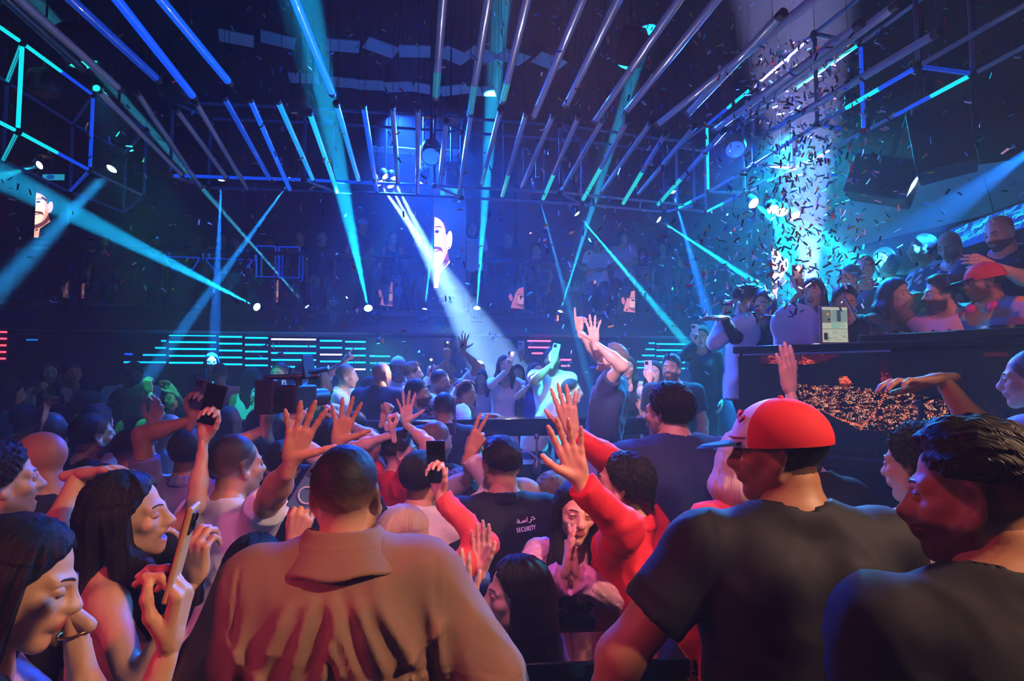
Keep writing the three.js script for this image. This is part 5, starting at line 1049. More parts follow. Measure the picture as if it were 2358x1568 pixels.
// man in the red and white cap
{
  const p = person({ n: 'tall man in a black T-shirt and a red and white cap', at: [1787, 1035, 1.5], yaw: -26, look: [-84, -3], w: 1.16, aw: 1.12, skin: SK.tan, beard: 0.35, hair: ['under', HC.black], top: ['tee', 0x07080d, { fold: 0.006, fx: 3.5, rough: 0.75, detail: teeBack }], legs: ['trousers', 0x121620], L: { off: [0.22, -0.47, 0.04], elbow: [-1, 0, 0.3] }, R: { off: [0.1, -0.4, 0.25] } });
  const c = baseballCap(p, 0xe0202c, { front: 0xe8e4ee, visor: 0x14403c, tilt: 0.02, s: 1.06, label: 'red cap with a white front and a dark green visor' });
  const v = new THREE.Shape(); v.moveTo(-0.02, 0); v.lineTo(0, -0.016); v.lineTo(0.02, 0); v.lineTo(0.02, 0.008); v.lineTo(0, -0.008); v.lineTo(-0.02, 0.008);
  const red = mat(0xb01030, 0.7);
  for (const [rx, ry, sy, sc] of [[-0.62, 0.36, 1, 0.9], [-0.5, 0.62, 1, 0.8]]) headPart(p, 'emblem', new THREE.ExtrudeGeometry(v, { depth: 0.006, bevelEnabled: false }).scale(sc, sc, 1).translate(0, 0, 0.107).rotateX(rx).rotateY(ry).translate(0, 0.028, -0.014), red, c);
  headPart(p, 'piping', new THREE.TorusGeometry(0.104, 0.003, 6, 30, 1.9).rotateZ(Math.PI / 2 - 0.95).rotateX(Math.PI / 2).scale(0.86, 1, 1.07).translate(0, 0.034, -0.008), red, c);
}
person({ n: 'bearded man in black with a high fade at the right edge', at: [2238, 1135, 1.1], yaw: -40, look: [-84, -6], w: 1.2, skin: SK.mid, beard: 1, hair: ['quiff', HC.black], top: ['tee', 0x050507, { neck: 0.07, fold: 0.006 }], H: 1.86 });
person({ n: 'person with thick dark curls in a white T-shirt at the right', at: [2112, 1068, 1.95], yaw: -42, look: [-62, -4], w: 1.02, skin: SK.light, hair: ['curly', HC.dark, { big: 1 }], top: ['tee', 0xcfcfe2] });
// man in the red shirt, both arms up
person({ n: 'man in a bright red shirt waving both hands at the performer', at: [1430, 1118, 2.3], yaw: -66, look: [-80, 10], skin: SK.light, hair: ['curly', HC.black, { extra: [cap(V(0, -0.005, -0.1), 0.024, V(0, -0.06, -0.13), 0.017)], uncut: 1 }], top: ['shirt', 0xe0202c, { fold: 0.009, fx: 4, cell: 0.009, detail: teeBack, collar: 1, loose: 0.014, rough: 0.7 }], H: 1.68, L: { to: [1336, 1112, 1.78], hand: 'open', lod: 0, fd: [-0.3, 1, 0.05], pn: [0, 0, 1], elbow: [0.9, -0.55, 0.3] }, R: { to: [1318, 1000, 2.35], hand: 'open', fd: [-0.22, 1, 0], pn: [0.1, 0, -1], elbow: [0.5, -0.5, -0.2] } });
person({ n: 'heavy man with dark curls in a navy suit watching the performer', at: [1536, 950, 2.7], yaw: -34, look: [-56, 2], w: 1.42, skin: SK.light, beard: 0.2, hair: ['curly', HC.black], top: ['suit', 0x1c2c52, { collar: 1.4, fold: 0.006, fx: 3.5, cell: 0.009, detail: suitBack }], legs: ['trousers', 0x182440] });
// woman in the pink cardigan
{
  const p = person({ n: 'woman with long black hair clapping in a pink pleated cardigan', at: [1326, 1178, 2.35], yaw: 172, look: [166, -2, 5], sex: 'f', skin: SK.pale, lip: [0.9, 0.45, 0.5], hair: ['long', HC.black, { length: 0.45, front: 2 }], top: ['shirt', 0xd89ab8, { vee: 3.2, fold: 0.003, flareSleeve: 0.02, neck: 0.09, cell: 0.009, detail: (d, a, r, b) => d - 0.0035 * Math.sin((a * 0.75 + Math.abs(r) * 0.5) * 260 + 3 * noise3(r * 6, a * 6, b * 6)) }], legs: ['trousers', 0x2a1816, 0.4], H: 1.62, R: { to: [1300, 1330, 2.1], hand: 'flat', fd: [0.15, 1, 0], pn: [1, 0, 0], elbow: [-1, -0.6, 0.2] }, L: { to: [1325, 1330, 2.12], hand: 'flat', fd: [-0.05, 1, 0], pn: [-1, 0, 0], elbow: [1, -0.6, 0.2] } });
  mesh('crop_top', meshField({ add: [cap(p.P(0.27, -0.05, 0.03), 0.105, p.P(0.31, -0.055, 0.04), 0.108, { cut: true, cut0: true }), cap(p.P(0.27, 0.05, 0.03), 0.105, p.P(0.31, 0.055, 0.04), 0.108, { cut: true, cut0: true }), ell(p.P(0.33, 0.07, 0.085), V(0.068, 0.055, 0.062)), ell(p.P(0.33, -0.07, 0.085), V(0.068, 0.055, 0.062))], k: 0.02, cell: 0.009 }), mat(0x0c0c10, 0.6), p.g);
  const ch = p.P(0.43, 0, 0.098), cross = mat(0xe8e8f0, 0.15, { metalness: 1 });
  const nk = mesh('necklace', merge([box(0.005, 0.034, 0.004, ch.x, ch.y - 0.02, ch.z + 0.012), box(0.02, 0.005, 0.004, ch.x, ch.y - 0.014, ch.z + 0.012), tube([p.P(0.5, 0.05, 0.03), p.P(0.46, 0.03, 0.08), p.P(0.43, 0, 0.108), p.P(0.46, -0.03, 0.08), p.P(0.5, -0.05, 0.03)], 0.0014, 24, 5)]), cross, p.g);
}
// security guard
{
  const p = person({ n: 'security guard in a black polo shirt seen from behind', at: [1152, 1072, 2.72], yaw: -10, look: [-30, -2], w: 1.14, skin: SK.mid, hair: ['slick', HC.black], top: ['polo', 0x0e1424, { collar: 1, fold: 0.006, fx: 3.5 }], H: 1.72 });
  const tex = canvasTexture(256, 160, (c, w, h) => {
    c.clearRect(0, 0, w, h); c.fillStyle = '#fff'; c.strokeStyle = '#fff'; c.font = 'bold 50px sans-serif'; c.textAlign = 'center'; c.save(); c.translate(128, 145); c.scale(0.92, 1.25); c.fillText('SECURITY', 0, 0); c.restore();
    c.lineWidth = 7; c.lineCap = 'round'; c.lineJoin = 'round';
    const L = (...p) => { c.beginPath(); c.moveTo(p[0], p[1]); for (let i = 2; i < p.length; i += 2) c.lineTo(p[i], p[i + 1]); c.stroke(); };
    c.beginPath(); c.moveTo(196, 26); c.quadraticCurveTo(212, 20, 222, 28); c.quadraticCurveTo(228, 40, 240, 44); c.lineTo(206, 50); c.quadraticCurveTo(196, 52, 194, 42); c.stroke();
    c.beginPath(); c.moveTo(190, 40); c.quadraticCurveTo(192, 62, 164, 66); c.stroke();
    L(146, 14, 146, 54);
    c.beginPath(); c.moveTo(132, 36); c.lineTo(130, 52); c.lineTo(116, 52); c.lineTo(114, 38); c.moveTo(114, 52); c.lineTo(100, 52); c.lineTo(98, 40); c.moveTo(98, 52); c.quadraticCurveTo(80, 60, 62, 52); c.stroke();
    c.beginPath(); c.ellipse(50, 46, 13, 10, 0, 0, 7); c.moveTo(60, 50); c.lineTo(62, 34); c.stroke();
    c.beginPath(); c.arc(40, 22, 4, 0, 7); c.arc(54, 20, 4, 0, 7); c.fill();
  });
  const g = new THREE.PlaneGeometry(0.1, 0.064, 12, 8), q = g.attributes.position, cv = p.upper.geometry.attributes.position, back = [];
  for (let i = 0; i < cv.count; i++) { const v = V(cv.getX(i), cv.getY(i), cv.getZ(i)).sub(p.pv); const b = v.dot(p.Fc); if (b < -0.02) back.push([v.dot(p.u), v.dot(p.Rc), b]); }
  for (let i = 0; i < q.count; i++) { // laid on the cloth
    const a = 0.452 * p.s + q.getY(i) + q.getX(i) * 0.12, r = -0.07 - q.getX(i); let best = 1, bb = -0.15;
    for (const k of back) { const e = (k[0] - a) ** 2 + (k[1] - r) ** 2; if (e < best) { best = e; bb = k[2]; } }
    const v = p.pv.clone().addScaledVector(p.u, a).addScaledVector(p.Rc, r).addScaledVector(p.Fc, bb - 0.006); q.setXYZ(i, v.x, v.y, v.z);
  }
  g.computeVertexNormals();
  const prn = mesh('back_print', g, new THREE.MeshPhysicalMaterial({ color: 0xffffff, map: tex, transparent: true, roughness: 0.7, side: THREE.DoubleSide }), p.g); tag(prn, 'white lettering SECURITY on the back');
}
// girl clapping, seen in profile, and the people around her
person({ n: 'girl with long straight brown hair clapping in a denim top', at: [1186, 1368, 1.9], yaw: -92, look: [-96, 2], sex: 'f', skin: SK.pale, lip: [0.85, 0.4, 0.45], hair: ['long', 0x1c1214, { length: 0.4 }], top: ['shirt', 0x3a6a9a, { fold: 0.006 }], H: 1.56, L: { to: [1068, 1412, 1.75], hand: 'flat', nails: 1, fd: [-0.1, 1, 0], pn: [0.2, 0, -1], elbow: [0.4, -1, 0.3] }, R: { to: [1108, 1318, 2.1], hand: 'flat', fd: [0.0, 1, 0], pn: [-0.2, 0, 1], elbow: [0.4, -1, 0] } });
person({ n: 'woman with smooth ash blond hair and a coral sleeve filming with a phone', at: [934, 1245, 2.1], yaw: 30, look: [44, -4], sex: 'f', skin: SK.pale, hair: ['bob', HC.ash], top: ['shirt', 0xe05048, { fold: 0.01, fx: 8 }], H: 1.6, R: { to: [1013, 1140, 2.2], hand: 'grip', nails: 1, fd: [-0.05, 1, 0], pn: [-0.3, 0, 1], key: 'blond', elbow: [1, -1, 0] } });
phone('blond', 'black phone in the hand with the coral sleeve', { color: 0x101014, module: 0x1a1a20 });
person({ n: 'man with dark hair in a cream shirt raising two fingers', at: [974, 1100, 2.7], yaw: 24, look: [40, 6], skin: SK.mid, beard: 0.6, hair: ['short', HC.black], top: ['shirt', 0xcfc4ba, { collar: 0.8, fold: 0.009 }], H: 1.68, R: { to: [1080, 1048, 2.75], hand: 'two', fd: [0.5, 1, 0], pn: [0.1, 0.1, -1], elbow: [0.5, -1, 0] } });
person({ n: 'woman with black hair filming on a blue phone with a ring', at: [588, 1322, 1.8], yaw: 14, look: [24, 0], sex: 'f', skin: SK.light, hair: ['long', HC.black, { length: 0.3 }], top: ['tank', 0x101014], H: 1.6, R: { to: [678, 1262, 1.75], hand: 'grip', nails: 1, fd: [0.2, 1, 0.0], pn: [-0.1, 0, -1], key: 'ring', elbow: [0.6, -1, 0.4] } });
phone('ring', 'pale blue phone with a ring holder raised beside the cropped head', { color: 0x5a86a8, module: 0x4a6478, ring: true, roll: 0.35, up: 0.16 });
person({ n: 'woman shouting, her face half hidden behind the white T-shirt', at: [652, 1165, 2.9], yaw: 80, look: [96, 4], sex: 'f', skin: SK.light, mouth: 'open', hair: ['long', HC.black, { length: 0.35 }], top: ['tank', 0xb8b8c8], H: 1.62 });
// left side, second row
person({ n: 'man with a moustache smiling at the left edge, arm stretched out', at: [4, 1108, 1.95], yaw: 60, look: [82, 4], skin: SK.light, beard: 0.45, mouth: 'open', hair: ['curly', HC.black], top: ['tee', 0x1a1c30], R: { to: [182, 1092, 1.8], hand: 'relax', fd: [1, 0.15, 0], pn: [0, -1, 0.2], elbow: [-0.3, -1, 0.3] } });
person({ n: 'bald man with cropped stubble seen from behind at the left', at: [86, 1066, 2.35], yaw: -26, look: [-46, -8], w: 1.1, skin: SK.mid, stubble: 'shadow', hair: ['bald'], top: ['tee', 0x14141c] });
person({ n: 'bearded man in black looking right behind the bald man', at: [218, 1004, 3.3], yaw: 60, look: [72, 4], skin: SK.light, beard: 1, hair: ['short', HC.black], top: ['tee', 0x0e0e14] });
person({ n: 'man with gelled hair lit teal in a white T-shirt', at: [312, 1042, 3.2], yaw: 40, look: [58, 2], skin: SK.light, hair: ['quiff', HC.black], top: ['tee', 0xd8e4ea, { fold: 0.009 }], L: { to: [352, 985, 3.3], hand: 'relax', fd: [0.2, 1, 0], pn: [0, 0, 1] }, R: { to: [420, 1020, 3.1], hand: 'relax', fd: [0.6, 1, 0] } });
person({ n: 'dark haired man in a purple polo filming with a teal lit hand', at: [437, 1042, 3.05], yaw: 22, look: [30, 2], skin: SK.tan, hair: ['short', HC.black], top: ['polo', 0x7a6a98, { collar: 1 }], L: { to: [442, 968, 2.95], hand: 'grip', fd: [0.3, 1, 0], pn: [0.3, 0, 1], key: 'teal', elbow: [-1, -0.4, 0] } });
phone('teal', 'phone with three lenses in the teal lit hand', { color: 0x3a4450, turn: Math.PI });
person({ n: 'hidden woman raising a phone over the laughing woman', at: [292, 1160, 2.3], yaw: 40, sex: 'f', skin: SK.light, hair: ['long', HC.black, { length: 0.25 }], top: ['tank', 0x15151c], H: 1.6, R: { to: [470, 1012, 2.25], hand: 'grip', nails: 1, fd: [0.25, 1, 0], pn: [0.2, 0, 1], key: 'over', elbow: [0.4, -1, 0.3] } });
phone('over', 'black phone raised above the laughing woman', { color: 0x0c0c10, up: 0.12 });
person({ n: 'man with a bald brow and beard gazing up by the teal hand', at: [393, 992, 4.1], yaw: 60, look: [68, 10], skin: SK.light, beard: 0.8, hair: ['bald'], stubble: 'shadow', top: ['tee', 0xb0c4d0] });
person({ n: 'woman with sleek black hair behind the bearded man at the left', at: [226, 972, 4.0], yaw: 50, sex: 'f', skin: SK.light, hair: ['long', HC.black, { length: 0.3 }], top: ['tank', 0x101016] });
person({ n: 'man at the left with a hand to his brow looking right', at: [120, 990, 3.9], yaw: 50, look: [64, 6], skin: SK.tan, hair: ['bald'], stubble: 'shadow', top: ['tee', 0x101016], L: { to: [92, 975, 3.7], hand: 'relax', fd: [0.2, 1, 0], pn: [1, 0, 0] } });
// camera operator
{
  person({ n: 'camera operator holding a large video camera above the crowd', at: [652, 1068, 3.1], yaw: 12, skin: SK.light, hair: ['short', HC.black], top: ['tee', 0x12121a], L: { to: [612, 985, 2.95], hand: 'grip', fd: [0.05, 1, 0], pn: [0.8, 0, 0.4], elbow: [-1, -0.3, 0] }, R: { to: [672, 990, 2.85], hand: 'grip', fd: [0.3, 1, 0], pn: [-0.3, 0, -1], elbow: [1, -0.3, 0.2], key: 'cam' } });
  const c = at(655, 918, 2.85), g = thing('video_camera', 'black video camera with flip screen held up in the crowd', 'camera', c, -0.25);
  mesh('battery', box(0.1, 0.16, 0.07, -0.045, 0.01, 0.06, 0.008), mat(0x1a2030, 0.4), g);
  mesh('body', box(0.12, 0.13, 0.18, 0.02, 0.0, -0.06, 0.012), mat(0x0c0d12, 0.4), g);
  mesh('handle', meshField({ add: [cap(V(-0.06, 0.1, 0.05), 0.014, V(0.13, 0.105, -0.06), 0.014), cap(V(0.06, 0.06, -0.02), 0.016, V(0.06, 0.1, -0.02), 0.014)], k: 0.01, cell: 0.007 }), M.black, g);
  mesh('lens_barrel', rod(V(0.02, 0, -0.15), V(0.02, 0, -0.3), 0.045, 18), M.black, g);
  const fs = mesh('flip_screen', box(0.008, 0.11, 0.09, 0.13, 0.13, -0.03, 0.003), M.black, g); fs.rotation.z = 0.18; mesh('flip_display', box(0.002, 0.095, 0.075, 0.1255, 0.13, -0.03), mat(0x100808, 0.3, { emissive: 0xff8a90, emissiveIntensity: 0.5 }), fs);
  mesh('vents', merge([0, 1, 2, 3, 4].map(i => box(0.004, 0.012, 0.06, 0.01, -0.05 + i * 0.022, 0.06))), M.darkSteel, g);
  mesh('microphone', rod(V(0.1, 0.12, 0.0), V(0.13, 0.14, -0.14), 0.012, 10), M.black, g);
  wristBand('cam', 'watch', 'black wristwatch on the camera operator', 'watch', w => { mesh('strap', new THREE.TorusGeometry(0.031, 0.008, 8, 24).scale(1, 1, 1.4).rotateX(Math.PI / 2), M.black, w); mesh('face', box(0.03, 0.026, 0.01, 0, 0, -0.036, 0.004), M.gloss, w); });
}
person({ n: 'man with a curly top gazing up beside the cropped head', at: [772, 1018, 3.5], yaw: 40, look: [56, 14], skin: SK.light, hair: ['curly', HC.black], top: ['tee', 0x20222c], R: { to: [803, 975, 3.4], hand: 'flat', fd: [-0.6, 0.5, 0], pn: [0, -1, 0] } });
person({ n: 'woman with black hair in a band, arm raised with a pipe', at: [850, 1030, 3.7], yaw: 30, look: [40, 6], sex: 'f', skin: SK.light, hair: ['long', HC.black, { length: 0.3 }], top: ['tank', 0x101018], R: { to: [882, 968, 3.5], hand: 'fist', fd: [0.4, 1, 0], pn: [-0.4, 0, 1] } });
person({ n: 'woman in a red ruffled blouse with both hands raised', at: [922, 1040, 3.3], yaw: 60, look: [84, 4], sex: 'f', skin: SK.pale, hair: ['slick', HC.black], top: ['shirt', 0xd01c24, { fold: 0.02, fx: 11, fy: 7, sleeve: 0.5, loose: 0.03 }], L: { to: [905, 1000, 3.2], hand: 'fist', nails: 1, fd: [-0.2, 1, 0], pn: [1, 0, 0] }, R: { to: [935, 978, 3.3], hand: 'spread', fd: [0.0, 1, 0], pn: [0.4, 0, 1] } });
person({ n: 'man with a shaved crown looking right in front of the counter', at: [1006, 1014, 3.65], yaw: 40, look: [54, -6], skin: SK.light, beard: 0.6, hair: ['bald'], stubble: 'buzz', top: ['tee', 0x0e1018] });
person({ n: 'man with short dark hair facing the counter in a dark jacket', at: [1023, 940, 4.75], yaw: 0, skin: SK.tan, hair: ['fade', HC.black], top: ['suit', 0x141a2c, { collar: 1.2 }] });
person({ n: 'person with grey curls filming with a bright phone screen', at: [1062, 1140, 2.95], yaw: 20, skin: SK.mid, hair: ['curly', HC.grey], top: ['shirt', 0x9a9088], H: 1.62, L: { to: [1082, 1100, 2.9], hand: 'grip', fd: [0.2, 1, 0], pn: [0, 0, 1], key: 'bright', elbow: [-1, -1, 0] }, R: { to: [1112, 1098, 2.9], hand: 'grip', fd: [-0.2, 1, 0], pn: [0, 0, 1] } });
phone('bright', 'phone with a bright green and blue screen beside the guard', { color: 0x101010, screen: 0x50c8b8, k: 0.9 });
person({ n: 'woman with grey curls and navy top behind the pink cardigan', at: [1278, 1150, 2.9], yaw: 10, sex: 'f', skin: SK.light, hair: ['bigcurl', HC.grey], top: ['tee', 0x182846], H: 1.6 });
person({ n: 'woman with platinum hair and a coral jacket behind the cap man', at: [1706, 1066, 2.15], yaw: -20, sex: 'f', skin: SK.light, hair: ['long', HC.platinum, { length: 0.2 }], top: ['jacket', 0xf05048, { collar: 1, loose: 0.018 }], H: 1.62 });
person({ n: 'hidden person raising a hand behind the red and white cap', at: [1852, 1010, 2.5], yaw: -20, skin: SK.pale, sex: 'f', hair: ['short', HC.dark], top: ['shirt', 0x1a1a20, { sleeve: 1.5 }], L: { to: [1820, 905, 2.3], hand: 'flat', nails: 1, fd: [-0.08, 1, 0], pn: [-0.3, 0, -1], elbow: [0, -1, 0] } });
person({ n: 'hidden person with a bent wrist above the right crowd', at: [2285, 1075, 1.95], yaw: -40, skin: SK.light, hair: ['short', HC.dark], top: ['tank', 0x101016], L: { to: [2168, 872, 1.95], hand: 'droop', fd: [-1, -0.1, 0], pn: [-0.1, -1, 0.1], elbow: [0.9, -0.3, 0], size: 1.0 } });
person({ n: 'man with thin hair and a lanyard at the right edge looking left', at: [2372, 872, 2.6], yaw: -70, look: [-84, -2], skin: SK.light, hair: ['fade', HC.grey], top: ['tee', 0xd0d4dc], floor: 0.2 });
// ---------------------------------------------------------------- people on the platform, around the performer
const PF = 0.5;
person({ n: 'performer in a slate T-shirt leaning back with both arms raised', at: [1408, 828, 4.75], yaw: -76, look: [-84, 24], floor: PF, lean: [-11, 0], lod: 1, hlod: 0, w: 1.05, skin: SK.light, eyes: 'shut', beard: 0.15, hair: ['quiff', 0x6a5c50], tint: [0.35, 0.3, 0.26], top: ['tee', 0x28304a, { fold: 0.01, fx: 4, sleeve: 0.42, hem: -0.03, detail: teeBack }], legs: ['trousers', 0x9a98b4], shoes: 0xd8d8e0, L: { to: [1370, 790, 4.35], hand: 'spread', lod: 0, fd: [-0.12, 1, 0.05], pn: [0.1, -0.1, 1], elbow: [0.8, -0.5, 0.2] }, R: { to: [1318, 738, 4.75], hand: 'point', lod: 0, fd: [-0.08, 1, 0], pn: [0.6, 0, -0.8], elbow: [0.5, -0.6, -0.2] } });
person({ n: 'woman in an off-white fitted dress shining a phone torch', at: [1162, 842, 6.9], yaw: 160, look: [168, 2], floor: PF, sex: 'f', skin: SK.pale, mouth: 'open', hair: ['long', HC.dark, { length: 0.3, front: 1 }], top: ['dress', 0xe0d8dc, { sleeve: 1.9, hem: -0.42 }], legs: 'bare', R: { to: [1170, 850, 6.6], hand: 'grip', fd: [0.2, 1, 0], pn: [0, 0, -1], key: 't1' }, L: { to: [1232, 868, 6.7], hand: 'relax', fd: [1, 0.1, 0] } });
phone('t1', 'phone with lit torch held by the woman in the off-white dress', { color: 0xd0d0d8, torch: 3 });
person({ n: 'woman hidden behind the off-white dress holding a white phone up', at: [1192, 862, 7.3], yaw: 180, floor: PF, sex: 'f', skin: SK.light, hair: ['long', HC.dark, { length: 0.3 }], top: ['tank', 0x20202c], L: { to: [1200, 824, 7.2], hand: 'grip', fd: [0, 1, 0], pn: [0, 0, -1], key: 'w1' } });
phone('w1', 'white phone with dark lenses raised beside the off-white dress', { color: 0xe4e2ea });
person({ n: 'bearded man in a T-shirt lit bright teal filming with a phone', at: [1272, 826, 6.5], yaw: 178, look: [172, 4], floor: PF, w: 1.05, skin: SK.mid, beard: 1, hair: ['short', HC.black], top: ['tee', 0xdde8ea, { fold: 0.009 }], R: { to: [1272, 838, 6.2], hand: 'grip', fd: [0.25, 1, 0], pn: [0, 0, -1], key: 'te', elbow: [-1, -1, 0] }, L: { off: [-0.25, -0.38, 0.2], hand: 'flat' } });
phone('te', 'pale phone hiding the face of the teal lit man', { color: 0xd8d8e0 });
person({ n: 'woman in a blue dress clapping and looking up', at: [1234, 858, 6.9], yaw: 160, look: [140, 14], floor: PF, sex: 'f', skin: SK.pale, hair: ['long', HC.dark, { length: 0.3 }], top: ['dress', 0x2040b0], legs: 'bare', R: { to: [1226, 880, 6.6], hand: 'flat', fd: [0.3, 1, 0] }, L: { to: [1252, 878, 6.6], hand: 'flat', fd: [-0.3, 1, 0] } });
person({ n: 'person bent over in a pale jacket behind the performer', at: [1318, 900, 6.2], yaw: 100, lean: [40, 0], floor: PF, skin: SK.light, hair: ['short', HC.brown], top: ['shirt', 0xd8dcd0] });
person({ n: 'man in a printed white T-shirt with a torch and a raised arm', at: [1033, 848, 6.8], yaw: 186, floor: PF, skin: SK.tan, beard: 0.5, hair: ['short', HC.black], top: ['tee', 0xd8d8e0], L: { to: [1066, 808, 6.7], hand: 'spread', fd: [0.05, 1, 0], pn: [0, 0, -1] }, R: { to: [1030, 828, 6.5], hand: 'grip', fd: [0, 1, 0], pn: [0, 0, -1], key: 't2' } });
phone('t2', 'phone with lit torch above the printed white T-shirt', { color: 0x202028, torch: 3 });
person({ n: 'smiling woman in a light blazer holding up a torch', at: [952, 860, 6.2], yaw: 96, look: [88, 6], floor: PF, sex: 'f', skin: SK.pale, mouth: 'open', hair: ['slick', HC.black], top: ['shirt', 0xd8d4de, { collar: 1.2 }], R: { to: [986, 868, 6.0], hand: 'grip', fd: [0.1, 1, 0], pn: [1, 0, -0.4], key: 't3' } });
phone('t3', 'phone with lit torch held by the woman in the light blazer', { color: 0x202028, torch: 3 });
{ const p = person({ n: 'man with a white cap turned backwards in a sports jersey', at: [917, 843, 6.9], yaw: 176, floor: PF, skin: SK.brown, beard: 0.9, hair: ['under', HC.black], top: ['tee', 0xcfd0dc] }); baseballCap(p, 0xd8d8e2, { back: true }); }
person({ n: 'broad bald man in a black polo seen from behind on the platform', at: [880, 862, 5.9], yaw: 30, look: [50, -2], floor: 0.3, w: 1.2, skin: SK.tan, beard: 0.5, hair: ['bald'], stubble: 'shadow', top: ['polo', 0x0c0e18, { collar: 1 }] });
person({ n: 'man in a zebra striped shirt reaching right', at: [1016, 880, 5.9], yaw: 110, look: [130, -2], floor: 0.35, skin: SK.mid, beard: 0.8, hair: ['fade', HC.black], top: ['tee', 0xffffff, { color: (x, y, z) => Math.sin((y + 0.03 * noise3(x * 9, y * 9, z * 9)) * 150) > 0 ? [0.6, 0.6, 0.65] : [0.02, 0.02, 0.025], fold: 0.006 }], R: { to: [1050, 893, 5.7], hand: 'relax', fd: [0.8, 0.5, 0] } });
{ const p = person({ n: 'bearded man with sunglasses on his head at the counter', at: [964, 905, 5.2], yaw: 90, look: [100, 2], floor: 0.25, skin: SK.mid, beard: 1, hair: ['short', HC.black], top: ['tee', 0x0c0e16] }); headPart(p, 'sunglasses', merge([new THREE.TorusGeometry(0.026, 0.005, 6, 18).scale(1, 0.75, 1).translate(0.034, 0.05, 0.092), new THREE.TorusGeometry(0.026, 0.005, 6, 18).scale(1, 0.75, 1).translate(-0.034, 0.05, 0.092), box(0.02, 0.006, 0.006, 0, 0.055, 0.094), box(0.005, 0.006, 0.11, 0.074, 0.055, 0.04), box(0.005, 0.006, 0.11, -0.074, 0.055, 0.04)]), M.gloss); }
person({ n: 'man in a crumpled white shirt leaning on the counter', at: [1072, 905, 5.75], yaw: 70, look: [96, -4], lean: [22, 0], floor: 0.2, skin: SK.tan, hair: ['short', HC.black], top: ['shirt', 0xdcdce2, { fold: 0.013 }], R: { to: [1118, 956, 5.35], hand: 'relax', fd: [1, 0, 0], pn: [0, -1, 0] } });
person({ n: 'seated woman in a pale lace top looking at her phone', at: [1107, 872, 7.3], yaw: 180, look: [176, -14], floor: PF, sex: 'f', H: 1.6, skin: SK.light, hair: ['long', HC.dark, { length: 0.3, front: 2 }], top: ['shirt', 0xd0d0da, { sleeve: 1.2 }], R: { off: [-0.05, -0.24, 0.26], hand: 'grip', fd: [0, 0.8, 0.5], pn: [0, 0.2, -1], key: 'seat' }, L: { off: [-0.08, -0.26, 0.26], hand: 'relax' } });
phone('seat', 'phone in the hands of the seated woman in lace', { color: 0x101014, screen: 0x8098c0, k: 0.4 });
person({ n: 'man in a dark shirt standing behind the seated woman', at: [1103, 852, 8.1], yaw: 180, floor: PF, skin: SK.brown, hair: ['short', HC.black], top: ['shirt', 0x1a1c28] });
person({ n: 'woman in a black dress smiling right of the performer', at: [1446, 846, 6.5], yaw: 184, floor: PF, sex: 'f', skin: SK.light, hair: ['long', HC.black, { length: 0.3, front: 2 }], top: ['dress', 0x101018, { hem: -0.3 }], legs: 'bare', L: { off: [0.0, -0.25, 0.25], hand: 'relax', fd: [0, 1, 0.3] } });
person({ n: 'woman with a black headband filming with a lilac phone', at: [1506, 858, 6.1], yaw: 190, floor: 0.45, sex: 'f', skin: SK.pale, hair: ['long', HC.black, { length: 0.3 }], top: ['dress', 0x0c0c12, { hem: -0.25 }], legs: 'bare', R: { to: [1496, 878, 5.8], hand: 'grip', nails: 1, fd: [-0.05, 1, 0], pn: [0, 0, -1], key: 'lilac', elbow: [0.4, -1, 0] } });
phone('lilac', 'lilac phone with three lenses hiding a face', { color: 0xd0c4e8 });
{ const p = person({ n: 'bearded man in a black T-shirt with a silver chain', at: [1546, 848, 5.5], yaw: 186, look: [196, 2], floor: 0.4, w: 1.1, skin: SK.tan, beard: 1, hair: ['quiff', HC.black], top: ['tee', 0x0a0b12] }); mesh('chain', tube([p.P(0.51, 0.07, 0.0), p.P(0.46, 0.06, 0.1), p.P(0.4, 0, 0.155), p.P(0.46, -0.06, 0.1), p.P(0.51, -0.07, 0.0)], 0.004, 30, 6), mat(0xd8d8e0, 0.2, { metalness: 1 }), p.g); }
hallBox('step', 2.6, 5.3, 0.5, 0.85, 6.3, 7.8, M.matte, 'structure', 'black step beside the booth');
person({ n: 'woman in black filming with a white phone above the bearded man', at: [1616, 775, 6.5], yaw: 188, look: [186, -8], floor: 0.85, sex: 'f', skin: SK.light, hair: ['long', HC.black, { length: 0.3 }], top: ['shirt', 0x08080e], R: { to: [1602, 790, 6.4], hand: 'grip', fd: [0, 1, 0], pn: [0, 0, -1], key: 'wph' } });
phone('wph', 'white phone held by the woman in black by the booth', { color: 0xe8e4ee });
// ---------------------------------------------------------------- left crowd, further back
hallBox('platform_left', -8.7, -2.4, 0, 0.3, 6.4, 10.9, M.matte, 'structure', 'low platform along the bar wall');
person({ n: 'man in a white T-shirt bending over his table by the brown panels', at: [308, 862, 6.5], yaw: 176, look: [176, -18], lean: [14, 0], floor: 0.3, w: 1.15, skin: SK.deep, beard: 0.7, hair: ['curly', HC.black], top: ['tee', 0xc4cce4], L: { off: [0.15, -0.45, 0.2] }, R: { off: [0.15, -0.45, 0.2] } });
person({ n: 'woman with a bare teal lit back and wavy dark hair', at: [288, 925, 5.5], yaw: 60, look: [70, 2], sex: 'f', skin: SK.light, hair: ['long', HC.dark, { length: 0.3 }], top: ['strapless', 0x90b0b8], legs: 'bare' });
person({ n: 'woman with a dark ponytail holding a cup to her brow', at: [333, 918, 5.1], yaw: 60, look: [66, 0], sex: 'f', skin: SK.mid, hair: ['long', HC.black, { length: 0.35 }], top: ['strapless', 0x14141c], R: { to: [345, 905, 4.9], hand: 'grip', fd: [-0.3, 1, 0], pn: [0, 0, -1] } });
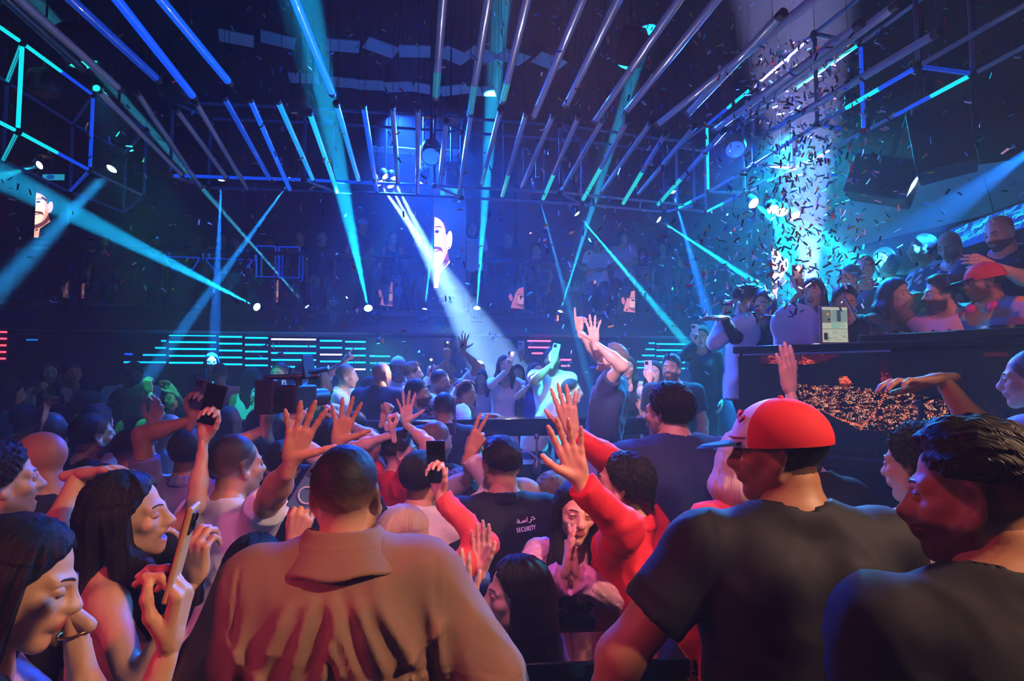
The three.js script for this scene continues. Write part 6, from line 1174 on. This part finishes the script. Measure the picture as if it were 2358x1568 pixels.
person({ n: 'woman in a pale grey dress at the far left', at: [28, 905, 5.5], yaw: 70, look: [80, -6], sex: 'f', skin: SK.mid, hair: ['long', HC.black, { length: 0.45 }], top: ['dress', 0x8894b0, { sleeve: 0.6 }], legs: 'bare', R: { to: [78, 905, 5.3], hand: 'fist', fd: [0.6, 0.8, 0] } });
person({ n: 'woman with a choker standing in the dark at the left', at: [116, 858, 6.6], yaw: 180, floor: 0.3, sex: 'f', skin: SK.light, hair: ['long', HC.black, { length: 0.3, front: 2 }], top: ['tank', 0x12121a] });
person({ n: 'man in a black T-shirt in the dark behind the choker woman', at: [168, 860, 7.0], yaw: 170, floor: 0.3, skin: SK.tan, hair: ['fade', HC.black], top: ['tee', 0x101018] });
{ const p = person({ n: 'man in a dark cap looking right in the left crowd', at: [203, 930, 5.0], yaw: 80, look: [88, 0], skin: SK.mid, beard: 0.5, hair: ['under', HC.black], top: ['tee', 0x10141e] }); baseballCap(p, 0x141824, {}); }
person({ n: 'woman with glasses and red nails smoking with a raised hand', at: [394, 918, 5.9], yaw: 170, sex: 'f', skin: SK.light, hair: ['long', HC.dark, { length: 0.3 }], top: ['tee', 0x0e1018], floor: 0.1, L: { to: [404, 905, 5.6], hand: 'relax', nails: 2, fd: [-0.7, 0.7, 0], pn: [0, 0, 1], elbow: [1, -1, 0] } });
person({ n: 'person in a long black hooded gown in front of the light strips', at: [487, 834, 8.0], yaw: 180, floor: 0.3, sex: 'f', skin: SK.mid, hair: ['long', 0x08080c, { length: 0.5, front: 2 }], top: ['shirt', 0x07080e, { loose: 0.045, hem: -0.5 }] });
person({ n: 'man in a rust orange T-shirt seen from behind', at: [505, 862, 6.9], yaw: -6, floor: 0.3, skin: SK.brown, hair: ['fade', HC.black], top: ['tee', 0xa04830], legs: ['trousers', 0x101018] });
person({ n: 'woman with long wavy dark hair in a white dress seen from behind', at: [580, 872, 6.3], yaw: 14, floor: 0.3, sex: 'f', skin: SK.mid, hair: ['long', HC.black, { length: 0.42 }], top: ['dress', 0xd8e4ea, { hem: -0.4 }], legs: 'bare' });
person({ n: 'man in a leaf print shirt sipping through a straw', at: [642, 862, 6.1], yaw: 196, look: [206, 0], floor: 0.3, w: 1.1, skin: SK.light, hair: ['fade', HC.black], top: ['tee', 0xffffff, { color: (x, y, z) => noise3(x * 22, y * 22, z * 22) + 0.5 * noise3(x * 50, y * 50, z * 50) > 0.12 ? [0.62, 0.66, 0.62] : [0.05, 0.1, 0.08] }], R: { to: [636, 910, 5.8], hand: 'grip', fd: [0.3, 0.9, 0], pn: [0, 0, -1] } });
{ const c = at(636, 895, 5.85), g = thing('drink', 'glass with a straw held by the leaf print man', 'glass', c); mesh('cup', new THREE.CylinderGeometry(0.034, 0.028, 0.11, 16, 1, true), mat(0xe0f0f0, 0.08, { transmission: 0.9, thickness: 0 }), g); mesh('straw', rod(V(0, -0.03, 0), V(-0.01, 0.14, 0.01), 0.004, 6), mat(0xe8e8e8, 0.5), g); mesh('drink_fill', new THREE.CylinderGeometry(0.03, 0.027, 0.07, 14).translate(0, -0.018, 0), mat(0x60a8a0, 0.2), g); }
person({ n: 'balding man in a white shirt reaching up to the right', at: [704, 858, 6.9], yaw: 70, look: [80, 2], floor: 0.3, skin: SK.light, hair: ['fade', HC.brown], top: ['shirt', 0xd0dce4, { sleeve: 1.2 }], R: { to: [792, 832, 6.5], hand: 'point', fd: [0.7, 0.8, 0], elbow: [0.3, -1, 0] } });
person({ n: 'woman with a smooth black bob by the video camera', at: [738, 884, 5.4], yaw: 20, sex: 'f', skin: SK.light, hair: ['bob', HC.black], top: ['tank', 0x14141c], floor: 0.1 });
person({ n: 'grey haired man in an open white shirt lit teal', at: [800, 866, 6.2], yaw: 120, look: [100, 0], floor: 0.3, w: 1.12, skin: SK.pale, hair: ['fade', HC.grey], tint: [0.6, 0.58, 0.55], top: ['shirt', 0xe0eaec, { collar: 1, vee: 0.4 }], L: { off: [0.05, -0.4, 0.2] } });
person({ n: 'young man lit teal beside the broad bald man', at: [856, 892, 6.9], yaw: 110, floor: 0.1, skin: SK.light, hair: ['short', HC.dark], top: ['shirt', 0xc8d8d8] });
person({ n: 'man with a shaved head by the teal wall fold', at: [756, 905, 7.4], yaw: 180, floor: 0.2, skin: SK.tan, hair: ['fade', HC.black], top: ['tee', 0x141a24] });
for (const [i, [x, y, d, yw]] of [[527, 972, 4.6, 10], [592, 980, 4.4, -14], [446, 972, 5.1, 150], [60, 968, 4.4, 40], [168, 958, 5.0, 30], [640, 985, 4.9, 0], [820, 985, 4.6, 20]].entries())
  person({ n: ['woman with smooth dark hair behind the orange T-shirt', 'woman with dark hair beside the video camera', 'woman peering out beside the teal hand', 'dark haired man near the pale grey dress', 'man in a navy shirt with folded arms in the dark', 'man with dark hair under the video camera', 'man with dark hair left of the counter'][i], at: [x, y, d], yaw: yw, sex: i < 3 ? 'f' : 'm', skin: [SK.light, SK.mid, SK.tan][i % 3], hair: i < 3 ? ['long', HC.black, { length: 0.3 }] : ['short', HC.black], top: ['tee', [0x1a2230, 0x14141c, 0x101418, 0x181c28, 0x16202e, 0x101018, 0x14182a][i]], H: i < 3 ? 1.62 : 1.72 });
// ---------------------------------------------------------------- balcony
const BF_ = 3.0;
person({ n: 'man in a white shirt leaning on the balcony rail with a phone', at: [1377, 560, 10.3], yaw: 178, look: [178, -16], lean: [14, 0], floor: BF_, skin: SK.brown, hair: ['fade', HC.black], top: ['shirt', 0xd8d4e4, { sleeve: 0.7 }], L: { off: [-0.1, -0.26, 0.24], hand: 'grip' }, R: { off: [-0.1, -0.26, 0.24], hand: 'grip' } });
person({ n: 'long haired man in a pink shirt leaning on the balcony rail', at: [1433, 548, 10.3], yaw: 196, look: [128, 0], lean: [14, 0], floor: BF_, skin: SK.mid, hair: ['bob', HC.black], top: ['shirt', 0xc898b8, { sleeve: 0.7 }], L: { off: [-0.1, -0.28, 0.24] }, R: { off: [-0.1, -0.28, 0.24] } });
person({ n: 'person in a black top with a hand to the hair on the balcony', at: [1527, 572, 10.4], yaw: 180, floor: BF_ - 0.1, sex: 'f', skin: SK.mid, hair: ['bob', HC.black], top: ['tee', 0x0c0c14], L: { off: [0.12, 0.05, 0.12], hand: 'relax' } });
person({ n: 'man in a creased white T-shirt at the balcony under the beam', at: [1088, 528, 10.2], yaw: 176, look: [170, -12], floor: BF_, w: 1.1, skin: SK.brown, beard: 0.7, hair: ['short', HC.black], top: ['tee', 0xd0d4e8, { fold: 0.012 }] });
{ const p = person({ n: 'man in a white cap on the balcony left of the blinder beam', at: [836, 518, 10.4], yaw: 150, floor: BF_, skin: SK.mid, hair: ['under', HC.black], top: ['tee', 0x12182a] }); baseballCap(p, 0xd8dae6, {}); }
person({ n: 'person in beige trousers on the balcony by the teal column', at: [742, 545, 10.2], yaw: 180, floor: BF_, skin: SK.mid, hair: ['short', HC.black], top: ['tee', 0x14202e], legs: ['trousers', 0xb8c0b8] });
person({ n: 'woman in wavy striped trousers on the balcony under the blinder', at: [905, 548, 10.15], yaw: 180, floor: BF_, sex: 'f', skin: SK.mid, hair: ['long', HC.black, { length: 0.3 }], top: ['tank', 0x141a2c], legs: ['trousers', 0x8088a8] });
for (const [i, [x, y, d]] of [[512, 552, 9.9], [545, 560, 9.8], [452, 548, 10], [690, 545, 10.3], [960, 545, 10.5], [1170, 548, 10.6], [1235, 575, 10.5], [1590, 572, 10.4], [355, 560, 9.6], [240, 560, 9.3], [1480, 585, 11.2], [620, 560, 10.4]].entries())
  person({ n: ['person in a yellow green top in the left balcony beam', 'bare shouldered person beside the left balcony beam', 'dim man at the rail over the neon cubes', 'dim person at the rail right of the neon cubes', 'person in blue haze left of the middle screen', 'man behind the creased white T-shirt on the balcony', 'man behind the spot lamp on the balcony', 'dim person at the rail near the confetti', 'dim man on the dark left balcony', 'dim woman on the dark left balcony', 'woman in a lace top behind the leaning men', 'man in the dark between two balcony beams'][i], at: [x, y, d], yaw: 170 + (i * 37) % 40, floor: BF_, sex: [1, 9, 10].includes(i) ? 'f' : 'm', skin: [SK.mid, SK.tan, SK.brown][i % 3], hair: [1, 9, 10].includes(i) ? ['long', HC.black, { length: 0.3 }] : ['short', HC.black], top: ['tee', [0x7a8a50, 0x1a1a20, 0x141824, 0x10141e, 0x2a3458, 0x181c28, 0x14202c, 0x101420, 0x141828, 0x101420, 0x88b0b8, 0x121826][i]] });
// ---------------------------------------------------------------- booth crew
const DF = 0.95, RF = 1.23;
person({ n: 'man in a white shirt kissing the woman in black at the booth', at: [1722, 692, 4.95], yaw: 84, look: [86, -4], floor: DF, skin: SK.mid, beard: 0.9, hair: ['quiff', HC.black], top: ['shirt', 0xd8d8e4], R: { to: [1668, 724, 4.85], hand: 'fist', fd: [0.1, 1, 0], elbow: [-0.6, -1, 0.2] } });
person({ n: 'woman in black with her arm stretched left at the booth', at: [1758, 702, 4.85], yaw: 190, look: [200, -6, 8], floor: DF, sex: 'f', skin: SK.light, eyes: 'shut', hair: ['long', HC.brown, { length: 0.32, front: 1 }], top: ['shirt', 0x0c0c12], R: { to: [1668, 732, 4.6], hand: 'flat', fd: [-1, 0, 0], pn: [0, -1, 0.3], elbow: [0, -1, 0] } });
person({ n: 'smiling woman raising a phone torch behind the white monitor', at: [1872, 676, 4.6], yaw: 186, look: [192, 2], floor: DF, sex: 'f', skin: SK.mid, mouth: 'open', hair: ['long', HC.black, { length: 0.32, front: 2 }], top: ['tank', 0x101018], R: { to: [1842, 672, 4.4], hand: 'grip', fd: [-0.05, 1, 0], pn: [0, 0, -1], key: 'boothphone', elbow: [-1, -1, 0] }, L: { off: [-0.1, -0.22, 0.3], hand: 'relax' } });
phone('boothphone', 'phone with a glowing torch over the white monitor', { color: 0xd0b0a8, torch: 3 });
person({ n: 'man in black bowed over the booth equipment', at: [1945, 693, 4.5], yaw: 190, look: [170, -20], lean: [14, 0], floor: DF, w: 1.1, skin: SK.mid, hair: ['short', HC.black], top: ['tee', 0x07080c], L: { off: [-0.05, -0.35, 0.3] }, R: { off: [-0.05, -0.35, 0.3] } });
person({ n: 'person with wavy hair in an olive jacket behind the mixer', at: [2062, 678, 4.3], yaw: 150, look: [120, -4], floor: DF, sex: 'f', skin: SK.mid, hair: ['long', HC.brown, { length: 0.24 }], top: ['jacket', 0x3c3c34, { loose: 0.02 }] });
person({ n: 'person with a blond bob bending down behind the booth', at: [2110, 713, 4.25], yaw: 110, look: [90, -24], floor: DF - 0.1, sex: 'f', H: 1.6, skin: SK.light, hair: ['bob', HC.blond], top: ['tee', 0x101018] });
person({ n: 'bearded man in a pink T-shirt behind the booth', at: [2166, 676, 4.05], yaw: 206, look: [250, -4], floor: DF, w: 1.12, skin: SK.mid, beard: 1, hair: ['quiff', HC.black], top: ['tee', 0xd8909c, { fold: 0.008 }] });
person({ n: 'man with cropped grey hair turned away behind the booth', at: [2214, 666, 4.6], yaw: 20, look: [30, -10], floor: DF, skin: SK.brown, hair: ['fade', HC.grey], tint: [0.6, 0.58, 0.56], top: ['tee', 0x14161e] });
{
  const PC = [[0.7, 0.06, 0.05], [0.02, 0.08, 0.4], [0.75, 0.2, 0.05], [0.25, 0.03, 0.12], [0.35, 0.2, 0.5], [0.05, 0.05, 0.08], [0.1, 0.35, 0.4]];
  const p = person({ n: 'disc jockey in a red cap and a bright patchwork shirt', at: [2264, 648, 3.85], yaw: 216, look: [252, -6], floor: DF, lod: 1, w: 1.12, skin: SK.brown, beard: 0.5, hair: ['under', HC.black], top: ['shirt', 0xffffff, { collar: 0, vee: 0.6, sleeve: 1.2, color: (x, y, z) => { const i = Math.floor(x * 11 + 40), j = Math.floor(y * 11), k = Math.floor(z * 9 + 40); return PC[Math.abs(i * 3 + j * 5 + k * 11 + (i * j) % 3) % PC.length]; }, fold: 0.008 }], L: { off: [0, -0.4, 0.26] }, R: { off: [0, -0.4, 0.26] } });
  baseballCap(p, 0xc01420, { visor: 0x241014, s: 1.05 });
  const hp = new THREE.Group(); hp.name = 'headphones'; p.g.add(hp);
  mesh('band', tube([p.P(0.53, 0.075, 0.05), p.P(0.55, 0.06, -0.05), p.P(0.555, 0, -0.085), p.P(0.55, -0.06, -0.05), p.P(0.53, -0.075, 0.05)], 0.009, 24, 8), mat(0xd8207a, 0.4), hp);
  for (const sd of [-1, 1]) mesh('ear_cup', meshField({ add: [ell(p.P(0.51, sd * 0.07, 0.075), V(0.03, 0.038, 0.03))], cell: 0.008 }), mat(0xd8207a, 0.35), hp);
}
person({ n: 'man with short hair looking down behind the red cap', at: [2340, 660, 4.3], yaw: 214, look: [220, -20], floor: DF, skin: SK.mid, hair: ['quiff', HC.black], top: ['tee', 0x14141a] });
person({ n: 'bald bearded man in a black T-shirt standing over the booth', at: [2300, 536, 4.35], yaw: 196, look: [216, -20], floor: RF, lod: 1, w: 1.14, aw: 1.12, skin: SK.light, beard: 0.9, hair: ['bald'], stubble: 'shadow', top: ['tee', 0x0a0a0e], L: { to: [2290, 612, 4.1], hand: 'relax', fd: [-1, 0.25, 0], pn: [0, 0, -1], elbow: [1, -0.5, 0.3] }, R: { off: [-0.06, -0.32, 0.22], hand: 'relax' } });
person({ n: 'bald man in a black dotted shirt looking down at a phone', at: [2186, 568, 5.0], yaw: 200, look: [206, -24], floor: RF, skin: SK.light, beard: 0.3, hair: ['bald'], stubble: 'shadow', top: ['shirt', 0xffffff, { color: (x, y, z) => noise3(x * 40, y * 40, z * 40) > 0.62 ? [0.55, 0.6, 0.65] : [0.02, 0.025, 0.03] }], L: { off: [-0.1, -0.3, 0.26], hand: 'grip' }, R: { off: [-0.1, -0.3, 0.26], hand: 'grip', key: 'dot', fd: [0, 0.4, 1], pn: [0, 1, 0] } });
phone('dot', 'phone glowing in the hands of the dotted shirt man', { color: 0x101014, screen: 0xffd0a0, k: 1.2 });
person({ n: 'man in a white T-shirt turned left at the back of the booth', at: [2122, 572, 5.5], yaw: 240, look: [262, 0], floor: RF, skin: SK.tan, beard: 0.5, hair: ['short', HC.black], top: ['tee', 0xb8c4d0] });
for (const [i, [x, y, d]] of [[1990, 618, 5.6], [2035, 600, 5.8], [1952, 640, 5.5]].entries()) person({ n: ['person in the dark left of the white T-shirt at the booth', 'person with a lit cup in the dark behind the booth', 'person in shadow beside the confetti at the booth'][i], at: [x, y, d], yaw: 190 + i * 20, floor: RF - 0.1, sex: i === 1 ? 'f' : 'm', skin: SK.tan, hair: i === 1 ? ['bob', HC.black] : ['short', HC.black], top: ['tee', 0x0e1018] });
// ---------------------------------------------------------------- furniture and small things
{ // neon edged cubes on the left balcony
  for (const [i, [x0, x1, y0, y1]] of [[595, 640, 572, 640], [645, 694, 574, 642], [480, 588, 585, 632], [388, 468, 580, 628]].entries()) {
    const a = onWall(x0, y1, 10.25), b = onWall(x1, y0, 10.25), w = b.clone().sub(a).dot(HR), h = b.y - a.y, dz = 0.3;
    const g = thing('neon_table', ['neon outlined cube table left of the teal column', 'neon outlined cube table touching the teal column', 'neon edged lounge table with curved legs on the balcony', 'neon edged lounge table behind the long blue beam'][i], 'table', V((a.x + b.x) / 2, a.y, (a.z + b.z) / 2), TURN);
    const n = barMats.blue, pts = [[-w / 2, 0], [w / 2, 0], [w / 2, h], [-w / 2, h]];
    if (i < 2) for (const z of [-dz / 2, dz / 2]) for (let k = 0; k < 4; k++) mesh('neon_edge', rod(V(...pts[k], z), V(...pts[(k + 1) % 4], z), 0.008, 6), n, g);
    else { mesh('neon_edge', rod(V(-w / 2, h * 0.65, dz / 2), V(w / 2, h * 0.65, dz / 2), 0.009, 6), n, g); for (const s of [-1, 1]) mesh('neon_leg', tube([V(s * w * 0.5, h * 0.65, dz / 2), V(s * w * 0.42, h * 0.4, dz / 2), V(s * w * 0.25, 0, dz / 2)], 0.009, 10, 6), n, g); mesh('neon_edge', rod(V(-w / 2, h * 0.95, 0), V(-w / 2, h * 0.65, 0), 0.009, 6), n, g); mesh('neon_edge', rod(V(w / 2, h * 0.95, 0), V(w / 2, h * 0.65, 0), 0.009, 6), n, g); }
    mesh('top', box(w, 0.03, dz, 0, i < 2 ? h : h * 0.62, 0, 0.004), M.black, g);
    if (i >= 2) mesh('pedestal', box(0.12, h * 0.62, 0.12, 0, h * 0.31, 0), M.black, g);
    if (a.y > 3.03) mesh('plinth', box(w * 0.8, a.y - 3.0, dz * 0.8, 0, -(a.y - 3.0) / 2, 0), M.black, g);
  }
}
{ // reserved signs on the balcony edge
  const tex = canvasTexture(128, 160, (c, w, h) => { c.fillStyle = '#0e1c34'; c.fillRect(0, 0, w, h); c.fillStyle = '#8fb6d8'; c.font = 'bold 40px sans-serif'; c.textAlign = 'center'; c.fillText('WIISZ', 64, 92); c.fillRect(24, 106, 80, 4); c.fillRect(34, 118, 60, 4); c.fillRect(40, 130, 48, 4); c.beginPath(); c.arc(64, 36, 12, 0, 7); c.fill(); });
  for (const [i, [x, y]] of [[768, 694], [1416, 714]].entries()) {
    const p = onWall(x, y, 9.85), g = thing('table_sign', ['dark sign with pale lettering on the balcony edge by the twin beam lamp', 'dark sign with pale lettering on the balcony edge among the bottles'][i], 'sign', V(p.x, p.y, p.z), TURN + (i ? 0 : 0.25));
    mesh('board', box(0.16, 0.22, 0.03, 0, 0, 0, 0.006), mat(0x0e1c34, 0.6), g); mesh('print', new THREE.PlaneGeometry(0.15, 0.2).translate(0, 0, 0.017), new THREE.MeshPhysicalMaterial({ map: tex, roughness: 0.6 }), g);
    mesh('foot', box(0.1, Math.max(0.02, p.y - 0.11 - 2.76), 0.06, 0, -0.11 - Math.max(0.02, p.y - 0.11 - 2.76) / 2, 0), M.black, g);
  }
}
{ // bottles and ice buckets behind the balcony glass
  const prof = [[0, 0], [0.038, 0], [0.04, 0.01], [0.04, 0.17], [0.03, 0.21], [0.014, 0.24], [0.013, 0.31], [0.016, 0.312], [0.016, 0.33], [0, 0.33]].map(p => new THREE.Vector2(...p)), bg = new THREE.LatheGeometry(prof, 16);
  const names = ['tall bottle by the small face screen', 'tall bottle left of the balcony posts', 'bottle beside the leaning men', 'bottle at the right of the balcony counter', 'bottle near the lace top woman', 'bottle by the sign on the balcony', 'large bottle standing alone on the balcony', 'bottle next to the column on the balcony'];
  for (const [i, x] of [1445, 1482, 1395, 1575, 1545, 1425, 1529, 1350].entries()) {
    const big = i === 6 ? 2 : 1 + (i % 3) * 0.15, p = onWall(x, 715, 10.35), g = thing('bottle', names[i], 'bottle', V(p.x, 3.0, p.z), 0, 'bottles on the balcony');
    const st = i === 6 ? 0 : 0.35;
    mesh('glass_body', bg.clone().scale(big, big, big).translate(0, st, 0), mat([0x1c5a48, 0x2a7a70, 0x184038][i % 3], 0.12, { clearcoat: 1 }), g); mesh('label', new THREE.CylinderGeometry(0.0412 * big, 0.0412 * big, 0.08 * big, 16, 1, true).translate(0, 0.1 * big + st, 0), mat(0xb8c8c0, 0.7), g);
    if (st) mesh('plinth', box(0.16, st, 0.16, 0, st / 2, 0), M.black, g);
  }
  for (const [i, x] of [1345, 1570, 1215, 1690].entries()) {
    const p = onWall(x, 715, 10.4), g = thing('bar_cabinet', ['teal lit cabinet frame behind the pointing hand', 'teal lit cabinet frame with glasses on top', 'teal lit cabinet frame beside the pale screen', 'teal lit cabinet frame by the booth couple'][i], 'cabinet', V(p.x, 3.0, p.z), TURN);
    const m = mat(0x7a8c8a, 0.6); mesh('top', box(0.55, 0.1, 0.3, 0, 0.5, 0, 0.005), m, g); mesh('side', box(0.08, 0.45, 0.3, 0.235, 0.225, 0), m, g); mesh('side', box(0.05, 0.45, 0.3, -0.25, 0.225, 0), M.black, g); mesh('bottom', box(0.5, 0.05, 0.3, 0, 0.025, 0), m, g); mesh('back', box(0.46, 0.42, 0.02, 0, 0.24, -0.14), M.black, g);
    for (let k = 0; k < 3; k++) mesh('tumbler', new THREE.CylinderGeometry(0.03, 0.024, 0.09, 12).translate(-0.18 + k * 0.16, 0.595, 0.03), mat(0xc0e0e0, 0.1, { transmission: 0.7, thickness: 0 }), g);
  }
}
{ // water pipes standing on the counter
  for (const [i, [x, y0, y1, d]] of [[1047, 915, 1045, 4.6], [1236, 1000, 1090, 4.3]].entries()) {
    const b = at(x, y1, d), t = at(x, y0, d), H = t.y - b.y, g = thing('water_pipe', ['tall water pipe behind the guard', 'water pipe with looped hose on the confetti deck'][i], 'water pipe', b);
    mesh('stem', new THREE.LatheGeometry([[0.005, 0], [0.03, 0.01], [0.034, 0.05], [0.018, 0.09], [0.009, 0.12], [0.012, H * 0.4], [0.007, H * 0.42], [0.012, H * 0.6], [0.007, H * 0.62], [0.007, H * 0.85], [0.02, H * 0.9], [0.014, H], [0, H]].map(p => new THREE.Vector2(...p)), 14), M.steel, g);
    mesh('hose', tube([V(0.01, 0.1, 0), V(-0.08, 0.16, 0.05), V(-0.2, 0.1, 0.08), V(-0.26, -0.0, 0.1)], 0.009, 24, 8), mat(0x8a98b8, 0.5), g);
    mesh('foot', rod(V(0, 0, 0), V(0, (i ? 1.2 : 0) - b.y, 0), 0.03, 10), M.black, g);
  }
}
{ // microphone on a boom in front of the booth screen
  const a = at(2205, 898, 3.3), b = at(2120, 925, 3.2), g = thing('microphone', 'black microphone on a thin boom before the burning city', 'microphone', a);
  mesh('boom', rod(V(0, 0, 0), b.clone().sub(a), 0.008, 8), M.black, g); mesh('head', new THREE.SphereGeometry(0.03, 14, 10), M.darkSteel, g); mesh('tip', rod(b.clone().sub(a), b.clone().sub(a).multiplyScalar(1.12), 0.012, 8), M.steel, g);
  mesh('stand', rod(b.clone().sub(a), V(b.x - a.x - 0.1, -a.y, b.z - a.z), 0.012, 8), M.black, g);
}
{ // hanging mirror balls and ceiling lamps in the dark
  for (const [i, [x, y]] of [[100, 192], [402, 205], [690, 235], [1038, 255]].entries()) {
    const p = onHeight(x, y, 4.75), g = thing('ceiling_speaker', ['round dark ceiling speaker in the left light frame', 'round dark ceiling speaker by the bright blue tube', 'round dark ceiling speaker between the blue tubes', 'round dark ceiling speaker above the round teal lamp'][i], 'speaker', p);
    mesh('shell', new THREE.LatheGeometry([[0, -0.1], [0.1, -0.1], [0.14, -0.07], [0.15, 0], [0.12, 0.1], [0.04, 0.14], [0, 0.14]].map(q => new THREE.Vector2(...q)), 20), M.black, g); mesh('grille', new THREE.CylinderGeometry(0.1, 0.1, 0.008, 20).translate(0, -0.104, 0), M.darkSteel, g); mesh('pipe', rod(V(0, 0.12, 0), V(0, 6.4 - p.y, 0), 0.01, 6), M.black, g);
  }
}
// ---------------------------------------------------------------- confetti in the air and on the deck
{
  reseed(77);
  const cg = [0, 1, 2].map(k => { const b = new THREE.BoxGeometry(0.046, 0.0012, 0.013, 4, 1, 1), q = b.attributes.position; for (let i = 0; i < q.count; i++) { const x = q.getX(i); q.setY(i, q.getY(i) + (k - 1) * 7 * x * x * (k === 2 ? 1.5 : 1)); } b.computeVertexNormals(); return b; });
  const cols = [[0x0c0c12, 0.5], [0x0c0c12, 0.5], [0x101018, 0.5], [0xd01830, 0.3], [0xc8d0e0, 0.25], [0x3060d0, 0.3], [0xd09a40, 0.3], [0x20a0a0, 0.3], [0xd8d8e8, 0.25]], cm = cols.map(([c, r]) => mat(c, r, { metalness: 0.35 }));
  const spots = [];
  for (let i = 0; i < 3300; i++) {
    let x, y, d;
    const r = rnd();
    if (r < 0.5) { const t = rnd(); y = 90 + t * 640; x = 1850 + (rnd() + rnd() + rnd() - 1.5) * 190 - (t - 0.5) * 40; d = 3.7 + rnd() * 2.4; }
    else if (r < 0.72) { x = 1250 + rnd() * 1108; y = rnd() * 760; d = 3.6 + rnd() * 4.5; }
    else if (r < 0.94) { x = 560 + rnd() * 1100; y = rnd() * 860; d = 3.8 + rnd() * 4.8; }
    else { x = rnd() * 700; y = rnd() * 700; d = 3.8 + rnd() * 4; }
    spots.push([x, y, d]);
  }
  spots.sort((a, b) => a[2] - b[2]);
  const q = new THREE.Quaternion(), e = new THREE.Euler(), turnOf = () => q.setFromEuler(e.set(rnd() * 6.3, rnd() * 6.3, rnd() * 6.3));
  const big = spots.slice(0, 300), rest = spots.slice(300);
  for (const [x, y, d] of big) { const ci = rnd() * cm.length | 0, m = mesh('confetti_piece', cg[rnd() * 3 | 0], cm[ci]); m.position.copy(at(x, y, d)); m.quaternion.copy(turnOf()); tag(m, ['black', 'black', 'black', 'red', 'silver', 'blue', 'gold', 'teal', 'white'][ci] + ' strip of foil confetti falling through the air', 'confetti', 'confetti strips in the air'); }
  const im = new THREE.InstancedMesh(cg[1], new THREE.MeshPhysicalMaterial({ color: 0xffffff, roughness: 0.35, metalness: 0.35 }), rest.length), M4 = new THREE.Matrix4(), c = new THREE.Color();
  rest.forEach(([x, y, d], i) => { im.setMatrixAt(i, M4.compose(at(x, y, d), turnOf(), V(1, 1, 1))); im.setColorAt(i, c.set(cols[rnd() * cols.length | 0][0])); });
  im.name = 'confetti_cloud'; im.castShadow = im.receiveShadow = true; scene.add(im); tag(im, 'cloud of small foil confetti bursting over the right of the hall', 'confetti', null, 'stuff');
  const dp = at(1330, 1150, 3.85), fl = new THREE.InstancedMesh(cg[2], im.material, 900);
  for (let i = 0; i < 900; i++) { const r = (rnd() - 0.5) * 1.46, f = (rnd() - 0.5) * 1.1, p = V(dp.x, 1.202 + rnd() * 0.004, dp.z).addScaledVector(HR, r).addScaledVector(HF, f); fl.setMatrixAt(i, M4.compose(p, q.setFromEuler(e.set((rnd() - 0.5) * 0.6, rnd() * 6.3, (rnd() - 0.5) * 0.6)), V(1, 1, 1))); fl.setColorAt(i, c.set([0xd01830, 0xd8d8e8, 0x3060d0, 0xd09a40, 0x20a0a0, 0x8080a0][rnd() * 6 | 0])); }
  fl.name = 'confetti_litter'; fl.castShadow = fl.receiveShadow = true; scene.add(fl); tag(fl, 'foil confetti lying on the black deck below the performer', 'confetti', null, 'stuff');
}
renderer.render(scene, camera);
